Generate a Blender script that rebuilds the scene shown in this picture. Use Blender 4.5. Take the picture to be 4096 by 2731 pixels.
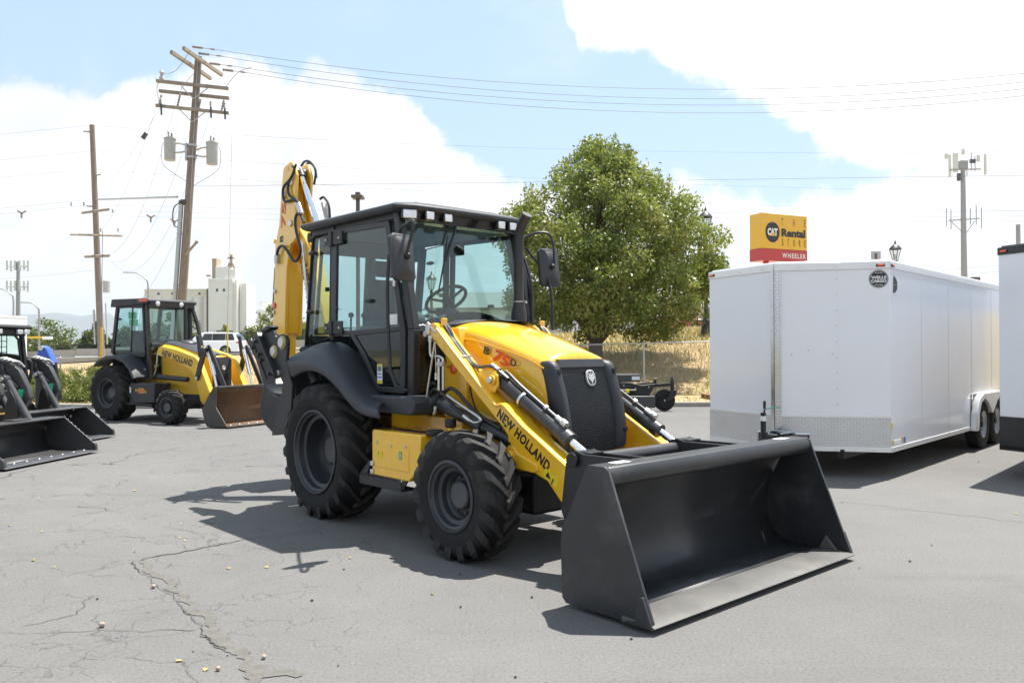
import bpy, bmesh, math, random
import numpy as np
from mathutils import Vector, Matrix
R = math.radians
random.seed(7); rng = np.random.default_rng(11)
for o in list(bpy.data.objects): bpy.data.objects.remove(o)
sc = bpy.context.scene
COL = sc.collection

# ---------------------------------------------------------------- camera
cam = bpy.data.cameras.new('camera'); cam.sensor_width = 36; cam.lens = 28.80
cam.clip_start = .05; cam.clip_end = 30000
camo = bpy.data.objects.new('camera', cam); COL.objects.link(camo)
camo.matrix_world = Matrix.Translation((0, 0, 1.5707)) @ Matrix.Rotation(R(90.567), 4, 'X') @ Matrix.Rotation(-.0038, 4, 'Z')
sc.camera = camo
# ---------------------------------------------------------------- exposure
sc.view_settings.view_transform = 'Standard'; sc.view_settings.look = 'None'
sc.view_settings.exposure = 1.5; sc.view_settings.gamma = 1; sc.view_settings.use_curve_mapping = False
sc.cycles.use_denoising = True; sc.cycles.max_bounces = 10; sc.cycles.transparent_max_bounces = 24
sc.cycles.caustics_reflective = False; sc.cycles.caustics_refractive = False
sc.cycles.sample_clamp_indirect = 6
# ---------------------------------------------------------------- sun
SUN = Vector((.274, .249, 1)).normalized()
sl = bpy.data.lights.new('sun', 'SUN'); sl.energy = 3.6; sl.angle = R(.53); sl.color = (1, .955, .88)
so = bpy.data.objects.new('sun', sl); COL.objects.link(so); so.location = SUN * 60
so.rotation_euler = SUN.to_track_quat('Z', 'Y').to_euler()
# ---------------------------------------------------------------- world: physical sky with cumulus
w = bpy.data.worlds.new('World'); sc.world = w; w.use_nodes = True
nt = w.node_tree; nt.nodes.clear()
class NT:
    def __init__(s, nt): s.nt = nt
    def n(s, typ, **k):
        nd = s.nt.nodes.new(typ)
        for a, b in k.items(): setattr(nd, a, b)
        return nd
    def put(s, sock, v):
        if isinstance(v, bpy.types.NodeSocket): s.nt.links.new(v, sock)
        elif v is not None: sock.default_value = v
    def math(s, op, a, b=None, c=None, clamp=False):
        nd = s.n('ShaderNodeMath', operation=op, use_clamp=clamp)
        s.put(nd.inputs[0], a); s.put(nd.inputs[1], b); s.put(nd.inputs[2], c)
        return nd.outputs[0]
    def noise(s, vec, scale, detail=4, rough=.55, dist=0):
        nd = s.n('ShaderNodeTexNoise'); s.put(nd.inputs['Vector'], vec)
        nd.inputs['Scale'].default_value = scale; nd.inputs['Detail'].default_value = detail
        nd.inputs['Roughness'].default_value = rough; nd.inputs['Distortion'].default_value = dist
        return nd.outputs[0]
    def ramp(s, f, pts, interp='LINEAR'):
        nd = s.n('ShaderNodeValToRGB'); nd.color_ramp.interpolation = interp
        e = nd.color_ramp.elements
        while len(e) < len(pts): e.new(.5)
        for el, (p, c) in zip(e, pts):
            el.position = p; el.color = c if len(c) == 4 else (*c, 1)
        s.put(nd.inputs[0], f); return nd.outputs[0]
    def curve(s, f, pts):                       # float curve over 0..1
        nd = s.n('ShaderNodeFloatCurve'); c = nd.mapping.curves[0]
        while len(c.points) < len(pts): c.points.new(.5, .5)
        for p, xy in zip(c.points, pts): p.location = xy; p.handle_type = 'AUTO_CLAMPED'
        nd.mapping.update(); s.put(nd.inputs['Value'], f); return nd.outputs[0]
    def mix(s, f, a, b, blend='MIX'):
        nd = s.n('ShaderNodeMix', data_type='RGBA', blend_type=blend)
        s.put(nd.inputs[0], f); s.put(nd.inputs[6], a); s.put(nd.inputs[7], b); return nd.outputs[2]
    def mapped(s, v, sc_):
        nd = s.n('ShaderNodeMapping'); nd.inputs['Scale'].default_value = sc_; s.put(nd.inputs[0], v); return nd.outputs[0]
    def smooth(s, x, a, b):
        nd = s.n('ShaderNodeMapRange', interpolation_type='SMOOTHSTEP')
        s.put(nd.inputs[0], x); nd.inputs[1].default_value = a; nd.inputs[2].default_value = b
        return nd.outputs[0]
def c4(c): return (c[0], c[1], c[2], 1)
N = NT(nt)
sky = N.n('ShaderNodeTexSky', sky_type='NISHITA', sun_disc=False)
sky.sun_elevation = math.asin(SUN.z); sky.sun_rotation = math.atan2(SUN.x, SUN.y)
sky.altitude = 1300; sky.air_density = 1.0; sky.dust_density = 1.6; sky.ozone_density = 1.5
tc = N.n('ShaderNodeTexCoord'); D = tc.outputs['Generated']
sep = N.n('ShaderNodeSeparateXYZ'); nt.links.new(D, sep.inputs[0])
az = N.math('ARCTAN2', sep.outputs[0], sep.outputs[1])          # 0 = straight ahead, + to the right
el = N.math('ARCSINE', sep.outputs[2])
# turbulence that frays the cloud edges
n1 = N.noise(D, 5.5, 9, .58, .25); n2 = N.noise(D, 17, 7, .62)
tur = N.math('ADD', N.math('MULTIPLY', N.math('SUBTRACT', n1, .5), .17), N.math('MULTIPLY', N.math('SUBTRACT', n2, .5), .10))
# low cumulus bank all round the horizon; its top edge wanders with the azimuth
azn = N.math('MULTIPLY_ADD', az, 1 / 1.6, .5)                    # -0.8..0.8 rad -> 0..1
bank = N.curve(azn, [(0, .50), (.151, .515), (.21, .575), (.256, .62), (.326, .645), (.396, .606), (.455, .535), (.49, .45), (.524, .435), (.574, .42), (.654, .385), (.70, .36), (.84, .42), (1, .5)])
bank = N.math('MULTIPLY', bank, .5)                              # radians of elevation
m1 = N.smooth(N.math('ADD', N.math('SUBTRACT', bank, el), tur), -.010, .014)
# big cloud high on the right; its lower left edge runs diagonally
edge = N.curve(azn, [(0, 1), (.50, 1.0), (.528, .92), (.543, .80), (.556, .735), (.58, .70), (.639, .61), (.697, .50), (.73, .42), (.82, .38), (1, .34)])
edge = N.math('MULTIPLY', edge, .5)
m2 = N.smooth(N.math('ADD', N.math('SUBTRACT', el, edge), N.math('MULTIPLY', tur, .9)), -.010, .014)
# beyond the view the same broken cumulus goes on overhead and behind
nb = N.noise(D, 1.7, 8, .56, .2)
m3 = N.math('MULTIPLY', N.smooth(nb, .5, .58), N.smooth(N.math('ABSOLUTE', az), .75, 1.0))
m4 = N.math('MULTIPLY', N.smooth(nb, .5, .58), N.smooth(el, .5, .75))
m2 = N.math('MULTIPLY', m2, N.math('SUBTRACT', 1, N.math('MAXIMUM', N.smooth(el, .5, .75), N.smooth(N.math('ABSOLUTE', az), .75, 1.0))))
cl = N.math('MAXIMUM', N.math('MAXIMUM', m1, m2), N.math('MAXIMUM', m3, m4), clamp=True)
thin = N.math('MULTIPLY', N.smooth(N.noise(D, 3.1, 6, .6, .4), .52, .75), .35)
gaps = N.math('MULTIPLY', N.smooth(N.noise(D, 4.3, 6, .55, .3), .5, .68), N.smooth(N.math('SUBTRACT', bank, el), .05, .12))
cl = N.math('MULTIPLY', cl, N.math('SUBTRACT', 1, N.math('MULTIPLY', gaps, .45)))
cl = N.math('MAXIMUM', cl, thin)
shade = N.noise(D, 4.6, 5, .55, .3)
ccol = N.ramp(shade, [(.34, (5.5, 5.6, 5.85)), (.58, (7.0, 7.0, 7.0))])
pale = N.mix(.68, sky.outputs[0], (3.7, 5.2, 6.4, 1))            # thin summer haze in the air
skyc = N.mix(cl, pale, ccol)
bg = N.n('ShaderNodeBackground'); nt.links.new(skyc, bg.inputs[0]); bg.inputs[1].default_value = .06
wo = N.n('ShaderNodeOutputWorld'); nt.links.new(bg.outputs[0], wo.inputs[0])

# ================================================================ materials
MAT = {}
def mat(name, col, rough=.5, metal=0, coat=0, var=0, vscale=4, bump=0, bscale=60, spec=.5, dirt=None, dscale=2.5, damt=.3, stretch=None):
    m = bpy.data.materials.new(name); m.use_nodes = True; t = NT(m.node_tree)
    b = m.node_tree.nodes['Principled BSDF']
    b.inputs['Roughness'].default_value = rough; b.inputs['Metallic'].default_value = metal
    b.inputs['Coat Weight'].default_value = coat; b.inputs['Coat Roughness'].default_value = .06
    b.inputs['Specular IOR Level'].default_value = spec
    co = t.n('ShaderNodeTexCoord').outputs['Object']
    if stretch:
        mp = t.n('ShaderNodeMapping'); mp.inputs['Scale'].default_value = stretch
        t.put(mp.inputs[0], co); co = mp.outputs[0]
    c = c4(col)
    if var:
        f = t.noise(co, vscale, 6, .6)
        c = t.ramp(f, [(.25, tuple(x * (1 - var) for x in col)), (.75, tuple(min(1, x * (1 + var)) for x in col))])
        t.put(b.inputs['Roughness'], t.math('MULTIPLY_ADD', f, .25 * var + .08, rough - .04))
    if dirt:
        f = t.smooth(t.noise(co, dscale, 8, .65, .3), .5, .75)
        c = t.mix(t.math('MULTIPLY', f, damt), c, c4(dirt))
    t.put(b.inputs['Base Color'], c)
    if bump:
        bn = t.n('ShaderNodeBump'); bn.inputs['Strength'].default_value = bump; bn.inputs['Distance'].default_value = .02
        t.put(bn.inputs['Height'], t.noise(co, bscale, 5, .6)); t.nt.links.new(bn.outputs[0], b.inputs['Normal'])
    MAT[name] = m; return m
mat('yellow', (.87, .485, .02), .26, coat=.9, var=.05, vscale=1.5, dirt=(.55, .33, .05), damt=.12)
mat('yellow_old', (.80, .49, .04), .42, coat=.2, var=.1, vscale=2, dirt=(.35, .24, .08), damt=.3)
mat('charcoal', (.020, .0215, .025), .42, var=.15, vscale=5, bump=.05, bscale=220, dirt=(.12, .11, .10), damt=.15)
mat('plastic', (.028, .031, .038), .46, var=.1, vscale=3, bump=.12, bscale=420, dirt=(.10, .10, .10), damt=.12)
mat('bucket_paint', (.026, .0275, .031), .36, var=.15, vscale=2.2, dirt=(.16, .155, .15), dscale=1.7, damt=.35, bump=.04, bscale=90)
mat('bucket_floor', (.115, .113, .108), .5, metal=.3, var=.2, vscale=3, dirt=(.25, .23, .2), damt=.3, bump=.05, bscale=70)
mat('black', (.012, .012, .013), .45, var=.1)
mat('gloss_black', (.012, .012, .014), .18, coat=.3)
mat('rubber', (.014, .014, .015), .75, spec=.3, var=.25, vscale=7, dirt=(.09, .083, .075), dscale=3.5, damt=.35, bump=.1, bscale=120)
mat('lug_rubber', (.026, .0255, .025), .72, spec=.35, var=.25, vscale=9, dirt=(.17, .15, .135), dscale=4, damt=.55, bump=.12, bscale=90)
mat('rim_grey', (.026, .029, .035), .38, var=.1, dirt=(.12, .11, .1), damt=.2)
mat('hub_grey', (.055, .058, .066), .4, var=.15, vscale=9, dirt=(.2, .19, .18), damt=.25)
mat('chrome', (.85, .85, .87), .09, metal=1)
mat('zinc', (.62, .61, .58), .33, metal=.9, var=.15, vscale=20)
mat('galv', (.46, .47, .48), .42, metal=.75, var=.12, vscale=14)
mat('hose', (.022, .022, .024), .5, var=.2, bump=.1, bscale=300)
mat('red_print', (.60, .07, .012), .4); mat('black_print', (.018, .018, .02), .4); mat('white_print', (.8, .8, .8), .4)
mat('decal_yellow', (.74, .58, .02), .4); mat('pale_yellow', (.55, .46, .16), .4); mat('decal_green', (.03, .33, .16), .4); mat('decal_blue', (.05, .16, .5), .4)
mat('orange_lens', (.80, .10, .01), .15, coat=.6); mat('red_lens', (.6, .02, .015), .15, coat=.6)
mat('lamp_lens', (.75, .77, .8), .08, metal=.35, coat=.8, var=.12, vscale=40)
mat('cab_inside', (.06, .065, .07), .6, var=.15); mat('seat_fabric', (.045, .047, .05), .75, var=.2, bump=.2, bscale=200)
mat('panel_white', (.85, .85, .88), .16, coat=.35, var=.02, vscale=1.2, bump=.09, bscale=.8)
mat('trim_white', (.78, .78, .78), .25, metal=.35, var=.05)
mat('trim_black', (.014, .014, .016), .3, coat=.3, var=.1)
mat('wood_pole', (.24, .20, .17), .85, var=.4, vscale=6, stretch=(6, 6, .5), bump=.4, bscale=14, dirt=(.06, .05, .045), dscale=3, damt=.4)
mat('wood_arm', (.30, .26, .22), .85, var=.3, vscale=5, bump=.3, bscale=20)
mat('transformer', (.42, .43, .44), .4, var=.06)
mat('porcelain', (.30, .27, .26), .3, var=.2, vscale=20)
mat('wire', (.14, .13, .125), .6)
mat('alu_wire', (.20, .19, .19), .5, metal=.2)
mat('concrete', (.34, .32, .29), .85, var=.15, vscale=2.5, bump=.15, bscale=25, dirt=(.2, .18, .16), damt=.4)
mat('kerb_concrete', (.33, .30, .26), .85, var=.18, vscale=3, bump=.2, bscale=30, dirt=(.18, .16, .13), damt=.5)
mat('silo_white', (.80, .78, .75), .8, var=.05, vscale=.12, dirt=(.55, .51, .46), dscale=.15, damt=.35)
mat('silo_cream', (.76, .71, .60), .8, var=.05, vscale=.2); mat('silo_tan', (.42, .34, .25), .8, var=.1)
mat('win_dark', (.05, .055, .06), .15, coat=.3); mat('brown', (.16, .11, .08), .7)
mat('car_white', (.78, .79, .80), .2, coat=.8); mat('car_red', (.30, .012, .02), .22, coat=.9)
mat('car_glass', (.02, .022, .025), .06, coat=.8); mat('alloy', (.6, .6, .62), .25, metal=.9)
mat('bark', (.075, .058, .046), .9, var=.35, vscale=8, stretch=(3, 3, .7), bump=.6, bscale=22)
mat('rust', (.20, .085, .03), .7, var=.4, vscale=4, dirt=(.09, .06, .045), damt=.6, bump=.1)
mat('bucket_old', (.065, .058, .052), .6, var=.25, vscale=3, dirt=(.15, .07, .03), dscale=2, damt=.45)
mat('gunmetal', (.06, .06, .063), .38, metal=.25, var=.12, dirt=(.2, .2, .2), damt=.2)
mat('tag_green', (.01, .42, .20), .4); mat('blue_paint', (.025, .10, .46), .35, coat=.4)
mat('sign_yellow', (.76, .44, .015), .35, coat=.3); mat('sign_red', (.48, .03, .035), .35, coat=.3)
mat('iron_black', (.015, .016, .017), .45, var=.1); mat('lamp_pole', (.11, .09, .08), .55, var=.1)
mat('steel_pole', (.32, .33, .34), .5, metal=.4, var=.08); mat('antenna', (.62, .64, .62), .5)
mat('pallet_wood', (.36, .24, .13), .85, var=.3, vscale=6); mat('plastic_sheet', (.6, .66, .64), .25, coat=.4, var=.15, vscale=12)
mat('road_grey', (.38, .37, .355), .9, var=.12, vscale=.4, bump=.1, bscale=6)
mat('house_white', (.6, .6, .6), .8, var=.05); mat('roof_grey', (.22, .21, .2), .85, var=.12)
mat('leaf_litter', (.50, .37, .11), .7, var=.35, vscale=12); mat('pebble', (.24, .22, .20), .8, var=.3); mat('clod', (.06, .05, .045), .95, var=.3)
mat('snail', (.40, .29, .23), .5, var=.2)
mat('crack_fill', (.065, .061, .055), .95, var=.45, vscale=25, bump=.6, bscale=60)
mat('crack_dirt', (.135, .128, .116), .95, var=.25, vscale=14, bump=.7, bscale=50)
mat('cage_black', (.02, .02, .02), .5)

def glass(name, tint, refl=1.0):
    m = bpy.data.materials.new(name); m.use_nodes = True; t = NT(m.node_tree); m.node_tree.nodes.clear()
    tr = t.n('ShaderNodeBsdfTransparent'); tr.inputs[0].default_value = c4(tint)
    gl = t.n('ShaderNodeBsdfGlossy'); gl.inputs[0].default_value = (1, 1, 1, 1); gl.inputs['Roughness'].default_value = .02
    lw = t.n('ShaderNodeLayerWeight'); lw.inputs[0].default_value = .5
    mx = t.n('ShaderNodeMixShader'); t.put(mx.inputs[0], t.math('MULTIPLY_ADD', t.math('POWER', lw.outputs['Facing'], 4.5), .5 * refl, .045 * refl))
    t.nt.links.new(tr.outputs[0], mx.inputs[1]); t.nt.links.new(gl.outputs[0], mx.inputs[2])
    o = t.n('ShaderNodeOutputMaterial'); t.nt.links.new(mx.outputs[0], o.inputs[0]); MAT[name] = m
glass('glass', (.80, .90, .89)); glass('glass_dark', (.42, .50, .50)); glass('lamp_glass', (.93, .94, .93))

def diamond_plate():
    m = mat('diamond_plate', (.60, .60, .61), .34, metal=.85, var=.08, vscale=3); t = NT(m.node_tree)
    b = m.node_tree.nodes['Principled BSDF']
    uv = t.n('ShaderNodeUVMap').outputs[0]
    s = t.n('ShaderNodeSeparateXYZ'); t.put(s.inputs[0], uv)
    u = t.math('MULTIPLY', s.outputs[0], 27.0); v = t.math('MULTIPLY', s.outputs[1], 27.0)
    par = t.math('GREATER_THAN', t.math('MODULO', t.math('ADD', t.math('ADD', t.math('FLOOR', u), t.math('FLOOR', v)), 2000), 2), .5)
    fu = t.math('SUBTRACT', t.math('FRACT', u), .5); fv = t.math('SUBTRACT', t.math('FRACT', v), .5)
    a = t.math('ADD', fu, fv); c = t.math('SUBTRACT', fu, fv)
    la = t.math('ADD', t.math('MULTIPLY', a, par), t.math('MULTIPLY', c, t.math('SUBTRACT', 1, par)))
    lb = t.math('ADD', t.math('MULTIPLY', c, par), t.math('MULTIPLY', a, t.math('SUBTRACT', 1, par)))
    h = t.math('SUBTRACT', 1, t.math('ADD', t.math('POWER', t.math('DIVIDE', la, .62), 2), t.math('POWER', t.math('DIVIDE', lb, .2), 2)), clamp=True)
    bn = t.n('ShaderNodeBump'); bn.inputs['Strength'].default_value = .9; bn.inputs['Distance'].default_value = .006
    t.put(bn.inputs['Height'], h); t.nt.links.new(bn.outputs[0], b.inputs['Normal'])
diamond_plate()
m_ = MAT['diamond_plate'].copy(); m_.name = 'nose_plate'; b_ = m_.node_tree.nodes['Principled BSDF']
for l in list(m_.node_tree.links):
    if l.to_socket == b_.inputs['Roughness']: m_.node_tree.links.remove(l)
b_.inputs['Roughness'].default_value = .12; b_.inputs['Metallic'].default_value = 1; MAT['nose_plate'] = m_
mat('rust_bucket_in', (.13, .07, .035), .65, var=.4, vscale=2.5, dirt=(.30, .12, .035), dscale=1.5, damt=.7)

def leaf_mat(name, trans=.35):
    m = bpy.data.materials.new(name); m.use_nodes = True; t = NT(m.node_tree); m.node_tree.nodes.clear()
    at = t.n('ShaderNodeAttribute', attribute_name='leaf_colour')
    p = t.n('ShaderNodeBsdfPrincipled'); p.inputs['Roughness'].default_value = .42; t.put(p.inputs['Base Color'], at.outputs['Color'])
    tl = t.n('ShaderNodeBsdfTranslucent'); t.put(tl.inputs[0], t.mix(.5, at.outputs['Color'], (.30, .34, .04, 1)))
    mx = t.n('ShaderNodeMixShader'); mx.inputs[0].default_value = trans
    t.nt.links.new(p.outputs[0], mx.inputs[1]); t.nt.links.new(tl.outputs[0], mx.inputs[2])
    o = t.n('ShaderNodeOutputMaterial'); t.nt.links.new(mx.outputs[0], o.inputs[0]); MAT[name] = m
leaf_mat('leaf'); leaf_mat('straw', .2)
# ================================================================ builders
class MB:
    def __init__(s): s.v = []; s.f = []
    def add(s, vs, fs):
        k = len(s.v); s.v += [tuple(p) for p in vs]; s.f += [tuple(i + k for i in f) for f in fs]; return s
    def box(s, c, d, M=None):
        x, y, z = d[0] / 2, d[1] / 2, d[2] / 2
        vs = [Vector((a * x, b * y, e * z)) for a in (-1, 1) for b in (-1, 1) for e in (-1, 1)]
        if M is not None: vs = [M @ p for p in vs]
        return s.add([p + Vector(c) for p in vs], [(0, 1, 3, 2), (4, 6, 7, 5), (0, 4, 5, 1), (2, 3, 7, 6), (0, 2, 6, 4), (1, 5, 7, 3)])
    def b2(s, x0, x1, y0, y1, z0, z1): return s.box(((x0 + x1) / 2, (y0 + y1) / 2, (z0 + z1) / 2), (abs(x1 - x0), abs(y1 - y0), abs(z1 - z0)))
    def prism(s, poly, a, b, axis='y'):
        mk = {'y': lambda p, t: (p[0], t, p[1]), 'x': lambda p, t: (t, p[0], p[1]), 'z': lambda p, t: (p[0], p[1], t)}[axis]
        n = len(poly)
        return s.add([mk(p, a) for p in poly] + [mk(p, b) for p in poly],
                     [tuple(range(n)), tuple(range(2 * n - 1, n - 1, -1))] + [(i, (i + 1) % n, n + (i + 1) % n, n + i) for i in range(n)])
    def quadslab(s, pts, th):                    # a thick pane through 3D points (planar), extruded along its normal
        P = [Vector(p) for p in pts]; nn = (P[1] - P[0]).cross(P[2] - P[0]).normalized() * th / 2; n = len(P)
        return s.add([p - nn for p in P] + [p + nn for p in P],
                     [tuple(range(n)), tuple(range(2 * n - 1, n - 1, -1))] + [(i, (i + 1) % n, n + (i + 1) % n, n + i) for i in range(n)])
    def tube(s, path, r, n=8, closed=False):
        P = [Vector(p) for p in path]; m = len(P); rr = r if isinstance(r, (list, tuple)) else [r] * m
        T = []
        for i in range(m):
            a = P[i - 1] if (i or closed) else P[i]; b = P[(i + 1) % m] if (i < m - 1 or closed) else P[i]
            T.append((b - a).normalized())
        up = Vector((0, 0, 1)) if abs(T[0].z) < .9 else Vector((1, 0, 0))
        u = T[0].cross(up).normalized(); rows = []
        for i in range(m):
            u = (u - T[i] * u.dot(T[i])).normalized(); q = T[i].cross(u)
            rows.append([P[i] + (u * math.cos(2 * math.pi * k / n) + q * math.sin(2 * math.pi * k / n)) * rr[i] for k in range(n)])
        fs = [(i * n + k, i * n + (k + 1) % n, ((i + 1) % m) * n + (k + 1) % n, ((i + 1) % m) * n + k) for i in range(m if closed else m - 1) for k in range(n)]
        if not closed: fs += [tuple(range(n - 1, -1, -1)), tuple((m - 1) * n + k for k in range(n))]
        return s.add([p for r_ in rows for p in r_], fs)
    def cyl(s, a, b, r, r2=None, n=16): return s.tube([a, b], [r, r if r2 is None else r2], n)
    def lathe(s, prof, n=32, c=(0, 0, 0), axis='y', close=False):   # prof [(radius, height)]
        m = len(prof); vs = []
        for i in range(n):
            a = 2 * math.pi * i / n; ca, sa = math.cos(a), math.sin(a)
            for r, h in prof:
                p = (r * ca, h, r * sa) if axis == 'y' else ((r * ca, r * sa, h) if axis == 'z' else (h, r * ca, r * sa))
                vs.append((p[0] + c[0], p[1] + c[1], p[2] + c[2]))
        fs = [(i * m + k, i * m + k + 1, ((i + 1) % n) * m + k + 1, ((i + 1) % n) * m + k) for i in range(n) for k in range(m - 1)]
        if close: fs += [(i * m + m - 1, i * m, ((i + 1) % n) * m, ((i + 1) % n) * m + m - 1) for i in range(n)]
        return s.add(vs, fs)
    def sphere(s, c, r, n=12, sc=(1, 1, 1)):
        prof = [(max(1e-4, r * math.sin(math.pi * k / (n // 2 + 2))), -r * math.cos(math.pi * k / (n // 2 + 2))) for k in range(n // 2 + 3)]
        q = MB().lathe(prof, n, axis='z'); return s.add([(p[0] * sc[0] + c[0], p[1] * sc[1] + c[1], p[2] * sc[2] + c[2]) for p in q.v], q.f)
    def loft(s, rows, closed=False, cap=False):
        m = len(rows[0]); k = m if closed else m - 1
        fs = [(i * m + j, i * m + (j + 1) % m, (i + 1) * m + (j + 1) % m, (i + 1) * m + j) for i in range(len(rows) - 1) for j in range(k)]
        if cap: fs += [tuple(range(m - 1, -1, -1)), tuple((len(rows) - 1) * m + j for j in range(m))]
        return s.add([p for r_ in rows for p in r_], fs)
    def xf(s, M): s.v = [tuple(M @ Vector(p)) for p in s.v]; return s
    def mirror(s): s.v = [(p[0], -p[1], p[2]) for p in s.v]; s.f = [tuple(reversed(f)) for f in s.f]; return s
    def mesh(s, name, material, smooth=True, ang=38):
        me = bpy.data.meshes.new(name); me.from_pydata(s.v, [], s.f)
        bm = bmesh.new(); bm.from_mesh(me); bmesh.ops.remove_doubles(bm, verts=bm.verts, dist=1e-5)
        bmesh.ops.recalc_face_normals(bm, faces=bm.faces); bm.to_mesh(me); bm.free()
        if smooth:
            me.polygons.foreach_set('use_smooth', [True] * len(me.polygons)); me.set_sharp_from_angle(angle=R(ang))
        me.materials.append(MAT[material] if isinstance(material, str) else material); me.update(); return me
    def obj(s, name, material, parent=None, bevel=0, smooth=True, sub=0, seg=2, ang=38):
        o = bpy.data.objects.new(name, s.mesh(name, material, smooth, ang)); COL.objects.link(o)
        if parent: o.parent = parent
        if sub:
            md = o.modifiers.new('sub', 'SUBSURF'); md.levels = md.render_levels = sub
            o.data.polygons.foreach_set('use_smooth', [True] * len(o.data.polygons))
            for e in o.data.edges: e.use_edge_sharp = False
        if bevel:
            md = o.modifiers.new('bevel', 'BEVEL'); md.width = bevel; md.segments = seg; md.limit_method = 'ANGLE'; md.angle_limit = R(32); md.harden_normals = False
        return o
def inst(me, name, parent, M=None):
    o = bpy.data.objects.new(name, me); COL.objects.link(o); o.parent = parent
    if M is not None: o.matrix_basis = M
    return o
def tag(o, label, cat, group=None):
    o['label'] = label; o['category'] = cat
    if group: o['group'] = group
    return o
def thing(name, label, cat, loc=(0, 0, 0), rz=0, group=None):
    o = bpy.data.objects.new(name, None); COL.objects.link(o); o.location = loc; o.rotation_euler = (0, 0, rz); o.empty_display_size = .2
    return tag(o, label, cat, group)
def struct(o, kind='structure'): o['kind'] = kind; return o
def text(name, s, org, xd, yd, h, material, parent=None, w=None, bold=0, shear=0, spacing=1, depth=.0015, centre=False):
    cu = bpy.data.curves.new(name, 'FONT'); cu.body = s; cu.size = 1; cu.offset = bold; cu.shear = shear; cu.space_character = spacing; cu.extrude = .001; cu.resolution_u = 3
    tmp = bpy.data.objects.new(name, cu); COL.objects.link(tmp)
    bpy.context.view_layer.update()
    me = bpy.data.meshes.new_from_object(tmp.evaluated_get(bpy.context.evaluated_depsgraph_get())); bpy.data.objects.remove(tmp)
    co = np.empty(len(me.vertices) * 3); me.vertices.foreach_get('co', co); co = co.reshape(-1, 3)
    mn, mx = co.min(0), co.max(0); k = h / (mx[1] - mn[1]); kx = k if w is None else w / (mx[0] - mn[0])
    co[:, 0] = (co[:, 0] - mn[0] - ((mx[0] - mn[0]) / 2 if centre else 0)) * kx; co[:, 1] = (co[:, 1] - mn[1] - ((mx[1] - mn[1]) / 2 if centre else 0)) * k; co[:, 2] = np.sign(co[:, 2]) * depth / 2
    me.vertices.foreach_set('co', co.ravel()); me.materials.clear(); me.materials.append(MAT[material]); me.update()
    o = bpy.data.objects.new(name, me); COL.objects.link(o)
    X = Vector(xd).normalized(); Y = Vector(yd); Y = (Y - X * X.dot(Y)).normalized(); Z = X.cross(Y)
    M = Matrix((X, Y, Z)).transposed().to_4x4(); M.translation = Vector(org)
    if parent: o.parent = parent
    o.matrix_basis = M; return o
def smooth_path(pts, k=4):                       # Catmull-Rom through the points
    P = [Vector(p) for p in pts]; out = []
    for i in range(len(P) - 1):
        a, b, c, d = P[max(i - 1, 0)], P[i], P[i + 1], P[min(i + 2, len(P) - 1)]
        for j in range(k):
            t = j / k
            out.append(.5 * ((2 * b) + (c - a) * t + (2 * a - 5 * b + 4 * c - d) * t * t + (3 * b - a - 3 * c + d) * t ** 3))
    return out + [P[-1]]
def fast_mesh(name, V, F, material, colours=None, smooth=False):   # V (n,3) array, F (m,k) array
    me = bpy.data.meshes.new(name); V = np.asarray(V, np.float32); F = np.asarray(F, np.int32); k = F.shape[1]
    me.vertices.add(len(V)); me.vertices.foreach_set('co', V.ravel())
    me.loops.add(F.size); me.loops.foreach_set('vertex_index', F.ravel())
    me.polygons.add(len(F)); me.polygons.foreach_set('loop_start', np.arange(0, F.size, k, dtype=np.int32))
    me.update(calc_edges=True); me.materials.append(MAT[material])
    if colours is not None:
        a = me.attributes.new('leaf_colour', 'FLOAT_COLOR', 'POINT'); a.data.foreach_set('color', np.c_[colours, np.ones(len(colours))].astype(np.float32).ravel())
    if smooth: me.polygons.foreach_set('use_smooth', [True] * len(F))
    return me
def leaves(name, centres, radii, n, size, pal, parent=None, material='leaf', droop=.3, flat=.75, aspect=.5):
    """n leaf blades spread through the given clumps"""
    centres = np.asarray(centres, float); radii = np.asarray(radii, float)
    pr = radii ** 2; idx = rng.choice(len(centres), n, p=pr / pr.sum())
    d = rng.normal(size=(n, 3)); d /= np.linalg.norm(d, axis=1)[:, None]
    rad = radii[idx] * rng.uniform(.25, 1.05, n) ** .6
    c = centres[idx] + d * rad[:, None] * np.array([1, 1, flat])
    ax = rng.normal(size=(n, 3)) + d * .6; ax[:, 2] -= droop; ax /= np.linalg.norm(ax, axis=1)[:, None]
    b = np.cross(ax, rng.normal(size=(n, 3))); b /= np.linalg.norm(b, axis=1)[:, None]
    L = (size * rng.uniform(.6, 1.35, n))[:, None]
    nrm = np.cross(ax, b)
    V = np.stack([c, c + ax * L * .45 + b * L * aspect * .5 + nrm * L * .06, c + ax * L, c + ax * L * .45 - b * L * aspect * .5 + nrm * L * .06], 1).reshape(-1, 3)
    F = np.arange(n * 4).reshape(-1, 4)
    pal = np.asarray(pal, float); pc = rng.integers(0, len(pal), len(centres))
    own = rng.random(n) < .4; pi = np.where(own, rng.integers(0, len(pal), n), pc[idx])
    colr = pal[pi] * rng.uniform(.75, 1.25, (n, 1))
    me = fast_mesh(name, V, F, material, np.repeat(colr, 4, 0))
    o = bpy.data.objects.new(name, me); COL.objects.link(o)
    if parent: o.parent = parent
    return o
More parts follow.
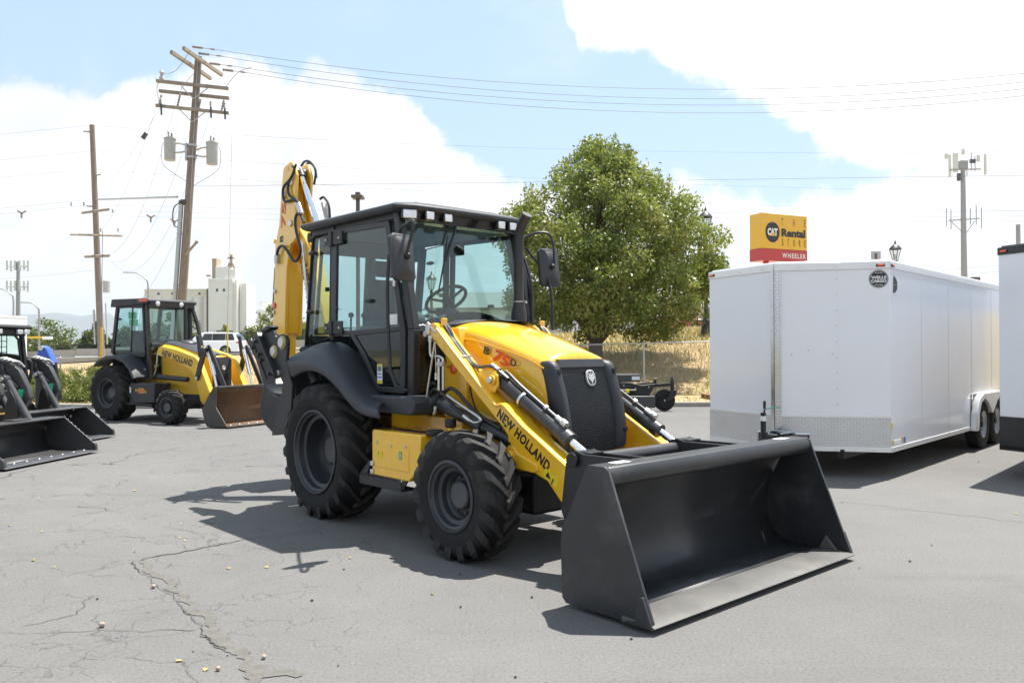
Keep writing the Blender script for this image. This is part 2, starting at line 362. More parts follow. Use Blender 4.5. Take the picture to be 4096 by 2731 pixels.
def blades(name, P, h, w, pal, material='straw', lean=.5):
    """grass blades rooted at points P"""
    n = len(P); P = np.asarray(P, float); a = rng.uniform(0, 2 * np.pi, n); H = h * rng.uniform(.4, 1.3, n)
    d = np.stack([np.cos(a), np.sin(a), 0 * a], 1); l = rng.uniform(0, lean, n)[:, None]
    s = np.stack([-np.sin(a), np.cos(a), 0 * a], 1) * w / 2
    up = np.array([0, 0, 1.])
    top = P + up * H[:, None] + d * l * H[:, None]; mid = P + up * (H * .55)[:, None] + d * l * H[:, None] * .3
    V = np.stack([P - s, P + s, mid + s * .8, mid - s * .8, top], 1).reshape(-1, 3)
    k = np.arange(n)[:, None] * 5
    F = np.concatenate([k + [0, 1, 2], k + [0, 2, 3], k + [3, 2, 4]])
    pal = np.asarray(pal, float); colr = pal[rng.integers(0, len(pal), n)] * rng.uniform(.7, 1.25, (n, 1))
    me = fast_mesh(name, V, F, material, np.repeat(colr, 5, 0))
    o = bpy.data.objects.new(name, me); COL.objects.link(o); return o

# ---------------------------------------------------------------- big tyres with separate tread lugs
def lug_mesh(rr, w, lugh, sgn, lead, thick, outer):
    """one tread bar: from the shoulder (side sgn along y) over the crown, its inner end leading by `lead` radians"""
    R0 = rr - lugh; st = [(.50, R0 - .085, R0 - .045, -.12), (.475, R0 - .05, rr - .022, 0.), (.38, R0 - .02, rr, .16), (.20, R0 - .02, rr + .002, .55), (.03, R0 - .02, rr + .003, .93), (-.03, R0 - .02, rr + .001, 1.)]
    mb = MB(); rows = []
    for y, rb, rt, t in st:
        th = lead * t; hb = thick * (1.25 if t < .2 else .9) / 2 / rr; ht = hb * .72
        P = lambda r, a: (r * math.sin(a), sgn * y * w, r * math.cos(a))
        rows.append([P(rb, th - hb), P(rt, th - ht), P(rt, th + ht), P(rb, th + hb)])
    mb.loft(rows, closed=True, cap=True)
    return mb.mesh('lug', 'lug_rubber', True, 30)
def tyre_set(rr, w, rim_r, lugh=.034, nlug=20, lead=.30, thick=.062, hub_r=.12, hub_in=.0, bolts=8):
    """meshes of one kind of wheel, outer face towards -y; centre of the tyre at the origin"""
    R0 = rr - lugh; h = w / 2; S = {}
    S['tyre'] = MB().lathe([(rim_r - .012, -.80 * h), (rim_r + .012, -.90 * h), (rim_r + .04, -.93 * h), ((rim_r + R0) / 2, -1.0 * h), (R0 - .075, -.99 * h), (R0 - .035, -.94 * h), (R0 - .012, -.80 * h), (R0, -.4 * h), (R0 + .004, 0), (R0, .4 * h), (R0 - .012, .80 * h), (R0 - .035, .94 * h), (R0 - .075, .99 * h), ((rim_r + R0) / 2, 1.0 * h), (rim_r + .04, .93 * h), (rim_r + .012, .90 * h), (rim_r - .012, .8 * h)], 56).mesh('tyre', 'rubber', True, 50)
    k = rim_r
    S['wheel'] = MB().lathe([(k + .004, -.92 * h), (k - .004, -.955 * h), (k - .02, -.95 * h), (k - .026, -.86 * h), (k - .045, -.80 * h), (k - .055, -.60 * h), (k - .085, -.54 * h), (k - .095, -.30 * h), (k - .10, hub_in * h - .05), (k - .12, hub_in * h - .012), (hub_r + .06, hub_in * h + .01), (hub_r + .045, hub_in * h - .015), (.02, hub_in * h - .015), (.02, .8 * h), (k - .05, .8 * h), (k - .02, .92 * h)], 48).mesh('wheel', 'rim_grey', True, 40)
    S['hub'] = MB().lathe([(.0005, hub_in * h - .075), (hub_r * .86, hub_in * h - .075), (hub_r * .97, hub_in * h - .066), (hub_r, hub_in * h - .05), (hub_r, hub_in * h + .02)], 32).mesh('hub', 'hub_grey', True, 30)
    S['bolt'] = MB().cyl((0, -.018, 0), (0, .012, 0), .011, n=6).mesh('bolt', 'hub_grey')
    S['lugs'] = {(a, b): lug_mesh(rr, w, lugh, a, lead * b, thick, 1) for a in (-1, 1) for b in (-1, 1)}
    S['p'] = (rr, w, rim_r, nlug, hub_r, hub_in, bolts); return S
def wheel(S, parent, loc, left=False, steer=0, spin=0., chevron=1):
    rr, w, rim_r, nlug, hub_r, hub_in, bolts = S['p']
    W = inst(S['wheel'], 'wheel', parent, Matrix.Translation(loc) @ Matrix.Rotation((math.pi if left else 0) + steer, 4, 'Z'))
    inst(S['tyre'], 'tyre', W); inst(S['hub'], 'hub', W)
    for i in range(bolts):
        a = 2 * math.pi * (i + .3) / bolts; r = hub_r + .028
        inst(S['bolt'], 'bolt', W, Matrix.Translation((r * math.cos(a), hub_in * w / 2 - .018, r * math.sin(a))))
    fwd = (-1 if left else 1) * chevron
    for i in range(nlug):
        for sgn, off in ((-1, 0), (1, .5)):
            inst(S['lugs'][(sgn, fwd)], 'lug', W, Matrix.Rotation(2 * math.pi * (i + off) / nlug + spin, 4, 'Y'))
    return W
def copy_tree(o, parent=None):
    c = o.copy(); COL.objects.link(c); c.parent = parent
    for ch in [x for x in o.children]: copy_tree(ch, c)
    return c
# ================================================================ ground
def asphalt():
    m = bpy.data.materials.new('asphalt'); m.use_nodes = True; t = NT(m.node_tree); b = m.node_tree.nodes['Principled BSDF']
    P = t.n('ShaderNodeNewGeometry').outputs['Position']
    s = t.n('ShaderNodeSeparateXYZ'); t.put(s.inputs[0], P)
    big = t.noise(P, .35, 5, .6, .4); mid = t.noise(P, 2.2, 6, .65); fine = t.noise(P, 55, 4, .7); spk = t.noise(P, 150, 2, .5)
    c = t.ramp(big, [(.3, (.126, .123, .120)), (.7, (.158, .154, .150))])
    c = t.mix(t.math('MULTIPLY', t.smooth(mid, .5, .8), .35), c, (.185, .179, .172, 1))
    c = t.mix(t.math('MULTIPLY', t.smooth(mid, .5, .25), .3), c, (.105, .104, .105, 1))
    c = t.mix(t.math('MULTIPLY', t.smooth(fine, .52, .74), .6), c, (.225, .218, .21, 1))
    c = t.mix(t.math('MULTIPLY', t.smooth(fine, .48, .28), .75), c, (.055, .054, .053, 1))
    c = t.mix(t.math('MULTIPLY', t.smooth(spk, .70, .76), .45), c, (.45, .43, .41, 1))
    # alligator cracking, strongest on the left of the lot
    wob = t.n('ShaderNodeTexNoise'); t.put(wob.inputs['Vector'], P); wob.inputs['Scale'].default_value = 3.0; wob.inputs['Detail'].default_value = 5
    vm = t.n('ShaderNodeVectorMath', operation='MULTIPLY_ADD'); t.put(vm.inputs[0], wob.outputs['Color']); vm.inputs[1].default_value = (.45, .45, .45); t.put(vm.inputs[2], P)
    left = t.math('MULTIPLY', t.smooth(s.outputs[0], .2, -1.6), t.smooth(t.noise(P, .55, 3, .5), .34, .52))
    h = None; cr = None
    for sc_, wd in ((1.15, .011), (3.1, .016)):
        vo = t.n('ShaderNodeTexVoronoi', feature='DISTANCE_TO_EDGE'); t.put(vo.inputs['Vector'], vm.outputs[0]); vo.inputs['Scale'].default_value = sc_
        l = t.math('MULTIPLY', t.smooth(vo.outputs['Distance'], wd, 0), t.smooth(t.noise(P, 2.4 if sc_ > 2 else .9, 4, .6), .42, .6))
        cr = l if cr is None else t.math('MAXIMUM', cr, l)
    cr = t.math('MULTIPLY', cr, left)
    c = t.mix(t.math('MULTIPLY', cr, .6), c, (.05, .047, .043, 1))
    tyre = t.smooth(t.noise(t.mapped(P, (.22, 1.6, 1)), 1.3, 5, .6, .6), .55, .78)
    c = t.mix(t.math('MULTIPLY', tyre, .28), c, (.07, .068, .067, 1))
    oil = t.smooth(t.noise(P, .9, 3, .5), .70, .76); c = t.mix(t.math('MULTIPLY', oil, .35), c, (.05, .049, .048, 1))
    t.put(b.inputs['Base Color'], c); b.inputs['Roughness'].default_value = .88; b.inputs['Specular IOR Level'].default_value = .35
    bn = t.n('ShaderNodeBump'); bn.inputs['Strength'].default_value = .5; bn.inputs['Distance'].default_value = .006
    t.put(bn.inputs['Height'], t.math('SUBTRACT', t.math('ADD', fine, t.math('MULTIPLY', spk, .5)), t.math('MULTIPLY', cr, 2)))
    t.nt.links.new(bn.outputs[0], b.inputs['Normal']); MAT['asphalt'] = m
asphalt()
def dry_earth():
    m = bpy.data.materials.new('dry_earth'); m.use_nodes = True; t = NT(m.node_tree); b = m.node_tree.nodes['Principled BSDF']
    P = t.n('ShaderNodeNewGeometry').outputs['Position']
    n1 = t.noise(P, .5, 6, .6, .5); n2 = t.noise(P, 5, 6, .7); n3 = t.noise(P, 28, 3, .6)
    c = t.ramp(n1, [(.3, (.36, .26, .13)), (.5, (.43, .31, .16)), (.68, (.32, .28, .12))])
    c = t.mix(t.math('MULTIPLY', t.smooth(n2, .5, .75), .5), c, (.38, .29, .16, 1))
    c = t.mix(t.math('MULTIPLY', t.smooth(n3, .5, .3), .4), c, (.16, .11, .06, 1))
    t.put(b.inputs['Base Color'], c); b.inputs['Roughness'].default_value = .95
    bn = t.n('ShaderNodeBump'); bn.inputs['Strength'].default_value = .8; bn.inputs['Distance'].default_value = .08
    t.put(bn.inputs['Height'], t.math('ADD', n2, t.math('MULTIPLY', n3, .5))); t.nt.links.new(bn.outputs[0], b.inputs['Normal']); MAT['dry_earth'] = m
dry_earth()
mat('far_land', (.17, .165, .10), .95, var=.3, vscale=.02)
mat('mountain_rock', (.10, .12, .10), .95, var=.25, vscale=.002)

def zroad(x): return max(.1, min(4.0, .35 + .0665 * (x + 36) if x < -22.6 else 1.24 + .0455 * (x + 22.6)))
def zter(x, y):
    q_ = min(1, max(0, (-2 - x) / 8)); t = min(1, max(0, (y - 25.6) / (16.5 + 16 * q_))); base = .13 + .02 * max(0, y - 23) / 2.6
    e = zroad(x) - .1
    s = 1 - (1 - t) ** 2.0
    z = base + (e - base) * s
    if y > 90: z = z * max(0, 1 - (y - 90) / 60) - .3 * min(1, (y - 90) / 60)
    return z
lot = MB().add([(-60, -25, 0), (60, -25, 0), (60, 22.3, 0), (-60, 22.3, 0)], [(0, 1, 2, 3)])
struct(lot.obj('asphalt_lot', 'asphalt', smooth=False))
land = MB().add([(-14000, -14000, -.35), (14000, -14000, -.35), (14000, 14000, -.35), (-14000, 14000, -.35)], [(0, 1, 2, 3)])
struct(land.obj('land', 'far_land', smooth=False))
ys = [22.44, 23, 24, 25, 25.6, 26.5, 27.5, 29, 31, 33, 35, 37, 39, 41, 43, 46, 52, 60, 72, 90, 110, 150]
xs = [-150 + 3 * i for i in range(101)]
ter = MB().loft([[(x, y, zter(x, y) + .025 * math.sin(x * 2.1 + y) * math.sin(x * .7 - y * 1.3) * (1 if 24 < y < 60 else 0)) for x in xs] for y in ys])
struct(ter.obj('dry_bank', 'dry_earth'))
struct(MB().loft([[(x, 47.5, zter(x, 47.5) + .05), (x, 57, zroad(x) - .07), (x, 68.5, zroad(x) - .06)] for x in xs]).obj('road', 'road_grey'))
# kerb in cast lengths, rounded top edge, along the back of the lot
kerb = struct(MB().b2(-59, 59, 22.40, 22.44, -.3, .10).obj('kerb', 'kerb_concrete'))
kme = MB().prism([(0, -.05), (.0, .115), (.025, .14), (.15, .14), (.15, -.05)], 0, 2.98, 'x').mesh('kerb_stone', 'kerb_concrete')
for i in range(-11, 9):
    inst(kme, 'kerb_stone', kerb, Matrix.Translation((i * 3.0 + random.uniform(-.01, .01), 22.28 - .018 * i + random.uniform(-.006, .006), random.uniform(-.008, .004))))

# cracks and the broken pavement edge (dirt lying in them)
def fractal(pts, amp, it):                        # midpoint displacement of a ground polyline
    P = [Vector((x, y, 0)) for x, y in pts]
    for k in range(it):
        Q = []
        for a, b in zip(P[:-1], P[1:]):
            d = b - a; n = Vector((-d.y, d.x, 0)); Q += [a, a.lerp(b, random.uniform(.35, .65)) + n * random.uniform(-amp, amp)]
        P = Q + [P[-1]]
    return P
def ribbon(name, pts, w0, w1, material, step=.03, jag=.5, z=.004, skip=0, amp=.14):
    n_it = max(2, int(math.log2(max(2, sum((Vector(b) - Vector(a)).length for a, b in zip(pts[:-1], pts[1:])) / (len(pts) - 1) / step))))
    L = fractal(pts, amp, n_it); mb = MB(); rows = []; wl = wr = .5; sk = random.uniform(-.5, .5)
    for i, p in enumerate(L):
        t = (L[min(i + 2, len(L) - 1)] - L[max(i - 2, 0)]).normalized(); nn = Vector((-t.y, t.x, 0))
        wl = min(1, max(0, wl + random.uniform(-.22, .22))); wr = min(1, max(0, wr + random.uniform(-.22, .22))); sk = min(1, max(-1, sk + random.uniform(-.16, .16)))
        e = .1 if i in (0, len(L) - 1) else 1
        a = p + nn * (w0 + (w1 - w0) * wl) * .5 * e; b = p - nn * (w0 + (w1 - w0) * wr) * .5 * e
        rows.append(([(a.x, a.y, z), (b.x, b.y, z)], sk < 1 - 2 * skip))
    run = []
    for r_, ok in rows + [(None, False)]:
        if not ok:
            if len(run) > 2: mb.loft(run)
            run = []
        else: run.append(r_)
    o = mb.obj(name, material, smooth=False); return struct(o)
# ================================================================ the yellow backhoe loader in the middle
HAZE = 1e-4
YAW = -0.8334
BH = thing('backhoe_loader', 'large clean yellow backhoe loader with wide empty black front bucket, nearest machine on the asphalt', 'backhoe loader', (-1.123, 8.3461, 0), YAW)
REAR = tyre_set(.632, .44, .392, lugh=.036, nlug=19, lead=.34, thick=.072, hub_r=.135, hub_in=.22)
FRONT = tyre_set(.486, .335, .268, lugh=.032, nlug=18, lead=.36, thick=.080, hub_r=.108, hub_in=.02)
wheel(REAR, BH, (0, -.79, .622)); wheel(REAR, BH, (0, .79, .622), True, spin=.1)
wheel(FRONT, BH, (2.104, -.872, .480), spin=.05); wheel(FRONT, BH, (2.104, .872, .480), True, spin=.2)
def both(name, mk, material, bevel=0, parent=BH, sub=0):           # a part on the right side and its mirror image
    return [MB_.obj(name, material, parent, bevel, sub=sub) for MB_ in (mk(), mk().mirror())]
# --- chassis
c = MB().b2(-.75, 2.30, -.27, .27, .62, .94); c.b2(.55, 1.60, -.50, .50, .86, 1.0)
c.prism([(2.2, .70), (2.52, .70), (2.56, .80), (2.40, .86), (2.2, .86)], -.30, .30)
c.obj('chassis', 'yellow', BH, .012)
MB().b2(-.58, -.54, -.62, .62, 2.55, 2.72).b2(-.60, -.56, -.06, .06, 1.6, 2.7).obj('rear_frame', 'cab_inside', BH, .02)
MB().b2(-.5, .9, -.6, .6, 2.70, 2.765).obj('headliner', 'cab_inside', BH, .02)
MB().b2(-.7, 1.6, -.36, .36, .36, .615).obj('transmission', 'black', BH, .03)
ax = MB().cyl((0, -.62, .62), (0, .62, .62), .13, n=20); ax.b2(-.2, .2, -.3, .3, .45, .80); ax.obj('rear_axle', 'black', BH, .02)
ax = MB().cyl((2.104, -.74, .48), (2.104, .74, .48), .075, n=16); ax.b2(1.96, 2.26, -.2, .2, .38, .62); ax.obj('front_axle', 'black', BH, .02)
MB().b2(1.72, 2.05, -.34, .34, .32, .61).b2(2.055, 2.32, -.36, .36, .275, .60).obj('belly_guard', 'black', BH, .03)
# --- side box, step and filler caps (right), battery box (left)
bx = MB().prism([(.895, .50), (.895, .875), (.915, .893), (1.60, .893), (1.60, .62), (1.44, .50)], -.93, -.50); TB = bx.obj('fuel_tank', 'yellow', BH, .012)
MB().b2(.95, 1.45, -.936, -.9285, .58, .80).obj('access_panel', 'yellow', TB, .004)
for x, z in ((.985, .785), (1.20, .775), (1.41, .785)): MB().cyl((x, -.946, z), (x, -.930, z), .011, n=10).obj('bolt', 'zinc', TB)
MB().b2(1.00, 1.55, -.84, -.74, .8925, .8965).obj('grip_strip', 'black', TB)
MB().cyl((1.62, -.80, .885), (1.62, -.80, .925), .075, n=22).obj('filler_cap', 'black', TB, .008)
MB().cyl((1.70, -.70, .89), (1.70, -.70, .955), .03, n=12).obj('breather_neck', 'yellow', TB)
MB().cyl((1.70, -.70, .945), (1.70, -.70, 1.015), .046, n=20).obj('breather_cap', 'black', TB, .01)
MB().b2(.985, 1.07, -.9405, -.9365, .665, .715).obj('warning_sticker', 'decal_yellow', TB)
text('pictogram', '!', (1.015, -.9415, .675), (1, 0, 0), (0, 0, 1), .03, 'black_print', TB)
MB().b2(1.315, 1.352, -.9405, -.9365, .675, .735).obj('green_sticker', 'decal_green', TB)
text('pictogram', 'Z', (1.327, -.9415, .69), (1, 0, 0), (0, 0, 1), .03, 'white_print', TB)
for z in (.53, .60): MB().b2(.885, .93, -.945, -.93, z - .022, z + .022).obj('step_bolt', 'zinc', TB, .006)
st = MB().b2(.70, 1.34, -.93, -.78, .405, .425).b2(.70, 1.34, -.935, -.922, .405, .485)
st.prism([(.70, .41), (.70, .50), (.84, .62), (.88, .62), (.76, .41)], -.925, -.905); st.prism([(1.34, .41), (1.27, .41), (1.43, .62), (1.50, .62)], -.925, -.905)
SP = st.obj('step', 'charcoal', BH, .005)
tooth = MB().prism([(0, 0), (.026, 0), (.020, .022), (.006, .022)], -.935, -.925).mesh('tread_tooth', 'charcoal')
for i in range(18): inst(tooth, 'tread_tooth', SP, Matrix.Translation((.715 + i * .0345, 0, .484)))
MB().b2(.85, 1.60, .50, .92, .48, .90).obj('battery_box', 'charcoal', BH, .02)
# --- rear fenders: a moulded arch
def fender():
    S = [[(-0.72, -0.64, 1.54), (-0.7, -0.72, 1.56), (-0.62, -0.94, 1.51), (-0.51, -1.015, 1.455), (-0.49, -1.025, 1.435), (-0.4, -1.025, 1.31), (-0.4, -0.98, 1.305)], [(-0.47, -0.64, 1.62), (-0.45, -0.72, 1.64), (-0.38, -0.94, 1.575), (-0.3, -1.015, 1.47), (-0.28, -1.025, 1.45), (-0.24, -1.025, 1.36), (-0.24, -0.98, 1.355)], [(-0.2, -0.64, 1.66), (-0.18, -0.72, 1.68), (-0.12, -0.94, 1.605), (-0.08, -1.015, 1.475), (-0.06, -1.025, 1.455), (-0.05, -1.025, 1.39), (-0.05, -0.98, 1.385)], [(0.01, -0.64, 1.63), (0.03, -0.72, 1.65), (0.13, -0.94, 1.56), (0.2, -1.015, 1.43), (0.22, -1.025, 1.41), (0.2, -1.025, 1.35), (0.2, -0.98, 1.345)], [(0.21, -0.64, 1.53), (0.23, -0.72, 1.55), (0.35, -0.94, 1.45), (0.44, -1.015, 1.33), (0.46, -1.025, 1.31), (0.42, -1.025, 1.255), (0.42, -0.98, 1.25)], [(0.41, -0.64, 1.38), (0.43, -0.72, 1.4), (0.55, -0.94, 1.31), (0.64, -1.015, 1.205), (0.66, -1.025, 1.185), (0.62, -1.025, 1.12), (0.62, -0.98, 1.115)], [(0.56, -0.64, 1.24), (0.58, -0.72, 1.26), (0.73, -0.94, 1.19), (0.81, -1.015, 1.12), (0.83, -1.025, 1.1), (0.78, -1.025, 1.03), (0.78, -0.98, 1.025)], [(0.7, -0.64, 1.15), (0.72, -0.72, 1.17), (0.9, -0.94, 1.12), (0.98, -1.015, 1.07), (1.0, -1.025, 1.05), (0.97, -1.025, 1.0), (0.97, -0.98, 0.995)], [(0.83, -0.64, 1.14), (0.85, -0.72, 1.16), (1.04, -0.94, 1.1), (1.12, -1.015, 1.07), (1.14, -1.025, 1.05), (1.14, -1.025, 1.0), (1.14, -0.98, 0.995)]]
    return MB().loft(S)
for o in both('fender', fender, 'plastic', sub=2):
    md = o.modifiers.new('solid', 'SOLIDIFY'); md.thickness = .018; md.offset = -1
both('floor_skirt', lambda: MB().prism([(.66, 1.03), (.72, 1.175), (1.36, 1.185), (1.41, 1.15), (1.41, 1.06), (1.38, 1.03)], -.86, -.45), 'plastic', .018)
# --- cab
CI = MB().b2(-.66, 1.14, -.64, .64, 1.19, 1.23).b2(-.70, -.66, -.64, .64, 1.0, 1.60); CI.obj('cab_floor', 'cab_inside', BH)
def bar(pts, t=.02, d=.0): return MB().quadslab(pts, t)
def post(mb, a, b, wx, wy):                       # a straight box-section post from a to b
    A, B_ = Vector(a), Vector(b); rows = []
    for p in (A, B_): rows.append([(p.x - wx / 2, p.y - wy / 2, p.z), (p.x + wx / 2, p.y - wy / 2, p.z), (p.x + wx / 2, p.y + wy / 2, p.z), (p.x - wx / 2, p.y + wy / 2, p.z)])
    return mb.loft(rows, closed=True, cap=True)
for s in (-1, 1):
    m = MB(); post(m, (.945, s * .685, 2.79), (1.175, s * .685, 1.745), .085, .075); post(m, (1.175, s * .685, 1.75), (1.165, s * .685, 1.17), .085, .075); m.obj('front_pillar', 'charcoal', BH, .012)
    m = MB(); post(m, (-.135, s * .685, 2.79), (-.165, s * .685, 1.66), .055, .06); m.obj('hinge_pillar', 'charcoal', BH, .012)
    m = MB(); post(m, (-.555, s * .665, 2.79), (-.715, s * .665, 1.58), .06, .06); m.obj('rear_pillar', 'charcoal', BH, .012)
m = MB().b2(-.58, .94, -.70, -.64, 2.72, 2.80).b2(-.58, .94, .64, .70, 2.72, 2.80).b2(-.58, -.52, -.64, .64, 2.70, 2.80).b2(-.70, -.64, -.64, .64, 1.60, 1.72)
m.obj('roof_rail', 'charcoal', BH, .01)
m = MB().quadslab([(1.17, -.65, 1.72), (1.17, .65, 1.72), (1.155, .65, 1.785), (1.155, -.65, 1.785)], .05); m.obj('windshield_sill', 'gloss_black', BH, .008)
# door (right) and its mirror on the left
for s in (-1, 1):
    y = s * .715
    F = MB(); T = .032
    out = [(-.095, 2.735), (.86, 2.715), (1.105, 1.735), (1.10, 1.195), (.655, 1.195), (.44, 1.50), (.20, 1.715), (-.125, 1.70)]
    inn = [(-.03, 2.685), (.80, 2.665), (1.025, 1.76), (1.035, 1.245), (.69, 1.245), (.47, 1.54), (.235, 1.755), (-.06, 1.755)]
    n = len(out); vs = [(x, y - s * T / 2, z) for x, z in out] + [(x, y - s * T / 2, z) for x, z in inn] + [(x, y + s * T / 2, z) for x, z in out] + [(x, y + s * T / 2, z) for x, z in inn]
    fs = []
    for i in range(n):
        j = (i + 1) % n; fs += [(i, j, n + j, n + i), (2 * n + i, 3 * n + i, 3 * n + j, 2 * n + j), (i, 2 * n + i, 2 * n + j, j), (n + i, n + j, 3 * n + j, 3 * n + i)]
    F.add(vs, fs); F.quadslab([(.22, y, 1.705), (1.04, y, 1.735), (1.03, y, 1.775), (.20, y, 1.755)], .028)
    DO = F.obj('door', 'charcoal', BH, .006)
    MB().prism([(-.035, 2.69), (.805, 2.67), (1.03, 1.765), (.22, 1.745), (-.065, 1.745)], y - .003, y + .003).obj('door_glass', 'glass', DO)
    MB().prism([(.235, 1.725), (1.03, 1.735), (1.04, 1.24), (.685, 1.24), (.465, 1.535)], y - .003, y + .003).obj('lower_door_glass', 'glass_dark', DO)
    h = MB().tube([(.98, s * .74, 2.42), (.965, s * .80, 2.39), (.955, s * .81, 2.09), (.975, s * .81, 1.65), (1.0, s * .81, 1.40), (1.07, s * .80, 1.265), (1.15, s * .74, 1.22)], .016, 10); h.obj('grab_handle', 'charcoal', DO)
    MB().b2(.955, .99, y + s * .016, y + s * .04, 2.12, 2.20).obj('handle_plate', 'zinc', DO, .004)
    MB().b2(.50, .58, y + s * .004, y + s * .035, 2.00, 2.035).obj('window_latch', 'black', DO, .01)
    MB().b2(-.055, -.01, y + s * .004, y + s * .03, 1.95, 1.985).obj('window_catch', 'black', DO, .01)
    for z in (2.645, 1.785):
        hg = MB().b2(-.145, -.085, y + s * .016, y + s * .046, z - .07, z + .07).b2(-.085, .095, y + s * .018, y + s * .034, z - .06, z + .065).b2(-.25, -.145, y + s * .016, y + s * .03, z - .055, z + .05); HG = hg.obj('hinge', 'black', DO, .006)
        for x in (-.20, .045): MB().cyl((x, y + s * .03, z), (x, y + s * .042, z), .011, n=8).obj('bolt', 'zinc', HG)
    # rear quarter light
    q = MB().prism([(-.545, 2.69), (-.165, 2.71), (-.195, 1.70), (-.695, 1.62)], y - s * .02 - .003, y - s * .02 + .003); Q = q.obj('quarter_glass', 'glass', BH)
    MB().tube([(-.545, y - s * .012, 2.70), (-.175, y - s * .012, 2.72), (-.205, y - s * .012, 1.69), (-.70, y - s * .012, 1.61)], .014, 6, closed=True).obj('window_seal', 'black', Q)
    for x, z in ((-.50, 2.545), (-.55, 1.955)):
        k = MB().sphere((x, y + s * .02, z), .045, 12, (1.6, .6, .5)); k.obj('window_knob', 'black', Q)
    MB().b2(-.275, -.25, y - s * .03, y + s * .005, 2.15, 2.19).obj('window_clip', 'black', Q)
MB().b2(.84, .98, -.7235, -.7195, 1.795, 1.885).obj('white_sticker', 'white_print', DO)
DO = [o for o in BH.children if o.name.startswith('door')][0]
lb = MB().b2(.66, .74, -.7225, -.7185, 1.27, 1.445).obj('dealer_sticker', 'white_print', DO)
MB().b2(.662, .738, -.7245, -.7225, 1.385, 1.443).obj('sticker_band', 'decal_yellow', lb) if False else None
# the sticker's print: yellow head and foot, blue oval, telephone lines
def flat(name, x0, x1, z0, z1, y, material, parent): return MB().b2(x0, x1, y - .0006, y + .0006, z0, z1).obj(name, material, parent)
flat('sticker_band', .662, .738, 1.382, 1.443, -.7235, 'decal_yellow', DO); flat('sticker_band', .662, .738, 1.272, 1.30, -.7235, 'decal_yellow', DO)
MB().lathe([(.0005, 0), (.026, 0)], 20, (.70, -.7246, 1.405)).obj('sticker_oval', 'decal_blue', DO)
text('sticker_print', '801.447.2753', (.668, -.7235, 1.352), (1, 0, 0), (0, 0, 1), .014, 'decal_blue', DO, w=.064)
text('sticker_print', '801.404.3080', (.668, -.7235, 1.322), (1, 0, 0), (0, 0, 1), .014, 'decal_blue', DO, w=.064)
# glazing to the front and rear
WS = MB().quadslab([(1.165, -.65, 1.78), (1.165, .65, 1.78), (.955, .65, 2.73), (.955, -.65, 2.73)], .007).obj('windshield', 'glass', BH)
for s in (-1, 1):
    lo = MB().quadslab([(1.185, s * .645, 1.20), (1.185, s * .43, 1.20), (1.175, s * .43, 1.725), (1.175, s * .645, 1.725)], .007).obj('lower_front_glass', 'glass_dark', BH)
    MB().tube([(1.19, s * .645, 1.20), (1.19, s * .43, 1.20), (1.18, s * .43, 1.725), (1.18, s * .645, 1.725)], .014, 6, closed=True).obj('window_seal', 'black', lo)
    r_ = MB().quadslab([(-.67, s * .02, 1.74), (-.67, s * .60, 1.74), (-.585, s * .57, 2.69), (-.585, s * .02, 2.69)], .007).obj('rear_glass', 'glass', BH)
    MB().tube([(-.675, s * .03, 1.74), (-.675, s * .60, 1.74), (-.59, s * .57, 2.69), (-.59, s * .03, 2.69)], .02, 6, closed=True).obj('window_seal', 'cab_inside', r_)
# roof: moulded lid with a raised middle and a black lamp panel below its front edge
def ring(x0, x1, xc, y0, y1, z): return [(x0, -y0, z), (x0 + .06, -y1, z), (x1 - .10, -y1, z), (x1, -y0, z), (xc, -.22, z), (xc, .22, z), (x1, y0, z), (x1 - .10, y1, z), (x0 + .06, y1, z), (x0, y0, z)]
RF = MB().loft([ring(-.66, 1.08, 1.10, .60, .76, 2.775), ring(-.70, 1.115, 1.13, .62, .79, 2.80), ring(-.70, 1.115, 1.13, .62, .79, 2.835), ring(-.62, 1.03, 1.06, .56, .70, 2.87), ring(-.55, .90, .94, .45, .60, 2.885)], closed=True, cap=True).obj('roof', 'plastic', BH, .01)
for s in (-1, 1): MB().b2(-.45, .93, s * .36 - .13, s * .36 + .13, 2.87, 2.902).obj('roof_rib', 'plastic', RF, .02)
LP = MB().loft([[(1.03, -.60, 2.70), (1.07, -.60, 2.79), (.98, -.73, 2.79), (.95, -.72, 2.70)], [(1.045, -.2, 2.70), (1.085, -.2, 2.79), (.9, -.2, 2.79), (.9, -.2, 2.70)], [(1.045, .2, 2.70), (1.085, .2, 2.79), (.9, .2, 2.79), (.9, .2, 2.70)], [(1.03, .60, 2.70), (1.07, .60, 2.79), (.98, .73, 2.79), (.95, .72, 2.70)]], closed=True, cap=True).obj('lamp_panel', 'gloss_black', BH)
def worklight(y, x, z, rz=0, wd=.105, hd=.088):
    L = MB().box((0, 0, 0), (.06, wd, hd)).obj('work_light', 'gloss_black', BH, .012); L.matrix_basis = Matrix.Translation((x, y, z)) @ Matrix.Rotation(rz, 4, 'Z')
    q = MB().box((.030, 0, 0), (.012, wd * .78, hd * .78)).obj('lens', 'lamp_lens', L, .01)
    return L
worklight(-.645, 1.055, 2.752, -.45, .15, .095)
for y in (-.465, -.262, .375, .52): worklight(y, 1.09, 2.752)
worklight(.655, 1.05, 2.748, .45, .12, .09)
for s in (-1, 1):
    L = worklight(s * .64, -.67, 2.725, math.pi - s * .5, .11, .10)
# wiper
wp = MB().tube([(1.03, -.10, 2.74), (1.06, -.155, 2.62), (1.085, -.22, 2.52), (1.105, -.29, 2.36)], .013, 6); WPR = wp.obj('wiper_arm', 'black', BH)
MB().tube([(1.075, -.24, 2.60), (1.105, -.30, 2.36), (1.165, -.42, 2.05)], [.006, .011, .006], 6).obj('wiper_blade', 'black', WPR)
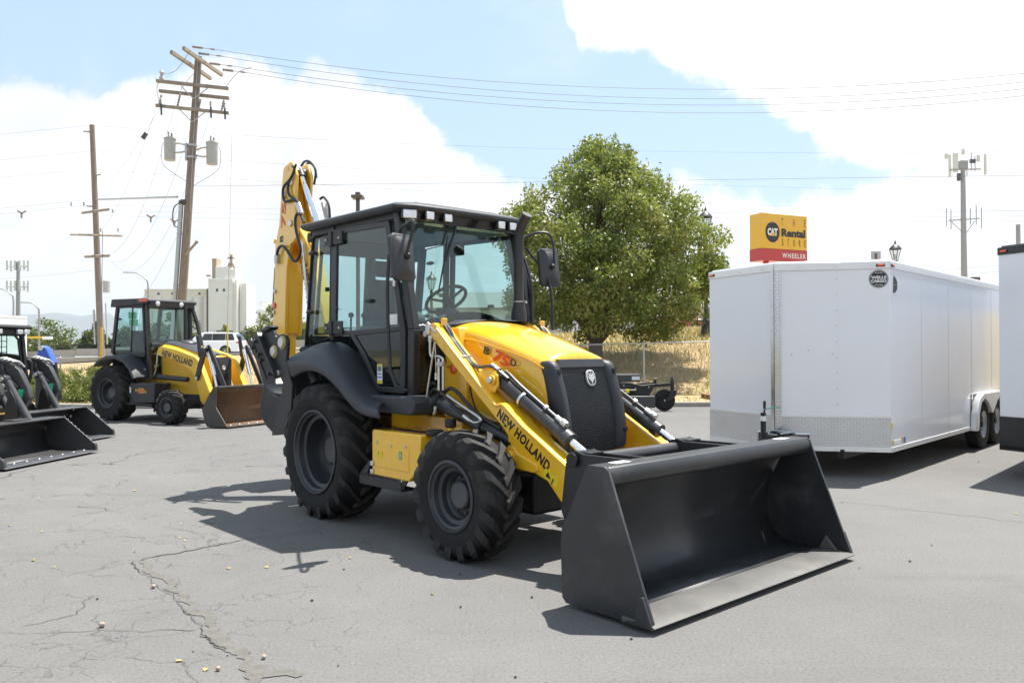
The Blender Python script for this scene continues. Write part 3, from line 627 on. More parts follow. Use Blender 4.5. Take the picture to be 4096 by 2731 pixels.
# inside: seat, wheel, console, dash
SE = MB().prism([(-.22, 1.55), (.28, 1.55), (.30, 1.66), (-.16, 1.68)], -.24, .24).obj('seat', 'seat_fabric', BH, .05)
MB().prism([(-.25, 1.62), (-.13, 1.62), (-.24, 2.30), (-.36, 2.30)], -.22, .22).obj('backrest', 'seat_fabric', SE, .05)
MB().prism([(-.35, 2.33), (-.25, 2.33), (-.28, 2.50), (-.37, 2.50)], -.13, .13).obj('headrest', 'seat_fabric', SE, .04)
MB().b2(-.2, .25, -.2, .2, 1.23, 1.55).obj('seat_base', 'cab_inside', SE, .03)
for s in (-1, 1): MB().b2(-.2, .2, s * .30 - .035, s * .30 + .035, 1.80, 1.86).obj('armrest', 'seat_fabric', SE, .02)
MB().prism([(.70, 1.23), (.95, 1.23), (.86, 1.92), (.72, 1.98)], -.12, .12).obj('steering_column', 'cab_inside', BH, .03)
Ms = Matrix.Translation((.74, 0, 2.05)) @ Matrix.Rotation(R(-35), 4, 'Y')
sw = MB().tube([(.20 * math.cos(a * math.pi / 14), .20 * math.sin(a * math.pi / 14), 0) for a in range(28)], .017, 8, closed=True)
for a in (.5, 2.6, 4.7): sw.tube([(0, 0, -.03), (.20 * math.cos(a), .20 * math.sin(a), 0)], .013, 6)
sw.cyl((0, 0, -.06), (0, 0, 0), .05); sw.xf(Ms).obj('steering_wheel', 'black', BH)
MB().loft([[(1.10, y, 1.70), (1.12, y, 1.75 + .17 * max(0, 1 - (y / .50) ** 2) ** .7), (.92, y, 1.75 + .16 * max(0, 1 - (y / .50) ** 2) ** .7), (.88, y, 1.70)] for y in np.linspace(-.5, .5, 13)], closed=True, cap=True).obj('dashboard', 'gloss_black', BH)
MB().b2(.05, .72, -.56, -.36, 1.23, 1.80).obj('side_console', 'cab_inside', BH, .05)
MB().prism([(-.52, 1.23), (-.30, 1.23), (-.36, 1.95), (-.50, 2.02)], .25, .58).obj('rear_console', 'cab_inside', BH, .04)
MB().b2(.62, .80, -.52, -.40, 1.80, 2.06).obj('monitor_hood', 'cab_inside', BH, .03)
for x, y in ((-.42, -.35), (-.42, -.2)):
    MB().tube([(x, y, 1.6), (x + .02, y, 1.9)], .012, 6).sphere((x + .02, y, 1.93), .03, 8).obj('control_lever', 'black', BH)
# exhaust stack
ex = MB().tube([(1.36, .37, 1.80), (1.36, .37, 1.90), (1.36, .37, 1.98), (1.36, .37, 2.05), (1.36, .37, 2.58), (1.375, .37, 2.66), (1.42, .37, 2.74), (1.475, .37, 2.81)], [.074, .072, .058, .046, .045, .045, .046, .048], 20)
EX = ex.obj('exhaust_stack', 'charcoal', BH)
MB().lathe([(.049, -.012), (.053, -.012), (.053, .012), (.049, .012)], 20, (1.36, .37, 2.005), 'z', True).cyl((1.41, .37, 2.005), (1.46, .37, 2.005), .012, n=8).obj('pipe_clamp', 'zinc', EX)
d_ = Vector((.055, 0, .07)).normalized(); MB().cyl(Vector((1.4752, .37, 2.8102)) - d_ * .01, Vector((1.4752, .37, 2.8102)) + d_ * .001, .041, n=20).obj('pipe_mouth', 'black', EX)
# mirrors
def mirror(cx, cy, cz, arm, rz):
    A = MB().tube(smooth_path(arm, 4), .014, 8).obj('mirror_arm', 'charcoal', BH)
    Mm = Matrix.Translation((cx, cy, cz)) @ Matrix.Rotation(rz, 4, 'Z') @ Matrix.Rotation(R(-8), 4, 'Y')
    w_, h_ = .118, .192
    def rr_(w1, h1, x): return [(x, sy * w1 if k else sy * (w1 - .03), sz * (h1 if not k else h1 - .03)) for sy, sz, ks in ((-1, -1, (0, 1)), (-1, 1, (1, 0)), (1, 1, (0, 1)), (1, -1, (1, 0))) for k in ks]
    B_ = MB().loft([rr_(w_, h_, -.02), rr_(w_, h_, .012), rr_(w_ - .012, h_ - .012, .022), rr_(w_ - .02, h_ - .02, .022), rr_(w_ - .03, h_ - .03, .032), rr_(.03, .07, .05)], closed=True, cap=True).obj('mirror', 'plastic', BH)
    B_.matrix_basis = Mm
    MB().box((-.022, 0, 0), (.004, w_ * 1.8, h_ * 1.85)).obj('mirror_glass', 'chrome', B_)
    MB().sphere((.065, 0, 0), .028, 12).obj('mirror_ball', 'black', B_)
    return A
mirror(1.46, -1.00, 2.315, [(1.0, -.71, 2.60), (1.18, -.80, 2.62), (1.42, -.92, 2.60), (1.60, -1.0, 2.60), (1.63, -1.01, 2.54), (1.56, -1.0, 2.42), (1.52, -1.0, 2.33)], R(8))
mirror(1.12, 1.0, 2.385, [(1.17, .70, 1.80), (1.15, .72, 2.1), (1.03, .74, 2.44), (.98, .76, 2.60), (.98, .80, 2.68), (1.06, .90, 2.735), (1.13, 1.0, 2.72), (1.17, 1.02, 2.6), (1.19, 1.01, 2.42)], R(-8))
MB().tube(smooth_path([(1.20, .69, 1.82), (1.18, .70, 2.2), (1.04, .705, 2.55), (.97, .70, 2.66)], 4), .016, 8).obj('guard_rail', 'charcoal', BH)
MB().tube(smooth_path([(1.22, .95, 1.76), (1.20, .95, 2.15), (1.12, .92, 2.36), (1.0, .80, 2.58)], 4), .014, 8).obj('mirror_stay', 'charcoal', BH)
# --- bonnet
def hood_row(x, w, ze, zc, zb, bul):
    half = [(-w - .012 - bul, zb), (-w - .02 - bul, (zb + ze) / 2), (-w - .012, ze - .10), (-w, ze - .035), (-w + .03, ze - .004), (-w * .62, (ze * .35 + zc * .65)), (-w * .3, zc - .003), (0, zc)]
    return [(x, y, z) for y, z in half] + [(x, -y, z) for y, z in reversed(half[:-1])]
HS = [(1.21, .385, 1.785, 1.825, .97, 0), (1.23, .392, 1.79, 1.832, .97, 0), (1.50, .395, 1.765, 1.825, .97, .004), (1.80, .390, 1.695, 1.765, .96, .008), (2.10, .378, 1.605, 1.675, .93, .008), (2.34, .362, 1.525, 1.590, .86, .004), (2.455, .352, 1.490, 1.545, .82, 0), (2.475, .348, 1.478, 1.528, .82, 0)]
HB = MB().loft([hood_row(*h) for h in HS], cap=True).obj('bonnet', 'yellow', BH, sub=1)
for s in (-1, 1):     # seam between lid and side panel, and panel joints: narrow dark gaskets standing just proud of the sheet
    P = [(1.285, 1.64), (1.45, 1.665), (1.70, 1.640), (1.95, 1.585), (2.15, 1.535), (2.33, 1.475), (2.45, 1.425)]
    MB().tube(smooth_path([(x, s * (.409 - (.012 if x > 2 else 0) - (.02 if x > 2.3 else 0)), z) for x, z in P], 3), .0065, 5).obj('panel_seam', 'sign_yellow', HB)
    MB().tube(smooth_path([(x, s * .418, z) for x, z in ((1.60, 1.30), (1.62, 1.20), (1.67, 1.09), (1.75, 1.02), (1.88, .985), (2.2, .965))], 3), .007, 6).obj('panel_gasket', 'black', HB)
    MB().tube([(1.30, s * .409, 1.79), (1.285, s * .412, 1.60), (1.285, s * .412, 1.0)], .006, 5).obj('panel_gasket', 'black', HB)
MB().loft([[(1.20, -.40, 1.79), (1.20, -.25, 1.835), (1.20, 0, 1.845), (1.20, .25, 1.835), (1.20, .40, 1.79)], [(1.34, -.395, 1.789), (1.34, -.25, 1.829), (1.34, 0, 1.840), (1.34, .25, 1.829), (1.34, .395, 1.789)], [(1.42, -.05, 1.838), (1.42, .10, 1.841), (1.42, .2, 1.838), (1.42, .3, 1.832), (1.42, .395, 1.786)], [(1.58, .10, 1.822), (1.58, .17, 1.825), (1.58, .22, 1.824), (1.58, .28, 1.815), (1.58, .36, 1.785)]]).obj('cowl_mat', 'plastic', BH)
MB().b2(1.30, 1.60, -.46, .46, .92, 1.45).prism([(1.33, 1.40), (1.58, 1.40), (1.50, 1.76), (1.33, 1.76)], -.46, .46).obj('loader_tower', 'yellow', BH, .012)
MB().lathe([(.0005, -.012), (.03, -.012), (.042, -.004), (.042, .006)], 20, (1.44, -.468, 1.41)).obj('side_reflector', 'orange_lens', BH)
# badge on the bonnet side: B 75 D
bx_, bz_ = Vector((.37, 0, -.135)).normalized(), Vector((.135, 0, .37)).normalized()
text('lettering', 'B', (1.775, -.4175, 1.545), bx_, bz_, .062, 'black_print', BH, w=.075, bold=.03)
text('lettering', '75', (1.888, -.4175, 1.488), bx_, bz_, .098, 'red_print', BH, w=.205, bold=.035, shear=.18)
text('lettering', 'D', (2.10, -.4145, 1.452), bx_, bz_, .055, 'black_print', BH, w=.068, bold=.03)
# grille
def gx(z): return 2.475 + .155 * math.sin(min(1, max(0, (1.50 - z) / .62)) * math.pi / 2) - .03 * max(0, (.86 - z)) * 2
zs = np.linspace(.765, 1.49, 15)
for s in (-1, 1):
    rows = []
    for z in zs:
        x = gx(z); f = .4 if z > 1.47 or z < .78 else 1
        rows.append([(x - .14, s * .372, z), (x - .035, s * .374, z), (x + .035 * f, s * .352, z), (x + .045 * f, s * .32, z), (x + .02 * f, s * .265, z), (x - .035, s * .25, z), (x - .14, s * .25, z)])
    GC = MB().loft(rows, closed=True, cap=True).obj('grille_cheek', 'plastic', BH, sub=1)
    MB().cyl((gx(1.40) + .03, s * .318, 1.40), (gx(1.40) + .052, s * .318, 1.402), .021, n=14).obj('cheek_socket', 'black', GC)
    MB().cyl((gx(.93) + .03, s * .318, .93), (gx(.93) + .052, s * .318, .932), .019, n=14).obj('cheek_socket', 'black', GC)
MB().loft([[(gx(z) - .055, -.26, z), (gx(z) - .055, .26, z)] for z in zs]).obj('radiator_core', 'black', BH)
MB().loft([[(gx(z) + .004, -.262, z), (gx(z) + .012, 0, z), (gx(z) + .004, .262, z)] for z in (1.432, 1.45, 1.47, 1.492)]).loft([[(gx(1.492) + .004, -.262, 1.492), (gx(1.492) + .012, 0, 1.492), (gx(1.492) + .004, .262, 1.492)], [(2.42, -.262, 1.498), (2.42, 0, 1.50), (2.42, .262, 1.498)]]).obj('grille_brow', 'plastic', BH)
gm = MB()
for z in np.arange(.775, 1.432, .0148):
    x = gx(z); gm.loft([[(x - .022, y, z - .0035), (x - .022, y, z + .0035), (x - .010, y, z + .0035), (x - .010, y, z - .0035)] for y in (-.255, 0, .255)], closed=True)
for y in np.arange(-.25, .2501, .0172):
    gm.loft([[(gx(z) - .020, y - .003, z), (gx(z) - .020, y + .003, z), (gx(z) - .011, y + .003, z), (gx(z) - .011, y - .003, z)] for z in zs[:14]], closed=True)
struct(gm.obj('grille_mesh', 'plastic', BH, smooth=False), 'stuff')
# maker's badge: a pale rounded ring with leaf-like strokes
gz = 1.345; bx0 = gx(gz) + .002; tilt = Matrix.Translation((bx0, .055, gz)) @ Matrix.Rotation(R(-14), 4, 'Y')
bd = MB().loft([[(x, (sc_ * .05) * math.copysign(abs(math.cos(a)) ** .75, math.cos(a)), (sc_ * .064) * math.copysign(abs(math.sin(a)) ** .75, math.sin(a))) for a in np.linspace(0, 2 * math.pi, 29)[:-1]] for x, sc_ in ((-.006, 1), (.006, 1), (.008, .92))], closed=True, cap=True)
BD = bd.xf(tilt).obj('badge', 'trim_white', BH)
BI = MB().loft([[(x, (.041) * math.copysign(abs(math.cos(a)) ** .75, math.cos(a)), (.055) * math.copysign(abs(math.sin(a)) ** .75, math.sin(a))) for a in np.linspace(0, 2 * math.pi, 29)[:-1]] for x in (.0085, .0098)], closed=True, cap=True).xf(tilt).obj('badge_field', 'charcoal', BD)
lf = MB().b2(.0098, .0115, -.0028, .0028, -.052, .05)
for k, z in enumerate((-.028, -.008, .012)):
    for s in (-1, 1): lf.prism([(s * .003, z - .006), (s * .003, z + .004), (s * (.033 - .004 * k), z + .036 - .004 * k), (s * (.036 - .004 * k), z + .026 - .004 * k)], .0098, .0115, 'x')
lf.xf(tilt).obj('badge_leaf', 'trim_white', BD)
# --- loader arms
ARM = [(1.33, 1.79), (1.40, 1.80), (1.46, 1.765), (1.62, 1.615), (2.15, 1.185), (2.19, 1.155), (2.26, 1.168), (2.30, 1.150), (2.50, 1.01), (3.02, .725), (3.045, .66), (3.005, .46), (2.96, .405), (2.92, .41), (2.89, .49), (2.75, .625), (2.62, .668), (2.36, .675), (2.325, .72), (2.325, .92), (2.26, .985), (1.87, 1.285), (1.42, 1.63), (1.345, 1.70)]
for s in (-1, 1):
    A = MB().prism(ARM, s * .645, s * .505).obj('loader_arm', 'yellow', BH, .012, seg=3)
    MB().prism([(1.88, 1.34), (1.95, 1.405), (2.09, 1.41), (2.155, 1.375), (2.165, 1.30), (2.12, 1.235), (2.0, 1.26)], s * .598, s * .578).prism([(1.88, 1.34), (1.95, 1.405), (2.09, 1.41), (2.155, 1.375), (2.165, 1.30), (2.12, 1.235), (2.0, 1.26)], s * .452, s * .432).b2(1.95, 2.05, s * .58, s * .45, 1.30, 1.40).obj('cylinder_bracket', 'yellow', A, .006)
    # stiffening rim along the upper edge of the outer plate, lower boss plate with its pin
    rim = [(1.45, 1.745), (1.62, 1.60), (2.15, 1.17), (2.195, 1.14), (2.262, 1.152), (2.30, 1.135), (2.50, .995), (3.0, .715)]
    MB().loft([[(x, s * .644, z + .012), (x, s * .655, z + .010), (x, s * .655, z - .010), (x, s * .644, z - .014)] for x, z in rim], closed=True, cap=True).obj('arm_rim', 'yellow', A, .003)
    MB().prism([(2.315, .83), (2.40, .85), (2.45, .80), (2.66, .735), (2.67, .695), (2.62, .675), (2.40, .69), (2.315, .71)], s * .643, s * .662).obj('gusset_plate', 'yellow', A, .006)
    MB().cyl((2.375, s * .655, .775), (2.375, s * .69, .775), .042, n=20).obj('pin_boss', 'yellow', A, .005)
    MB().cyl((2.375, s * .685, .775), (2.375, s * .70, .775), .026, n=6).obj('pin_bolt', 'zinc', A, .003)
    MB().cyl((2.105, s * .603, 1.335), (2.105, s * .625, 1.335), .042, n=20).obj('pin_boss', 'yellow', A, .004)
    MB().cyl((2.105, s * .62, 1.335), (2.105, s * .645, 1.335), .026, n=14).obj('pin_bolt', 'zinc', A, .004)
    MB().cyl((2.955, s * .64, .585), (2.955, s * .652, .585), .036, n=20).obj('arm_reflector', 'orange_lens', A, .003)
    MB().cyl((2.965, s * .64, .475), (2.965, s * .66, .475), .018, n=12).obj('pin_bolt', 'black', A)
    # dump cylinder on top of the arm
    y = s * .515
    Cy = MB().cyl((2.085, y, 1.345), (2.84, y, .925), .056, n=24).obj('dump_cylinder', 'bucket_paint', BH, .004)
    MB().cyl((2.80, y, .947), (2.865, y, .911), .061, n=24).obj('cylinder_gland', 'gunmetal', Cy, .004)
    MB().cyl((2.85, y, .92), (3.04, y, .814), .031, n=20).obj('piston_rod', 'chrome', Cy)
    a_, b_ = Vector((2.36, y, 1.192)), Vector((2.38, y, 1.181)); MB().cyl(a_, b_, .064, n=20).obj('cylinder_strap', 'zinc', Cy)
    MB().tube(smooth_path([(2.13, y, 1.40), (2.18, y - .01 * s, 1.385), (2.30, y, 1.315), (2.40, y, 1.255), (2.76, y, 1.05)], 3), .0135, 8).obj('hard_line', 'gunmetal', Cy)
    MB().cyl((2.60, y, 1.145), (2.625, y, 1.131), .021, n=8).cyl((2.72, y, 1.076), (2.80, y, 1.03), .021, n=8).cyl((2.78, y, 1.045), (2.82, y, 1.02), .029, n=12).obj('hose_fitting', 'zinc', Cy)
    # lift cylinder below
    Lc = MB().cyl((1.40, s * .60, 1.135), (2.0, s * .60, .965), .06, n=22).cyl((1.372, s * .60, 1.142), (1.44, s * .60, 1.123), .075, n=22).obj('lift_cylinder', 'bucket_paint', BH, .004)
    MB().cyl((1.99, s * .60, .968), (2.36, s * .60, .86), .047, n=20).obj('cylinder_barrel', 'charcoal', Lc)
    MB().cyl((1.39, s * .655, 1.138), (1.39, s * .70, 1.138), .042, n=18).obj('pin_bolt', 'hub_grey', Lc, .004)
    MB().tube(smooth_path([(1.63, s * .68, 1.20), (1.81, s * .68, 1.13), (1.99, s * .68, 1.062), (2.045, s * .68, 1.035), (2.05, s * .68, 1.015), (2.01, s * .68, 1.002), (1.95, s * .68, 1.005), (1.86, s * .68, 1.04)], 4), .011, 8).obj('steel_pipe', 'zinc', Lc)
    MB().cyl((1.84, s * .675, 1.045), (1.92, s * .675, 1.01), .019, n=8).obj('hose_fitting', 'zinc', Lc)
    MB().tube(smooth_path([(1.36, s * .66, 1.17), (1.40, s * .66, 1.225), (1.47, s * .67, 1.245), (1.54, s * .67, 1.22), (1.66, s * .66, 1.14), (1.75, s * .66, 1.08), (1.90, s * .64, 1.02)], 4), .016, 8).obj('hydraulic_hose', 'hose', Lc)
    MB().tube(smooth_path([(1.54, s * .64, 1.22), (1.62, s * .64, 1.255), (1.70, s * .64, 1.235), (1.80, s * .63, 1.16), (1.95, s * .62, 1.06), (2.2, s * .60, .96)], 4), .016, 8).obj('hydraulic_hose', 'hose', Lc)
    for dz in (0, .03):
        MB().tube(smooth_path([(1.36, s * (.55 + dz), 1.79), (1.43, s * (.55 + dz), 1.80), (1.50, s * (.55 + dz), 1.745), (1.56, s * (.55 + dz), 1.665), (1.64, s * (.55 + dz), 1.60), (1.74, s * (.55 + dz), 1.515), (1.82, s * (.55 + dz), 1.455), (1.91, s * (.55 + dz), 1.43), (2.0, s * (.55 + dz), 1.44), (2.08, s * (.55 + dz), 1.435), (2.15, s * (.545 + dz * .6), 1.395), (2.22, s * (.535 + dz * .3), 1.345)], 4), .0125, 8).obj('hydraulic_hose', 'gunmetal', A)
    MB().b2(1.70, 1.76, s * .615, s * .53, 1.50, 1.525).obj('hose_clamp', 'zinc', A, .004)
    MB().cyl((2.05, s * .56, 1.45), (2.14, s * .56, 1.41), .019, n=8).obj('hose_fitting', 'zinc', A)
    # steel pipes, bleed rod and coupler beside the cab front
    K = MB().tube(smooth_path([(1.40, s * .68, 1.67), (1.40, s * .68, 1.55), (1.43, s * .68, 1.51), (1.50, s * .68, 1.52), (1.565, s * .68, 1.50), (1.575, s * .68, 1.46), (1.575, s * .68, 1.24)], 4), .0105, 8).obj('steel_pipe', 'zinc', BH)
    MB().tube([(1.53, s * .69, 1.50), (1.53, s * .69, 1.24)], .0105, 8).obj('steel_pipe', 'zinc', K)
    MB().tube([(1.49, s * .70, 1.63), (1.435, s * .70, 1.42), (1.36, s * .70, 1.11)], .009, 6).obj('steel_rod', 'zinc', K)
    MB().tube([(1.485, s * .69, 1.62), (1.495, s * .69, 1.38)], .004, 6).cyl((1.495, s * .69, 1.38), (1.495, s * .69, 1.325), .013, n=8).obj('bleed_cable', 'zinc', K)
    MB().box((1.555, s * .69, 1.455), (.085, .03, .038)).obj('pipe_bracket', 'galv', K, .004)
    MB().tube(smooth_path([(1.345, s * .68, 1.13), (1.345, s * .68, 1.07), (1.335, s * .68, 1.04), (1.30, s * .66, 1.03)], 3), .014, 8).tube(smooth_path([(1.44, s * .66, 1.10), (1.44, s * .66, 1.06), (1.42, s * .66, 1.035), (1.40, s * .64, 1.03)], 3), .014, 8).obj('pipe_elbow', 'zinc', K)
    q = MB().cyl((1.31, s * .64, 1.80), (1.43, s * .64, 1.715), .014, n=8).box((1.33, s * .64, 1.745), (.06, .04, .09)).cyl((1.29, s * .66, 1.705), (1.29, s * .60, 1.705), .026, n=12).box((1.36, s * .64, 1.665), (.05, .03, .06)); q.obj('hydraulic_valve', 'zinc', K, .004)
    MB().box((1.455, s * .575, 1.80), (.03, .05, .075)).obj('lifting_lug', 'yellow', A, .006)
ax_, az_ = Vector((.515, 0, -.345)).normalized(), Vector((.345, 0, .515)).normalized()
AR = [o for o in BH.children if o.name.startswith('loader_arm')][0]
text('lettering', 'NEW HOLLAND', (2.20, -.6465, 1.062), ax_, az_, .078, 'black_print', AR, w=.66, bold=.035, spacing=1.1)
MB().prism([(2.265, 1.0), (2.325, 1.02), (2.335, .955)], -.6475, -.6455).obj('warning_sticker', 'decal_yellow', AR)
MB().prism([(2.735, .722), (2.875, .655), (2.845, .592), (2.705, .66)], -.6475, -.6455).obj('warning_sticker', 'decal_yellow', AR)
MB().prism([(2.735, .665), (2.785, .642), (2.765, .698)], -.6485, -.6475).prism([(2.81, .655), (2.82, .65), (2.80, .61), (2.79, .615)], -.6485, -.6475).obj('pictogram', 'black_print', AR)
MB().prism([(2.28, .998), (2.315, 1.01), (2.32, .975)], -.6485, -.6475).obj('pictogram', 'black_print', AR)
# --- front bucket
FB = MB().loft([[(x, -1.16, z), (x, 1.16, z)] for x, z in ((3.64, .878), (3.60, .83), (3.54, .74), (3.475, .62), (3.43, .48), (3.415, .34), (3.43, .22), (3.47, .13), (3.54, .07), (3.62, .045), (3.95, .032))])
FB = FB.obj('front_bucket', 'bucket_paint', BH, ang=60); md = FB.modifiers.new('solid', 'SOLIDIFY'); md.thickness = .016; md.offset = 1
MB().b2(3.58, 3.93, -1.155, 1.155, .036, .052).obj('bucket_floor', 'bucket_floor', FB, .003)
MB().prism([(3.90, .03), (3.90, .062), (4.10, .060), (4.135, .042), (4.12, .03)], -1.195, 1.195).obj('cutting_edge', 'bucket_floor', FB, .003)
SPp = [(3.615, .86), (3.64, .888), (3.765, .888), (3.795, .865), (4.112, .06), (4.10, .03), (3.45, .03), (3.418, .06), (3.405, .40), (3.418, .49), (3.50, .62)]
for s in (-1, 1):
    MB().prism(SPp, s * 1.162, s * 1.182).obj('side_plate', 'bucket_paint', FB, .003)
    MB().prism([(4.03, .195), (4.055, .20), (4.118, .045), (4.10, .03), (3.92, .03), (3.93, .048), (4.00, .06)], s * 1.183, s * 1.203).obj('side_cutter', 'bucket_paint', FB, .004)
    MB().prism([(3.88, .06), (4.02, .06), (3.93, .16)], s * 1.160, s * 1.13).obj('corner_gusset', 'bucket_floor', FB, .004)
RL = MB().loft([[(3.625, y, .885), (3.775, y, .885), (3.80, y, .855), (3.805, y, .815), (3.785, y, .78), (3.745, y, .762), (3.70, y, .77), (3.63, y, .80)] for y in (-1.16, 1.16)], closed=True, cap=True).obj('top_rail', 'bucket_paint', FB, .012, seg=3)
for y in (-.95, .93): MB().b2(3.65, 3.72, y - .07, y + .07, .8855, .8875).obj('rail_sticker', 'white_print', RL)
for s in (-1, 1):
    for y in (.665, .50):
        MB().prism([(2.955, .80), (2.985, .855), (3.05, .875), (3.12, .855), (3.585, .86), (3.50, .715), (3.42, .50), (3.395, .25), (3.02, .34), (2.935, .38), (2.905, .45)], s * y, s * (y - .022)).obj('bucket_ear', 'charcoal', FB, .005)
    MB().cyl((3.04, s * .69, .812), (3.04, s * .46, .812), .03, n=18).obj('bucket_pin', 'gunmetal', FB, .004)
    MB().cyl((3.04, s * .69, .812), (3.04, s * .70, .812), .05, n=24).obj('pin_washer', 'black', FB, .004)
    MB().b2(3.02, 3.16, s * .645, s * .50, .845, .868).obj('ear_bridge', 'charcoal', FB, .004)
MB().cyl((3.03, -.50, .79), (3.03, .50, .79), .052, n=24).obj('torque_tube', 'gunmetal', FB)
# --- backhoe boom, dipper, bucket, stabilisers
BO = MB().prism([(-2.06, 3.60), (-2.04, 3.70), (-1.98, 3.72), (-1.93, 3.60), (-1.86, 3.25), (-1.74, 2.98), (-1.46, 2.70), (-1.12, 1.75), (-.86, 1.10), (-1.16, 1.02), (-1.36, 1.60), (-1.44, 1.80), (-1.66, 2.60), (-1.78, 2.95)], -.232, -.088).obj('boom', 'yellow', BH, .014)
MB().cyl((-1.83, -.16, 3.64), (-1.26, -.16, 2.70), .036, n=20).obj('boom_piston_rod', 'chrome', BO)
MB().cyl((-1.85, -.225, 3.655), (-1.85, -.09, 3.655), .05, n=18).cyl((-1.86, -.16, 3.68), (-1.80, -.16, 3.59), .052, n=18).obj('rod_eye', 'gunmetal', BO, .004)
MB().cyl((-1.93, -.28, 3.70), (-1.93, -.045, 3.70), .025, n=12).obj('boom_pin', 'yellow', BO)
bt, bu = Vector((.19, 0, -.69)).normalized(), Vector((.69, 0, .19)).normalized()
text('lettering', 'NEW HOLLAND', (-1.665, -.2365, 2.53), bt, bu, .13, 'black_print', BO, w=1.0, bold=.035, spacing=1.1)
MB().tube(smooth_path([(-1.62, -.26, 2.80), (-1.50, -.265, 2.3), (-1.36, -.265, 1.8), (-1.20, -.265, 1.3)], 3), .017, 8).obj('steel_pipe', 'zinc', BO)
DI = MB().prism([(-2.05, 3.70), (-2.02, 3.735), (-1.86, 3.775), (-1.80, 3.74), (-1.725, 3.60), (-1.75, 3.30), (-1.72, 3.0), (-1.72, 2.87), (-1.87, 2.80), (-1.95, 2.55), (-1.97, 2.40), (-2.01, 1.745), (-2.28, 1.77), (-2.325, 1.85), (-2.275, 2.5), (-2.25, 2.85), (-2.155, 3.06), (-2.11, 3.37)], -.275, -.235).prism([(-2.05, 3.70), (-2.02, 3.735), (-1.86, 3.775), (-1.80, 3.74), (-1.725, 3.60), (-1.75, 3.30), (-1.72, 3.0), (-1.72, 2.87), (-1.87, 2.80), (-1.95, 2.55), (-1.97, 2.40), (-2.01, 1.745), (-2.28, 1.77), (-2.325, 1.85), (-2.275, 2.5), (-2.25, 2.85), (-2.155, 3.06), (-2.11, 3.37)], -.085, -.05)
DI.prism([(-1.95, 2.60), (-1.965, 2.42), (-2.02, 1.77), (-2.27, 1.78), (-2.24, 2.5), (-2.14, 2.9)], -.235, -.085)
DP = DI.obj('dipper', 'yellow', BH, .010)
MB().b2(-2.23, -2.06, -.22, -.10, 1.30, 1.78).obj('dipper_extension', 'yellow', DP, .008)
MB().prism([(-2.36, 1.98), (-2.33, 1.97), (-2.275, 2.56), (-2.29, 2.57)], -.27, -.10).obj('hose_guard', 'black', DP, .004)
MB().b2(-2.31, -2.26, -.27, -.21, 2.86, 2.91).obj('stop_lug', 'yellow', DP, .006)
MB().b2(-2.40, -2.36, -.15, -.02, 2.12, 2.36).obj('rear_plate', 'galv', DP, .004)
MB().cyl((-2.27, -.29, 2.11), (-2.27, -.27, 2.11), .04, n=18).obj('dipper_reflector', 'red_lens', DP, .004)
for x, z in ((-2.245, 2.28), (-2.275, 2.03), (-2.27, 1.84), (-2.0, 3.40), (-1.85, 3.05), (-1.83, 3.52)): MB().cyl((x, -.296, z), (x, -.275, z), .024 if z < 2.4 else .04, n=12).obj('pin_bolt', 'zinc', DP, .003)
for x, y, z in ((-2.16, -.28, 2.66),): MB().b2(x - .05, x + .03, y - .03, y + .01, z - .05, z + .05).obj('hose_block', 'galv', DP, .004)
for zx, zz, ch, hh, ww, mt in ((-2.055, 3.315, '75', .11, .30, 'red_print'), (-2.115, 2.93, 'B', .085, .08, 'black_print')):
    text('lettering', ch, (zx - .02, -.2765, zz - ww), Vector((-.03, 0, 1)), Vector((-1, 0, -.03)), hh, mt, DP, w=ww, bold=.03) if False else text('lettering', ch, (zx + .07, -.2765, zz - ww), Vector((.06, 0, 1)), Vector((-1, 0, .06)), hh, mt, DP, w=ww, bold=.03)
text('lettering', 'EXTEND', (-1.845, -.2765, 2.68), Vector((.2, 0, 1)), Vector((-1, 0, .2)), .03, 'black_print', DP, w=.13)
for pth, r_ in (([(-1.76, -.30, 3.70), (-1.71, -.30, 3.65), (-1.79, -.30, 3.57), (-1.98, -.30, 3.49), (-2.0, -.30, 3.39), (-1.94, -.30, 3.31), (-1.81, -.30, 3.31), (-1.71, -.30, 3.30), (-1.65, -.30, 3.23)], .015),
                ([(-1.68, -.30, 3.71), (-1.75, -.30, 3.61), (-1.86, -.30, 3.52), (-1.87, -.30, 3.42), (-1.81, -.30, 3.35), (-1.69, -.30, 3.31), (-1.60, -.30, 3.24)], .015),
                ([(-1.47, -.31, 3.01), (-1.53, -.31, 3.09), (-1.61, -.31, 3.13), (-1.67, -.31, 3.09), (-1.67, -.31, 2.98), (-1.61, -.31, 2.84), (-1.55, -.31, 2.72), (-1.59, -.31, 2.63), (-1.69, -.31, 2.59), (-1.79, -.31, 2.66), (-1.90, -.31, 2.75), (-2.0, -.31, 2.80), (-2.10, -.31, 2.77), (-2.14, -.31, 2.69)], .0165),
                ([(-2.06, -.03, 3.79), (-1.98, -.03, 3.83), (-1.86, -.03, 3.81), (-1.75, -.03, 3.73), (-1.71, -.03, 3.65), (-1.75, -.03, 3.52)], .014),
                ([(-2.02, -.01, 3.74), (-1.96, -.01, 3.80), (-1.86, -.01, 3.79), (-1.77, -.01, 3.72), (-1.73, -.01, 3.60)], .014),
                ([(-1.66, .0, 3.34), (-1.58, .0, 3.35), (-1.49, .0, 3.28), (-1.45, .0, 3.19), (-1.44, .0, 3.05)], .015)):
    MB().tube(smooth_path(pth, 4), r_, 8).obj('hydraulic_hose', 'hose', DP)
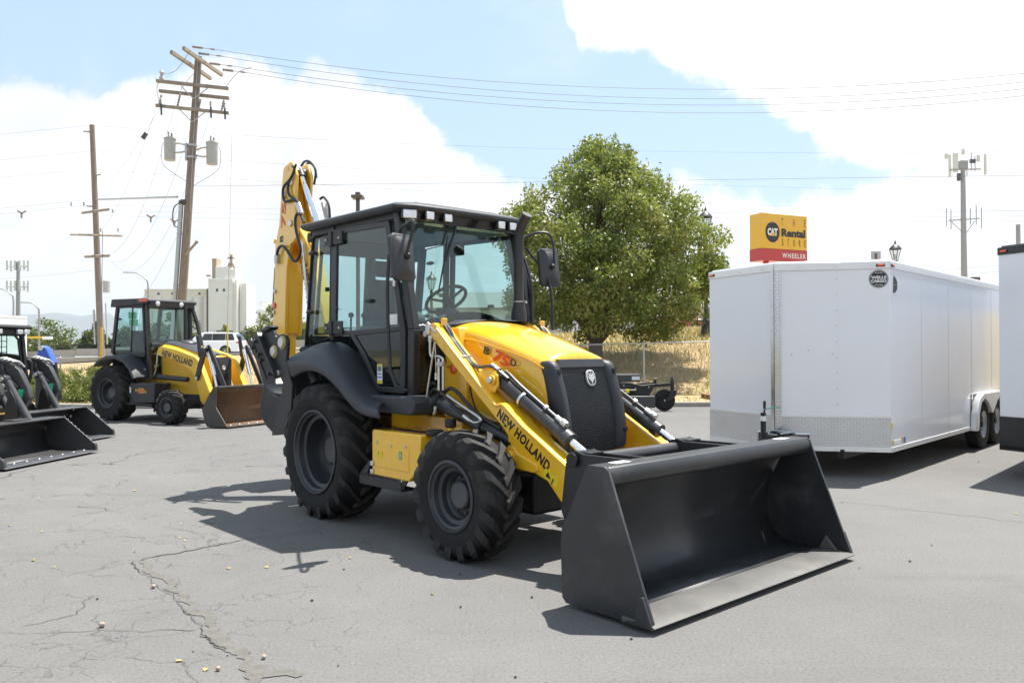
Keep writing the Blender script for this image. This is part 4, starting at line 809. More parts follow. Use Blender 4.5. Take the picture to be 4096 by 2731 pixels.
for a_, b_ in (((-1.67, -.30, 3.26), (-1.575, -.30, 3.13)), ((-1.615, -.30, 3.25), (-1.53, -.30, 3.12)), ((-2.14, -.31, 2.70), (-2.15, -.31, 2.60)), ((-1.66, .03, 3.30), (-1.55, .03, 3.05)), ((-1.60, .05, 3.28), (-1.50, .05, 3.03))):
    MB().cyl(a_, b_, .022, n=8).obj('hose_fitting', 'zinc', DP, .003)
RB = MB().prism([(-2.30, 1.22), (-2.24, 1.17), (-2.15, 1.10), (-2.0, 1.06), (-1.86, 1.06), (-1.70, 1.055), (-1.62, 1.0), (-1.72, .80), (-1.86, .62), (-2.03, .575), (-2.24, .66), (-2.40, .77), (-2.415, .96)], -.40, .22).obj('digging_bucket', 'bucket_paint', BH, .03, seg=3)
MB().loft([[(x, -.42, z + .012), (x, -.42, z - .012), (x, .24, z - .012), (x, .24, z + .012)] for x, z in ((-2.31, 1.26), (-2.25, 1.175), (-2.15, 1.11), (-2.0, 1.068), (-1.86, 1.07), (-1.70, 1.06))], closed=True, cap=True).obj('bucket_lip', 'gunmetal', RB)
MB().prism([(-2.24, 1.08), (-2.10, 1.36), (-2.0, 1.36), (-1.90, 1.08)], -.20, -.16).prism([(-2.24, 1.08), (-2.10, 1.36), (-2.0, 1.36), (-1.90, 1.08)], .0, .04).obj('bucket_hanger', 'charcoal', RB, .006)
MB().b2(-1.02, -.72, -.55, .55, .55, 1.05).b2(-1.14, -.98, -.30, .20, .60, 1.30).obj('kingpost', 'charcoal', BH, .02)
for s in (-1, 1):
    SA = MB().prism([(-1.07, 1.755), (-1.05, 1.775), (-.845, 1.805), (-.815, 1.775), (-.79, 1.715), (-.74, 1.70), (-.70, 1.725), (-.63, 1.735), (-.555, 1.715), (-.52, 1.665), (-.525, 1.58), (-.55, 1.45), (-.42, 1.24), (-.44, 1.0), (-.55, .80), (-.72, .85), (-.50, 1.11), (-.66, 1.30)], s * 1.0, s * .965).obj('stabiliser_arm', 'charcoal', BH, .006)
    MB().prism([(-.60, 1.5), (-.47, 1.3), (-.40, 1.0), (-.6, .75), (-.95, .70), (-.80, .95)], s * .96, s * .62).obj('stabiliser_beam', 'charcoal', SA, .01)
    PD = MB().prism([(-1.345, 1.665), (-1.32, 1.69), (-1.20, 1.70), (-1.12, 1.745), (-1.065, 1.745), (-.685, 1.325), (-.70, 1.30), (-.86, 1.27), (-.93, 1.28), (-1.01, 1.30), (-1.13, 1.47)], s * 1.045, s * .97).obj('stabiliser_pad', 'black', SA, .014)
    MB().prism([(-1.10, 1.75), (-1.07, 1.76), (-.68, 1.335), (-.70, 1.32)], s * 1.062, s * .985).obj('pad_edge', 'charcoal', PD, .004)
    MB().prism([(-1.26, 1.70), (-1.22, 1.70), (-.86, 1.285), (-.90, 1.28)], s * 1.058, s * 1.04).obj('pad_rib', 'charcoal', PD, .004)
    MB().prism([(-1.0, 1.75), (-.83, 1.785), (-.81, 1.81), (-.85, 1.825), (-1.04, 1.785)], s * 1.04, s * .94).obj('pad_cap', 'black', PD, .008)
    for x, z in ((-1.115, 1.665), (-1.02, 1.535), (-.98, 1.475), (-.80, 1.335), (-1.17, 1.60)): MB().cyl((x, s * 1.055, z), (x, s * 1.075, z), .022, n=6).obj('bolt', 'charcoal', PD, .003)
    for x, z, r_ in ((-.79, 1.56, .05), (-.615, 1.65, .052)):
        MB().cyl((x, s * 1.0, z), (x, s * 1.012, z), r_ + .014, n=24).obj('pin_washer', 'pale_yellow', SA)
        MB().cyl((x, s * 1.0, z), (x, s * 1.03, z), r_, n=24).obj('pivot_pin', 'zinc', SA, .006)
    MB().cyl((-.70, s * .99, 1.345), (-.70, s * 1.02, 1.345), .03, n=12).obj('pivot_pin', 'zinc', SA, .005)
    MB().cyl((-.44, s * .85, 1.60), (-.30, s * .80, 1.25), .06, n=18).obj('stabiliser_cylinder', 'charcoal', SA, .006)
# ================================================================ cargo trailers
KT = 1.08; TYAW = R(47.25)
def uvquad(name, a, b, c, d, th, su, sv, material, parent):   # a slab with metric UVs on its outer face (a,b,c,d counter-clockwise from outside)
    P = [Vector(p) for p in (a, b, c, d)]; n = (P[1] - P[0]).cross(P[3] - P[0]).normalized() * th
    me = bpy.data.meshes.new(name); me.from_pydata([tuple(p + n) for p in P] + [tuple(p) for p in P], [], [(0, 1, 2, 3), (0, 4, 5, 1), (1, 5, 6, 2), (2, 6, 7, 3), (3, 7, 4, 0)])
    uv = me.uv_layers.new(name='UVMap'); L = [(0, 0), (su, 0), (su, sv), (0, sv)]
    for p in me.polygons:
        for li, vi in zip(p.loop_indices, p.vertices): uv.data[li].uv = L[vi % 4]
    me.materials.append(MAT[material]); o = bpy.data.objects.new(name, me); COL.objects.link(o); o.parent = parent; return o
TYRE = None
def trailer(label, loc, yaw, zb, zt, black, marks):
    T = thing('cargo_trailer', label, 'trailer', loc, yaw, 'enclosed cargo trailers')
    Rr, Tp, Lf, LEN = (0, 0), (-.67, 1.15), (-.205, 2.30), 7.3
    plan = [(0, 0), (LEN, 0), (LEN, 2.36), (-.205, 2.30), (-.67, 1.15)]
    trim = 'trim_black' if black else 'trim_white'
    MB().prism(plan, zb + .02, zt - .02, 'z').obj('body', 'panel_white', T, .006)
    # roof cap, top and bottom trim, one length for every side
    ring_ = [plan[i] for i in (1, 0, 4, 3, 2)]
    for nm, z0, z1, pr in (('top_trim', zt - .085, zt + .005, .012), ('bottom_trim', zb - .005, zb + .055, .010)):
        for a, b in zip(ring_[:-1], ring_[1:]):
            A, B_ = Vector((*a, 0)), Vector((*b, 0)); t = (B_ - A).normalized(); n = Vector((t.y, -t.x, 0)) * -1
            if n.dot(Vector((3.5, 1.15, 0)) - A) > 0: n = -n
            q = MB().add([(*(A - n * .02).xy, z0), (*(B_ - n * .02).xy, z0), (*(B_ + n * pr).xy, z0), (*(A + n * pr).xy, z0), (*(A - n * .02).xy, z1), (*(B_ - n * .02).xy, z1), (*(B_ + n * pr).xy, z1), (*(A + n * pr).xy, z1)], [(0, 1, 2, 3), (4, 7, 6, 5), (0, 4, 5, 1), (1, 5, 6, 2), (2, 6, 7, 3), (3, 7, 4, 0)])
            TR = q.obj(nm, trim, T, .004)
            k = int((B_ - A).length / .42)
            for i in range(min(k, 11)):
                p = A + t * (.2 + i * .42) + n * pr; MB().cyl((p.x, p.y, (z0 + z1) / 2 - .01), (p.x + n.x * .004, p.y + n.y * .004, (z0 + z1) / 2 - .01), .008, n=6).obj('screw', 'galv' if not black else 'trim_black', TR)
    MB().prism([(x * .99 + .02, y * .985 + .015) for x, y in plan], zt - .02, zt + .03, 'z').obj('roof', trim, T, .02)
    hb = zb + .415 if not black else zb + .40
    def nose(a, b): return Vector((*a, 0)), Vector((*b, 0))
    if not black:
        for a, b in ((Tp, Rr), (Lf, Tp)):
            A, B_ = nose(a, b); ln = (B_ - A).length
            uvquad('stone_guard', (A.x, A.y, zb + .05), (B_.x, B_.y, zb + .05), (B_.x, B_.y, hb), (A.x, A.y, hb), .006, ln, hb - zb, 'diamond_plate', T)
            t = (B_ - A).normalized(); n = Vector((t.y, -t.x, 0)); o = n * .012
            MB().add([(A.x, A.y, hb - .004), (B_.x, B_.y, hb - .004), (B_.x + o.x, B_.y + o.y, hb - .004), (A.x + o.x, A.y + o.y, hb - .004), (A.x, A.y, hb + .014), (B_.x, B_.y, hb + .014), (B_.x + o.x, B_.y + o.y, hb + .014), (A.x + o.x, A.y + o.y, hb + .014)], [(0, 1, 2, 3), (4, 7, 6, 5), (0, 4, 5, 1), (1, 5, 6, 2), (2, 6, 7, 3), (3, 7, 4, 0)]).obj('guard_trim', 'trim_white', T)
            # sheet joint with its rivets
            for f in ((.56,) if b == Rr else ()):
                p = A.lerp(B_, f); q = p + n * .0015; r_ = t * .002
                MB().add([(q.x - r_.x, q.y - r_.y, hb + .02), (q.x + r_.x, q.y + r_.y, hb + .02), (q.x + r_.x, q.y + r_.y, zt - .09), (q.x - r_.x, q.y - r_.y, zt - .09)], [(0, 1, 2, 3)]).obj('panel_joint', 'panel_white', T)
                for z in np.linspace(hb + .15, zt - .2, 9): MB().sphere((p.x - t.x * .02 + n.x * .002, p.y - t.y * .02 + n.y * .002, z), .008, 8, (1, 1, 1)).obj('rivet', 'chrome', T)
                for f2, z in ((.85, 1.50), (.70, 1.545), (.49, 1.505)):
                    p2 = B_.lerp(A, f2); MB().sphere((p2.x + n.x * .002, p2.y + n.y * .002, z), .009, 8).obj('rivet', 'chrome', T)
        for sgn, (a, b) in ((1, (Tp, Rr)), (-1, (Tp, Lf))):     # polished tread-plate strip folded over the nose
            A, B_ = nose(a, b); t = (B_ - A).normalized(); n = Vector((t.y, -t.x, 0)) * sgn; e = A + t * (.075 if sgn > 0 else .05)
            p0, p1 = (A + n * .002, e + n * .002); P = [(p0.x, p0.y, zb + .06), (p1.x, p1.y, zb + .06), (p1.x, p1.y, zt - .085), (p0.x, p0.y, zt - .085)]
            if sgn < 0: P = [P[1], P[0], P[3], P[2]]
            uvquad('nose_strip', *P, .012, .075, zt - zb - .14, 'nose_plate', T)
        # front hatch frame, jack, coupler and coiled leads in front of the nose
        for a, b, f in ((Tp, Rr, .30), (Tp, Lf, .22)):
            A, B_ = nose(a, b); p = A.lerp(B_, f); t = (B_ - A).normalized(); n = Vector((t.y, -t.x, 0)) * (1 if b == Rr else -1)
            z0, z1 = zb + .06, zb + .20; A2 = A + n * .02; p2 = p + n * .02
            MB().tube([(A2.x, A2.y, z1), (p2.x, p2.y, z1), (p2.x, p2.y, z0), (A2.x, A2.y, z0)], .016, 4).obj('hatch_frame', 'trim_white', T)
            MB().add([(A2.x, A2.y, z1), (p2.x, p2.y, z1), (p2.x, p2.y, z0), (A2.x, A2.y, z0)], [(0, 1, 2, 3)]).obj('hatch', 'black', T)
        J = MB().cyl((-.99, 1.15, .30), (-.99, 1.15, .80), .032, n=16).obj('tongue_jack', 'black', T, .004)
        MB().cyl((-.99, 1.15, .05), (-.99, 1.15, .32), .024, n=12).b2(-1.06, -.92, 1.08, 1.22, .03, .045).obj('jack_foot', 'galv', J)
        MB().cyl((-1.0, 1.13, .80), (-1.0, 1.13, .84), .012, n=8).cyl((-.975, 1.14, .845), (-.975, 1.14, .94), .017, n=12).obj('jack_handle', 'black', J)
        MB().tube(smooth_path([(-.98, 1.13, .84), (-.93, 1.08, .855), (-.86, 1.0, .865)], 3), .006, 5).obj('cable_tie', 'tag_green', J)
        MB().lathe([(.0335, .70), (.0335, .76)], 16, (-.99, 1.15, 0), 'z').obj('jack_label', 'white_print', J)
        MB().prism([(-.60, .95), (-1.22, 1.11), (-1.22, 1.19), (-.60, 1.35), (-.60, 1.25), (-1.0, 1.15), (-.60, 1.05)], zb + .0, zb + .10, 'z').b2(-1.45, -1.18, 1.11, 1.19, .36, .44).obj('tongue', 'trim_black', T, .006)
        for i in range(5):
            a = random.uniform(0, 6); MB().tube([(-.90 + .14 * math.cos(x + a) + .02 * i, 1.08 + .15 * math.sin(x + a) - .02 * i, .47 + .02 * i + .02 * math.sin(2 * x)) for x in np.linspace(0, 6.0, 16)], .014, 6).obj('coiled_lead', 'black' if i < 4 else 'galv', T)
    else:
        for a, b in ((Tp, Rr), (Lf, Tp)):
            A, B_ = nose(a, b); ln = (B_ - A).length
            uvquad('stone_guard', (A.x, A.y, zb + .02), (B_.x, B_.y, zb + .02), (B_.x, B_.y, hb), (A.x, A.y, hb), .010, ln, hb - zb, 'trim_black', T)
        MB().cyl((1.0, 2.2, .03), (1.0, 2.2, zb), .012, n=8).obj('support_leg', 'black', T)
    # side: joints, double wheel arch and wheels, markers
    if not black:
        for x in np.arange(1.22, 7.2, 1.22): MB().b2(x - .02, x + .02, -.0025, .0, zb + .06, zt - .09).obj('panel_joint', 'panel_white', T, .002)
        MB().b2(3.55, 5.35, -.002, .06, zb - .005, .86).obj('wheel_well', 'black', T)
        arch = [(3.50, zb - .01), (3.55, .58), (3.72, .80), (3.95, .87), (5.05, .87), (5.28, .80), (5.43, .58), (5.48, zb - .01)]
        inn = [(5.36, zb - .01), (5.33, .55), (5.22, .70), (5.0, .79), (4.80, .72), (4.62, .60), (4.50, .535), (4.40, .60), (4.22, .72), (4.02, .79), (3.80, .72), (3.68, .56), (3.64, zb - .01)]
        MB().prism(arch + inn, -.10, -.004).obj('fender', 'trim_white', T, .012)
        W_ = MB().lathe([(.20, -.09), (.225, -.105), (.34, -.10), (.372, -.075), (.378, 0), (.372, .075), (.34, .10), (.2, .09)], 40).mesh('tyre', 'rubber')
        Rm = MB().lathe([(.0005, -.06), (.06, -.06), (.07, -.03), (.10, -.02), (.17, -.03), (.195, -.085), (.212, -.10), (.205, -.10)], 28).mesh('wheel', 'galv')
        for x in (4.10, 4.95):
            for y in (.045, 2.31):
                wh = inst(Rm, 'wheel', T, Matrix.Translation((x, y, .378))); inst(W_, 'tyre', wh)
                for i in range(6): MB().cyl((.105 * math.cos(i * 1.047), -.05, .105 * math.sin(i * 1.047)), (.105 * math.cos(i * 1.047), -.02, .105 * math.sin(i * 1.047)), .016, n=8).obj('slot', 'black', wh)
                if y < 1: MB().cyl((0, -.085, 0), (0, -.05, 0), .045, n=16).obj('hub_cap', 'black', wh, .004)
        MB().b2(4.4, 4.65, .35, 2.0, .33, .42).obj('axle_beam', 'black', T)
        MB().b2(-.3, 7.0, .45, .53, zb - .09, zb + .02).b2(-.3, 7.0, 1.83, 1.91, zb - .09, zb + .02).obj('frame_rail', 'black', T)
    A, B_ = nose(Tp, Rr); t = (B_ - A).normalized(); n = Vector((t.y, -t.x, 0))
    def marker(p, n, z):
        M = Matrix((( -n.y, n.x, 0), (n.x, n.y, 0), (0, 0, 1))).transposed().to_4x4(); M.translation = Vector((p.x + n.x * .016, p.y + n.y * .016, z))
        b_ = MB().box((0, 0, 0), (.10, .012, .034)).obj('marker_base', 'black', T, .004); b_.matrix_basis = M
        MB().box((0, .010, 0), (.075, .014, .022)).obj('marker_lens', 'orange_lens', b_, .005)
    marker(A.lerp(B_, .92), n, zt - .045); marker(Vector((.06, 0, 0)), Vector((0, -1, 0)), zt - .048)
    A2, B2 = nose(Tp, Lf); t2 = (B2 - A2).normalized(); marker(A2.lerp(B2, .94), Vector((-t2.y, t2.x, 0)), zt - .045)
    if marks:
        ctr = A.lerp(B_, .905) + n * .006
        def disc(r0, r1, mt, off):
            q = MB(); p = ctr + n * off; m = 36
            P1 = [(p.x + t.x * r1 * math.cos(k * 2 * math.pi / m), p.y + t.y * r1 * math.cos(k * 2 * math.pi / m), 2.405 + r1 * math.sin(k * 2 * math.pi / m)) for k in range(m)]
            if r0: P0 = [(p.x + t.x * r0 * math.cos(k * 2 * math.pi / m), p.y + t.y * r0 * math.cos(k * 2 * math.pi / m), 2.405 + r0 * math.sin(k * 2 * math.pi / m)) for k in range(m)]; q.loft([P0, P1], closed=True)
            else: q.add(P1, [tuple(range(m))])
            return q.obj('trailer_badge', mt, T)
        BG = disc(0, .108, 'charcoal', 0); disc(.097, .101, 'trim_white', .001)
        for s_, z, h in (('WELLS', 2.422, .036), ('CARGO', 2.378, .036)):
            p = ctr + n * .002; text('lettering', s_, (p.x, p.y, z), t, (0, 0, 1), h, 'white_print', T, w=.172, bold=.045, centre=True)
        for s_, z in (('SINCE 1954', 2.478), ('TRAILERS', 2.332)):
            p = ctr + n * .002; text('lettering', s_, (p.x, p.y, z), t, (0, 0, 1), .013, 'white_print', T, w=.085, bold=.02, centre=True)
        hm = [(.105, 2.24)] + [(.105 + .155 * math.sin(a), 2.34 - .105 * math.cos(a)) for a in np.linspace(.12, 3.02, 14)]
        MB().prism(hm, -.004, -.001).obj('side_badge', 'charcoal', T)
        MB().b2(.13, .25, -.005, -.004, 2.335, 2.34).obj('badge_line', 'galv', T)
        MB().b2(.008, .055, -.004, -.001, .60, .67).obj('warning_sticker', 'decal_yellow', T)
        for x0, x1, z0, z1, mt in ((.02, .09, .40, .46, 'pale_yellow'), (.12, .36, .405, .455, 'white_print'), (.36, .42, .405, .475, 'sign_yellow'), (.45, .52, .40, .47, 'decal_blue')):
            MB().b2(x0, x1, -.004, -.001, z0, z1).obj('maker_label', mt, T)
    return T
trailer('white enclosed cargo trailer with silver tread-plate nose strip, round dark badge and twin wheels', (4.206 * KT, 9.105 * KT, 0), TYAW, .325, 2.612, False, True)
lfx, lfy = -.205, 2.30
cx_, sx_ = math.cos(TYAW), math.sin(TYAW)
trailer('white trailer with black roof trim and black lower band, cut off by the picture edge', (5.90 - (cx_ * lfx - sx_ * lfy), 9.92 - (sx_ * lfx + cx_ * lfy), 0), TYAW, .345, 2.775, True, False)

# ================================================================ second backhoe (older, by the kerb on the left)
B2 = thing('backhoe_loader', 'smaller dusty yellow backhoe loader with round roof lamps and rusty front bucket by the kerb', 'backhoe loader', (-8.707, 19.315, 0), R(-28.5))
R2 = tyre_set(.632, .42, .335, lugh=.034, nlug=18, lead=.36, thick=.07, hub_r=.13, hub_in=.0)
F2 = tyre_set(.372, .30, .225, lugh=.022, nlug=16, lead=.3, thick=.05, hub_r=.105, hub_in=-.35)
wheel(R2, B2, (0, -.74, .62)); wheel(R2, B2, (0, .74, .62), True)
wheel(F2, B2, (2.12, -.90, .368)); wheel(F2, B2, (2.12, .90, .368), True)
MB().b2(-.6, 2.55, -.28, .28, .60, .96).obj('chassis', 'yellow_old', B2, .02)
MB().b2(-.5, 2.3, -.3, .3, .30, .61).cyl((2.12, -.78, .37), (2.12, .78, .37), .07).cyl((0, -.6, .62), (0, .6, .62), .12).obj('axles', 'black', B2, .01)
for s in (-1, 1):
    if s < 0:
        TK = MB().prism([(.66, .46), (.62, .80), (.70, .86), (1.50, .86), (1.48, .44), (.60, .40)], s * .84, s * .42).obj('side_tank', 'charcoal', B2, .015)
        MB().b2(.50, 1.42, s * .86, s * .62, .38, .41).obj('step', 'charcoal', TK, .004)
        text('lettering', 'U', (.865, -.8415, .675), (1, 0, 0), (0, 0, 1), .06, 'decal_yellow', TK, w=.07, bold=.04)
        text('lettering', '80', (.955, -.8415, .645), (1, 0, 0), (0, 0, 1), .10, 'red_print', TK, w=.20, bold=.04); text('lettering', '80', (.95, -.8405, .637), (1, 0, 0), (0, 0, 1), .116, 'decal_yellow', TK, w=.212, bold=.09)
        text('lettering', 'C', (1.17, -.8415, .645), (1, 0, 0), (0, 0, 1), .055, 'decal_yellow', TK, w=.06, bold=.04)
        MB().b2(.665, .715, -.8425, -.8395, .64, .77).obj('white_sticker', 'white_print', TK)
    else: MB().b2(.6, 1.5, .42, .84, .45, .85).obj('battery_box', 'charcoal', B2, .02)
    fs = [[(-.45, 1.22), (-.43, 1.27)], [(-.25, 1.34), (-.26, 1.40)], [(-.02, 1.41), (-.03, 1.48)], [(.34, 1.42), (.35, 1.49)], [(.62, 1.33), (.66, 1.39)], [(.80, 1.18), (.86, 1.23)], [(.92, .98), (.99, 1.0)]]
    MB().loft([[(a[0], s * .56, a[1]), (b[0], s * .56, b[1]), (b[0], s * .90, b[1]), (b[0], s * .97, b[1] - .03), (a[0], s * .97, a[1] - .02), (a[0], s * .93, a[1])] for a, b in fs], closed=True, cap=True).obj('fender', 'plastic', B2, ang=60)
    m = MB(); post(m, (.90, s * .575, 2.62), (1.0, s * .575, 1.0), .075, .07); m.obj('front_pillar', 'charcoal', B2, .008)
    m = MB(); post(m, (.78, s * .575, 2.62), (.86, s * .575, 1.50), .05, .06); m.obj('door_pillar', 'charcoal', B2, .008)
    m = MB(); post(m, (-.10, s * .575, 2.62), (-.28, s * .575, 1.52), .09, .06); m.obj('rear_pillar', 'charcoal', B2, .008)
    D2 = MB().b2(-.12, .86, s * .55, s * .605, 1.44, 1.54).b2(-.06, .80, s * .55, s * .605, 2.55, 2.63); post(D2, (.43, s * .585, 2.56), (.36, s * .585, 1.52), .028, .025); D2 = D2.obj('door', 'charcoal', B2, .006)
    MB().prism([(-.05, 2.57), (.78, 2.57), (.82, 1.53), (-.22, 1.53)], s * .575, s * .582).obj('door_glass', 'glass', D2)
    MB().prism([(.30, 1.44), (.86, 1.44), (.90, 1.02), (.68, 1.02)], s * .575, s * .582).obj('lower_door_glass', 'glass_dark', D2)
    q = MB(); post(q, (.24, s * .585, 1.47), (.68, s * .585, .98), .05, .04); q.b2(.66, 1.02, s * .56, s * .61, .93, 1.0); q.obj('door_sill', 'charcoal', D2, .006)
    for x, z in ((.03, 2.30), (-.11, 1.70)): MB().sphere((x, s * .62, z), .04, 10, (1.2, .7, .7)).obj('window_knob', 'black', D2)
    MB().quadslab([(1.03, s * .55, 1.02), (1.03, s * .30, 1.02), (1.0, s * .30, 1.70), (1.0, s * .55, 1.70)], .007).obj('lower_front_glass', 'glass_dark', B2)
    MB().quadslab([(-.30, s * .02, 1.58), (-.30, s * .53, 1.58), (-.12, s * .53, 2.56), (-.12, s * .02, 2.56)], .007).obj('rear_glass', 'glass', B2)
    A = MB().prism([(1.20, 1.54), (1.26, 1.64), (1.36, 1.68), (1.86, 1.595), (2.42, 1.44), (2.52, 1.37), (2.83, .78), (2.88, .68), (2.66, .42), (2.60, .50), (2.42, 1.02), (2.33, 1.12), (1.80, 1.36), (1.30, 1.46), (1.22, 1.49)], s * .56, s * .43).obj('loader_arm', 'yellow_old', B2, .012)
    if s < 0: text('lettering', 'NEW HOLLAND', (1.37, -.5615, 1.46), Vector((1, 0, -.245)).normalized(), Vector((.245, 0, 1)).normalized(), .15, 'black_print', A, w=1.0, bold=.04, spacing=1.1)
    MB().prism([(2.46, .96), (2.56, .93), (2.60, 1.0), (2.84, 1.62), (2.80, 1.68), (2.73, 1.68), (2.68, 1.62)], s * .60, s * .565).prism([(2.50, 1.90), (2.58, 1.90), (2.68, 1.50), (2.58, 1.42)], s * .60, s * .565).obj('bell_crank', 'charcoal', A, .006)
    MB().prism([(2.76, 1.68), (2.84, 1.70), (2.89, 1.64), (3.36, .80), (3.26, .76)], s * .55, s * .51).obj('bucket_link', 'charcoal', A, .006)
    MB().cyl((2.79, s * .63, 1.64), (2.79, s * .48, 1.64), .03, n=12).cyl((2.53, s * .62, .985), (2.53, s * .55, .985), .035, n=12).obj('link_pin', 'zinc', A)
    MB().cyl((2.78, s * .50, 1.60), (2.95, s * .50, 1.05), .045, n=12).cyl((2.95, s * .50, 1.05), (3.03, s * .50, .78), .025, n=12).obj('dump_cylinder', 'chrome', A)
    MB().cyl((1.30, s * .60, 1.0), (2.26, s * .60, .95), .055, n=14).obj('lift_cylinder', 'charcoal', B2, .004)
    MB().tube(smooth_path([(1.22, s * .55, 1.5), (1.25, s * .60, 1.25), (1.16, s * .58, 1.05), (1.02, s * .56, .96)], 3), .014, 6).obj('hydraulic_hose', 'zinc', B2)
MB().prism([(-.26, 2.58), (-.22, 2.76), (1.02, 2.75), (1.06, 2.70), (1.06, 2.66), (.98, 2.63)], -.66, .66).obj('roof', 'charcoal', B2, .012)
R2f = MB().b2(.96, 1.06, -.60, .60, 2.56, 2.70).obj('lamp_panel', 'black', B2, .008)
for y in (-.42, .22): MB().lathe([(.0005, .115), (.04, .112), (.058, .10), (.06, 0)], 20, (.97, y, 2.635), 'x').obj('round_lamp', 'lamp_lens', R2f)
for s in (-1, 1): MB().b2(.72, 1.03, s * .662, s * .60, 2.675, 2.735).obj('marker_lamp', 'orange_lens', R2f, .006)
MB().quadslab([(1.01, -.53, 1.74), (1.01, .53, 1.74), (.94, .53, 2.56), (.94, -.53, 2.56)], .007).obj('windshield', 'glass', B2)
MB().b2(.98, 1.04, -.55, .55, 1.66, 1.74).obj('windshield_sill', 'charcoal', B2, .006)
MB().b2(-.3, .98, -.55, .55, 1.0, 1.04).obj('cab_floor', 'charcoal', B2, .006)
MB().b2(-.34, -.30, -.55, .55, 1.0, 1.60).obj('rear_panel', 'charcoal', B2, .006)
MB().b2(-.05, .35, -.22, .22, 1.35, 1.5).prism([(-.15, 1.45), (.0, 1.45), (-.06, 2.05), (-.16, 2.05)], -.2, .2).obj('seat', 'seat_fabric', B2, .04)
MB().tube([(.62 + .17 * math.cos(a) * .8, .17 * math.sin(a), 1.83 + .17 * math.cos(a) * .6) for a in np.linspace(0, 6.28, 20)[:-1]], .014, 6, closed=True).cyl((.62, 0, 1.82), (.85, 0, 1.3), .03).obj('steering_wheel', 'black', B2)
MB().loft([[(1.00, y, 1.68), (1.0, y, 1.70 + .13 * max(0, 1 - (y / .42) ** 2) ** .7), (.86, y, 1.70 + .12 * max(0, 1 - (y / .42) ** 2) ** .7), (.84, y, 1.68)] for y in np.linspace(-.42, .42, 11)], closed=True, cap=True).obj('dashboard', 'black', B2)
H2 = MB().loft([hood_row(*h) for h in ((1.02, .30, 1.72, 1.77, .94, 0), (1.04, .302, 1.72, 1.775, .94, 0), (1.5, .30, 1.66, 1.73, .80, 0), (2.0, .275, 1.52, 1.61, .72, 0), (2.45, .235, 1.44, 1.50, .70, 0), (2.60, .225, 1.42, 1.475, .70, 0), (2.62, .22, 1.40, 1.46, .72, 0))], cap=True).obj('bonnet', 'yellow_old', B2, sub=1)
MB().loft([[(x, -.24, ze + .012), (x, -.1, zc + .02), (x, .1, zc + .02), (x, .24, ze + .012)] for x, ze, zc in ((1.05, 1.735, 1.775), (1.5, 1.675, 1.73), (2.0, 1.545, 1.61), (2.45, 1.455, 1.50), (2.60, 1.435, 1.48))]).obj('bonnet_top', 'hub_grey', H2)
MB().sphere((1.42, .1, 1.74), .16, 14, (1.3, 1.2, .5)).obj('air_cleaner', 'hub_grey', H2)
MB().loft([[(x, -w_, zb_), (x, -w_, zt_ - .05), (x, -w_ + .05, zt_), (x, w_ - .05, zt_), (x, w_, zt_ - .05), (x, w_, zb_)] for x, w_, zb_, zt_ in ((2.60, .235, .72, 1.44), (2.68, .225, .74, 1.42), (2.69, .19, .78, 1.38))], closed=True, cap=True).obj('grille', 'gloss_black', B2)
MB().lathe([(.0005, .005), (.028, .005), (.045, .012), (.05, .0)], 18, (2.688, 0, 1.20), 'x').obj('badge', 'trim_white', B2)
MB().tube([(1.10, .30, 1.70), (1.10, .30, 2.62)], .042, 12).cyl((1.10, .30, 1.68), (1.10, .30, 1.80), .055).obj('exhaust_stack', 'charcoal', B2)
MB().tube([(.98, .56, 2.66), (1.10, .64, 2.2), (1.34, .62, 1.45), (1.36, .62, 1.30)], .045, 8).obj('guard_rail', 'charcoal', B2)
K2 = MB().loft([[(x, -1.06, z), (x, 1.06, z)] for x, z in ((3.62, .83), (3.50, .70), (3.40, .50), (3.36, .32), (3.38, .18), (3.46, .08), (3.60, .045), (3.98, .03))]).obj('front_bucket', 'rust_bucket_in', B2, ang=60)
md = K2.modifiers.new('solid', 'SOLIDIFY'); md.thickness = .02; md.offset = 1
for s in (-1, 1): MB().prism([(3.55, .78), (3.60, .845), (3.68, .83), (3.66, .42), (3.96, .06), (3.98, .03), (3.42, .02), (3.34, .10), (3.26, .37)], s * 1.065, s * 1.09).obj('side_plate', 'bucket_old', K2, .003)
MB().b2(3.58, 3.70, -1.06, 1.06, .81, .845).obj('top_rail', 'gunmetal', K2, .004)
MB().b2(3.90, 4.02, -1.09, 1.09, .02, .05).obj('cutting_edge', 'bucket_old', K2, .003)
for y in np.linspace(-.95, .95, 9): MB().sphere((3.93, y, .055), .02, 8).obj('edge_bolt', 'zinc', K2)
MB().cyl((3.25, -.45, .78), (3.25, .45, .78), .04).obj('torque_tube', 'charcoal', K2)
MB().prism([(-.75, .5), (-.55, .5), (-.5, 1.15), (-.7, 1.15)], -.25, .25).obj('kingpost', 'charcoal', B2, .02)
MB().prism([(-1.02, .84), (-.58, .85), (-.60, .72), (-.64, .40), (-.70, .30), (-.80, .34), (-.84, .62)], -.62, -.25).obj('rear_carrier', 'black', B2, .01)
text('lettering', 'MAX', (-.95, -.622, .785), (1, 0, 0), (0, 0, 1), .05, 'tag_green', B2, w=.26, bold=.04)
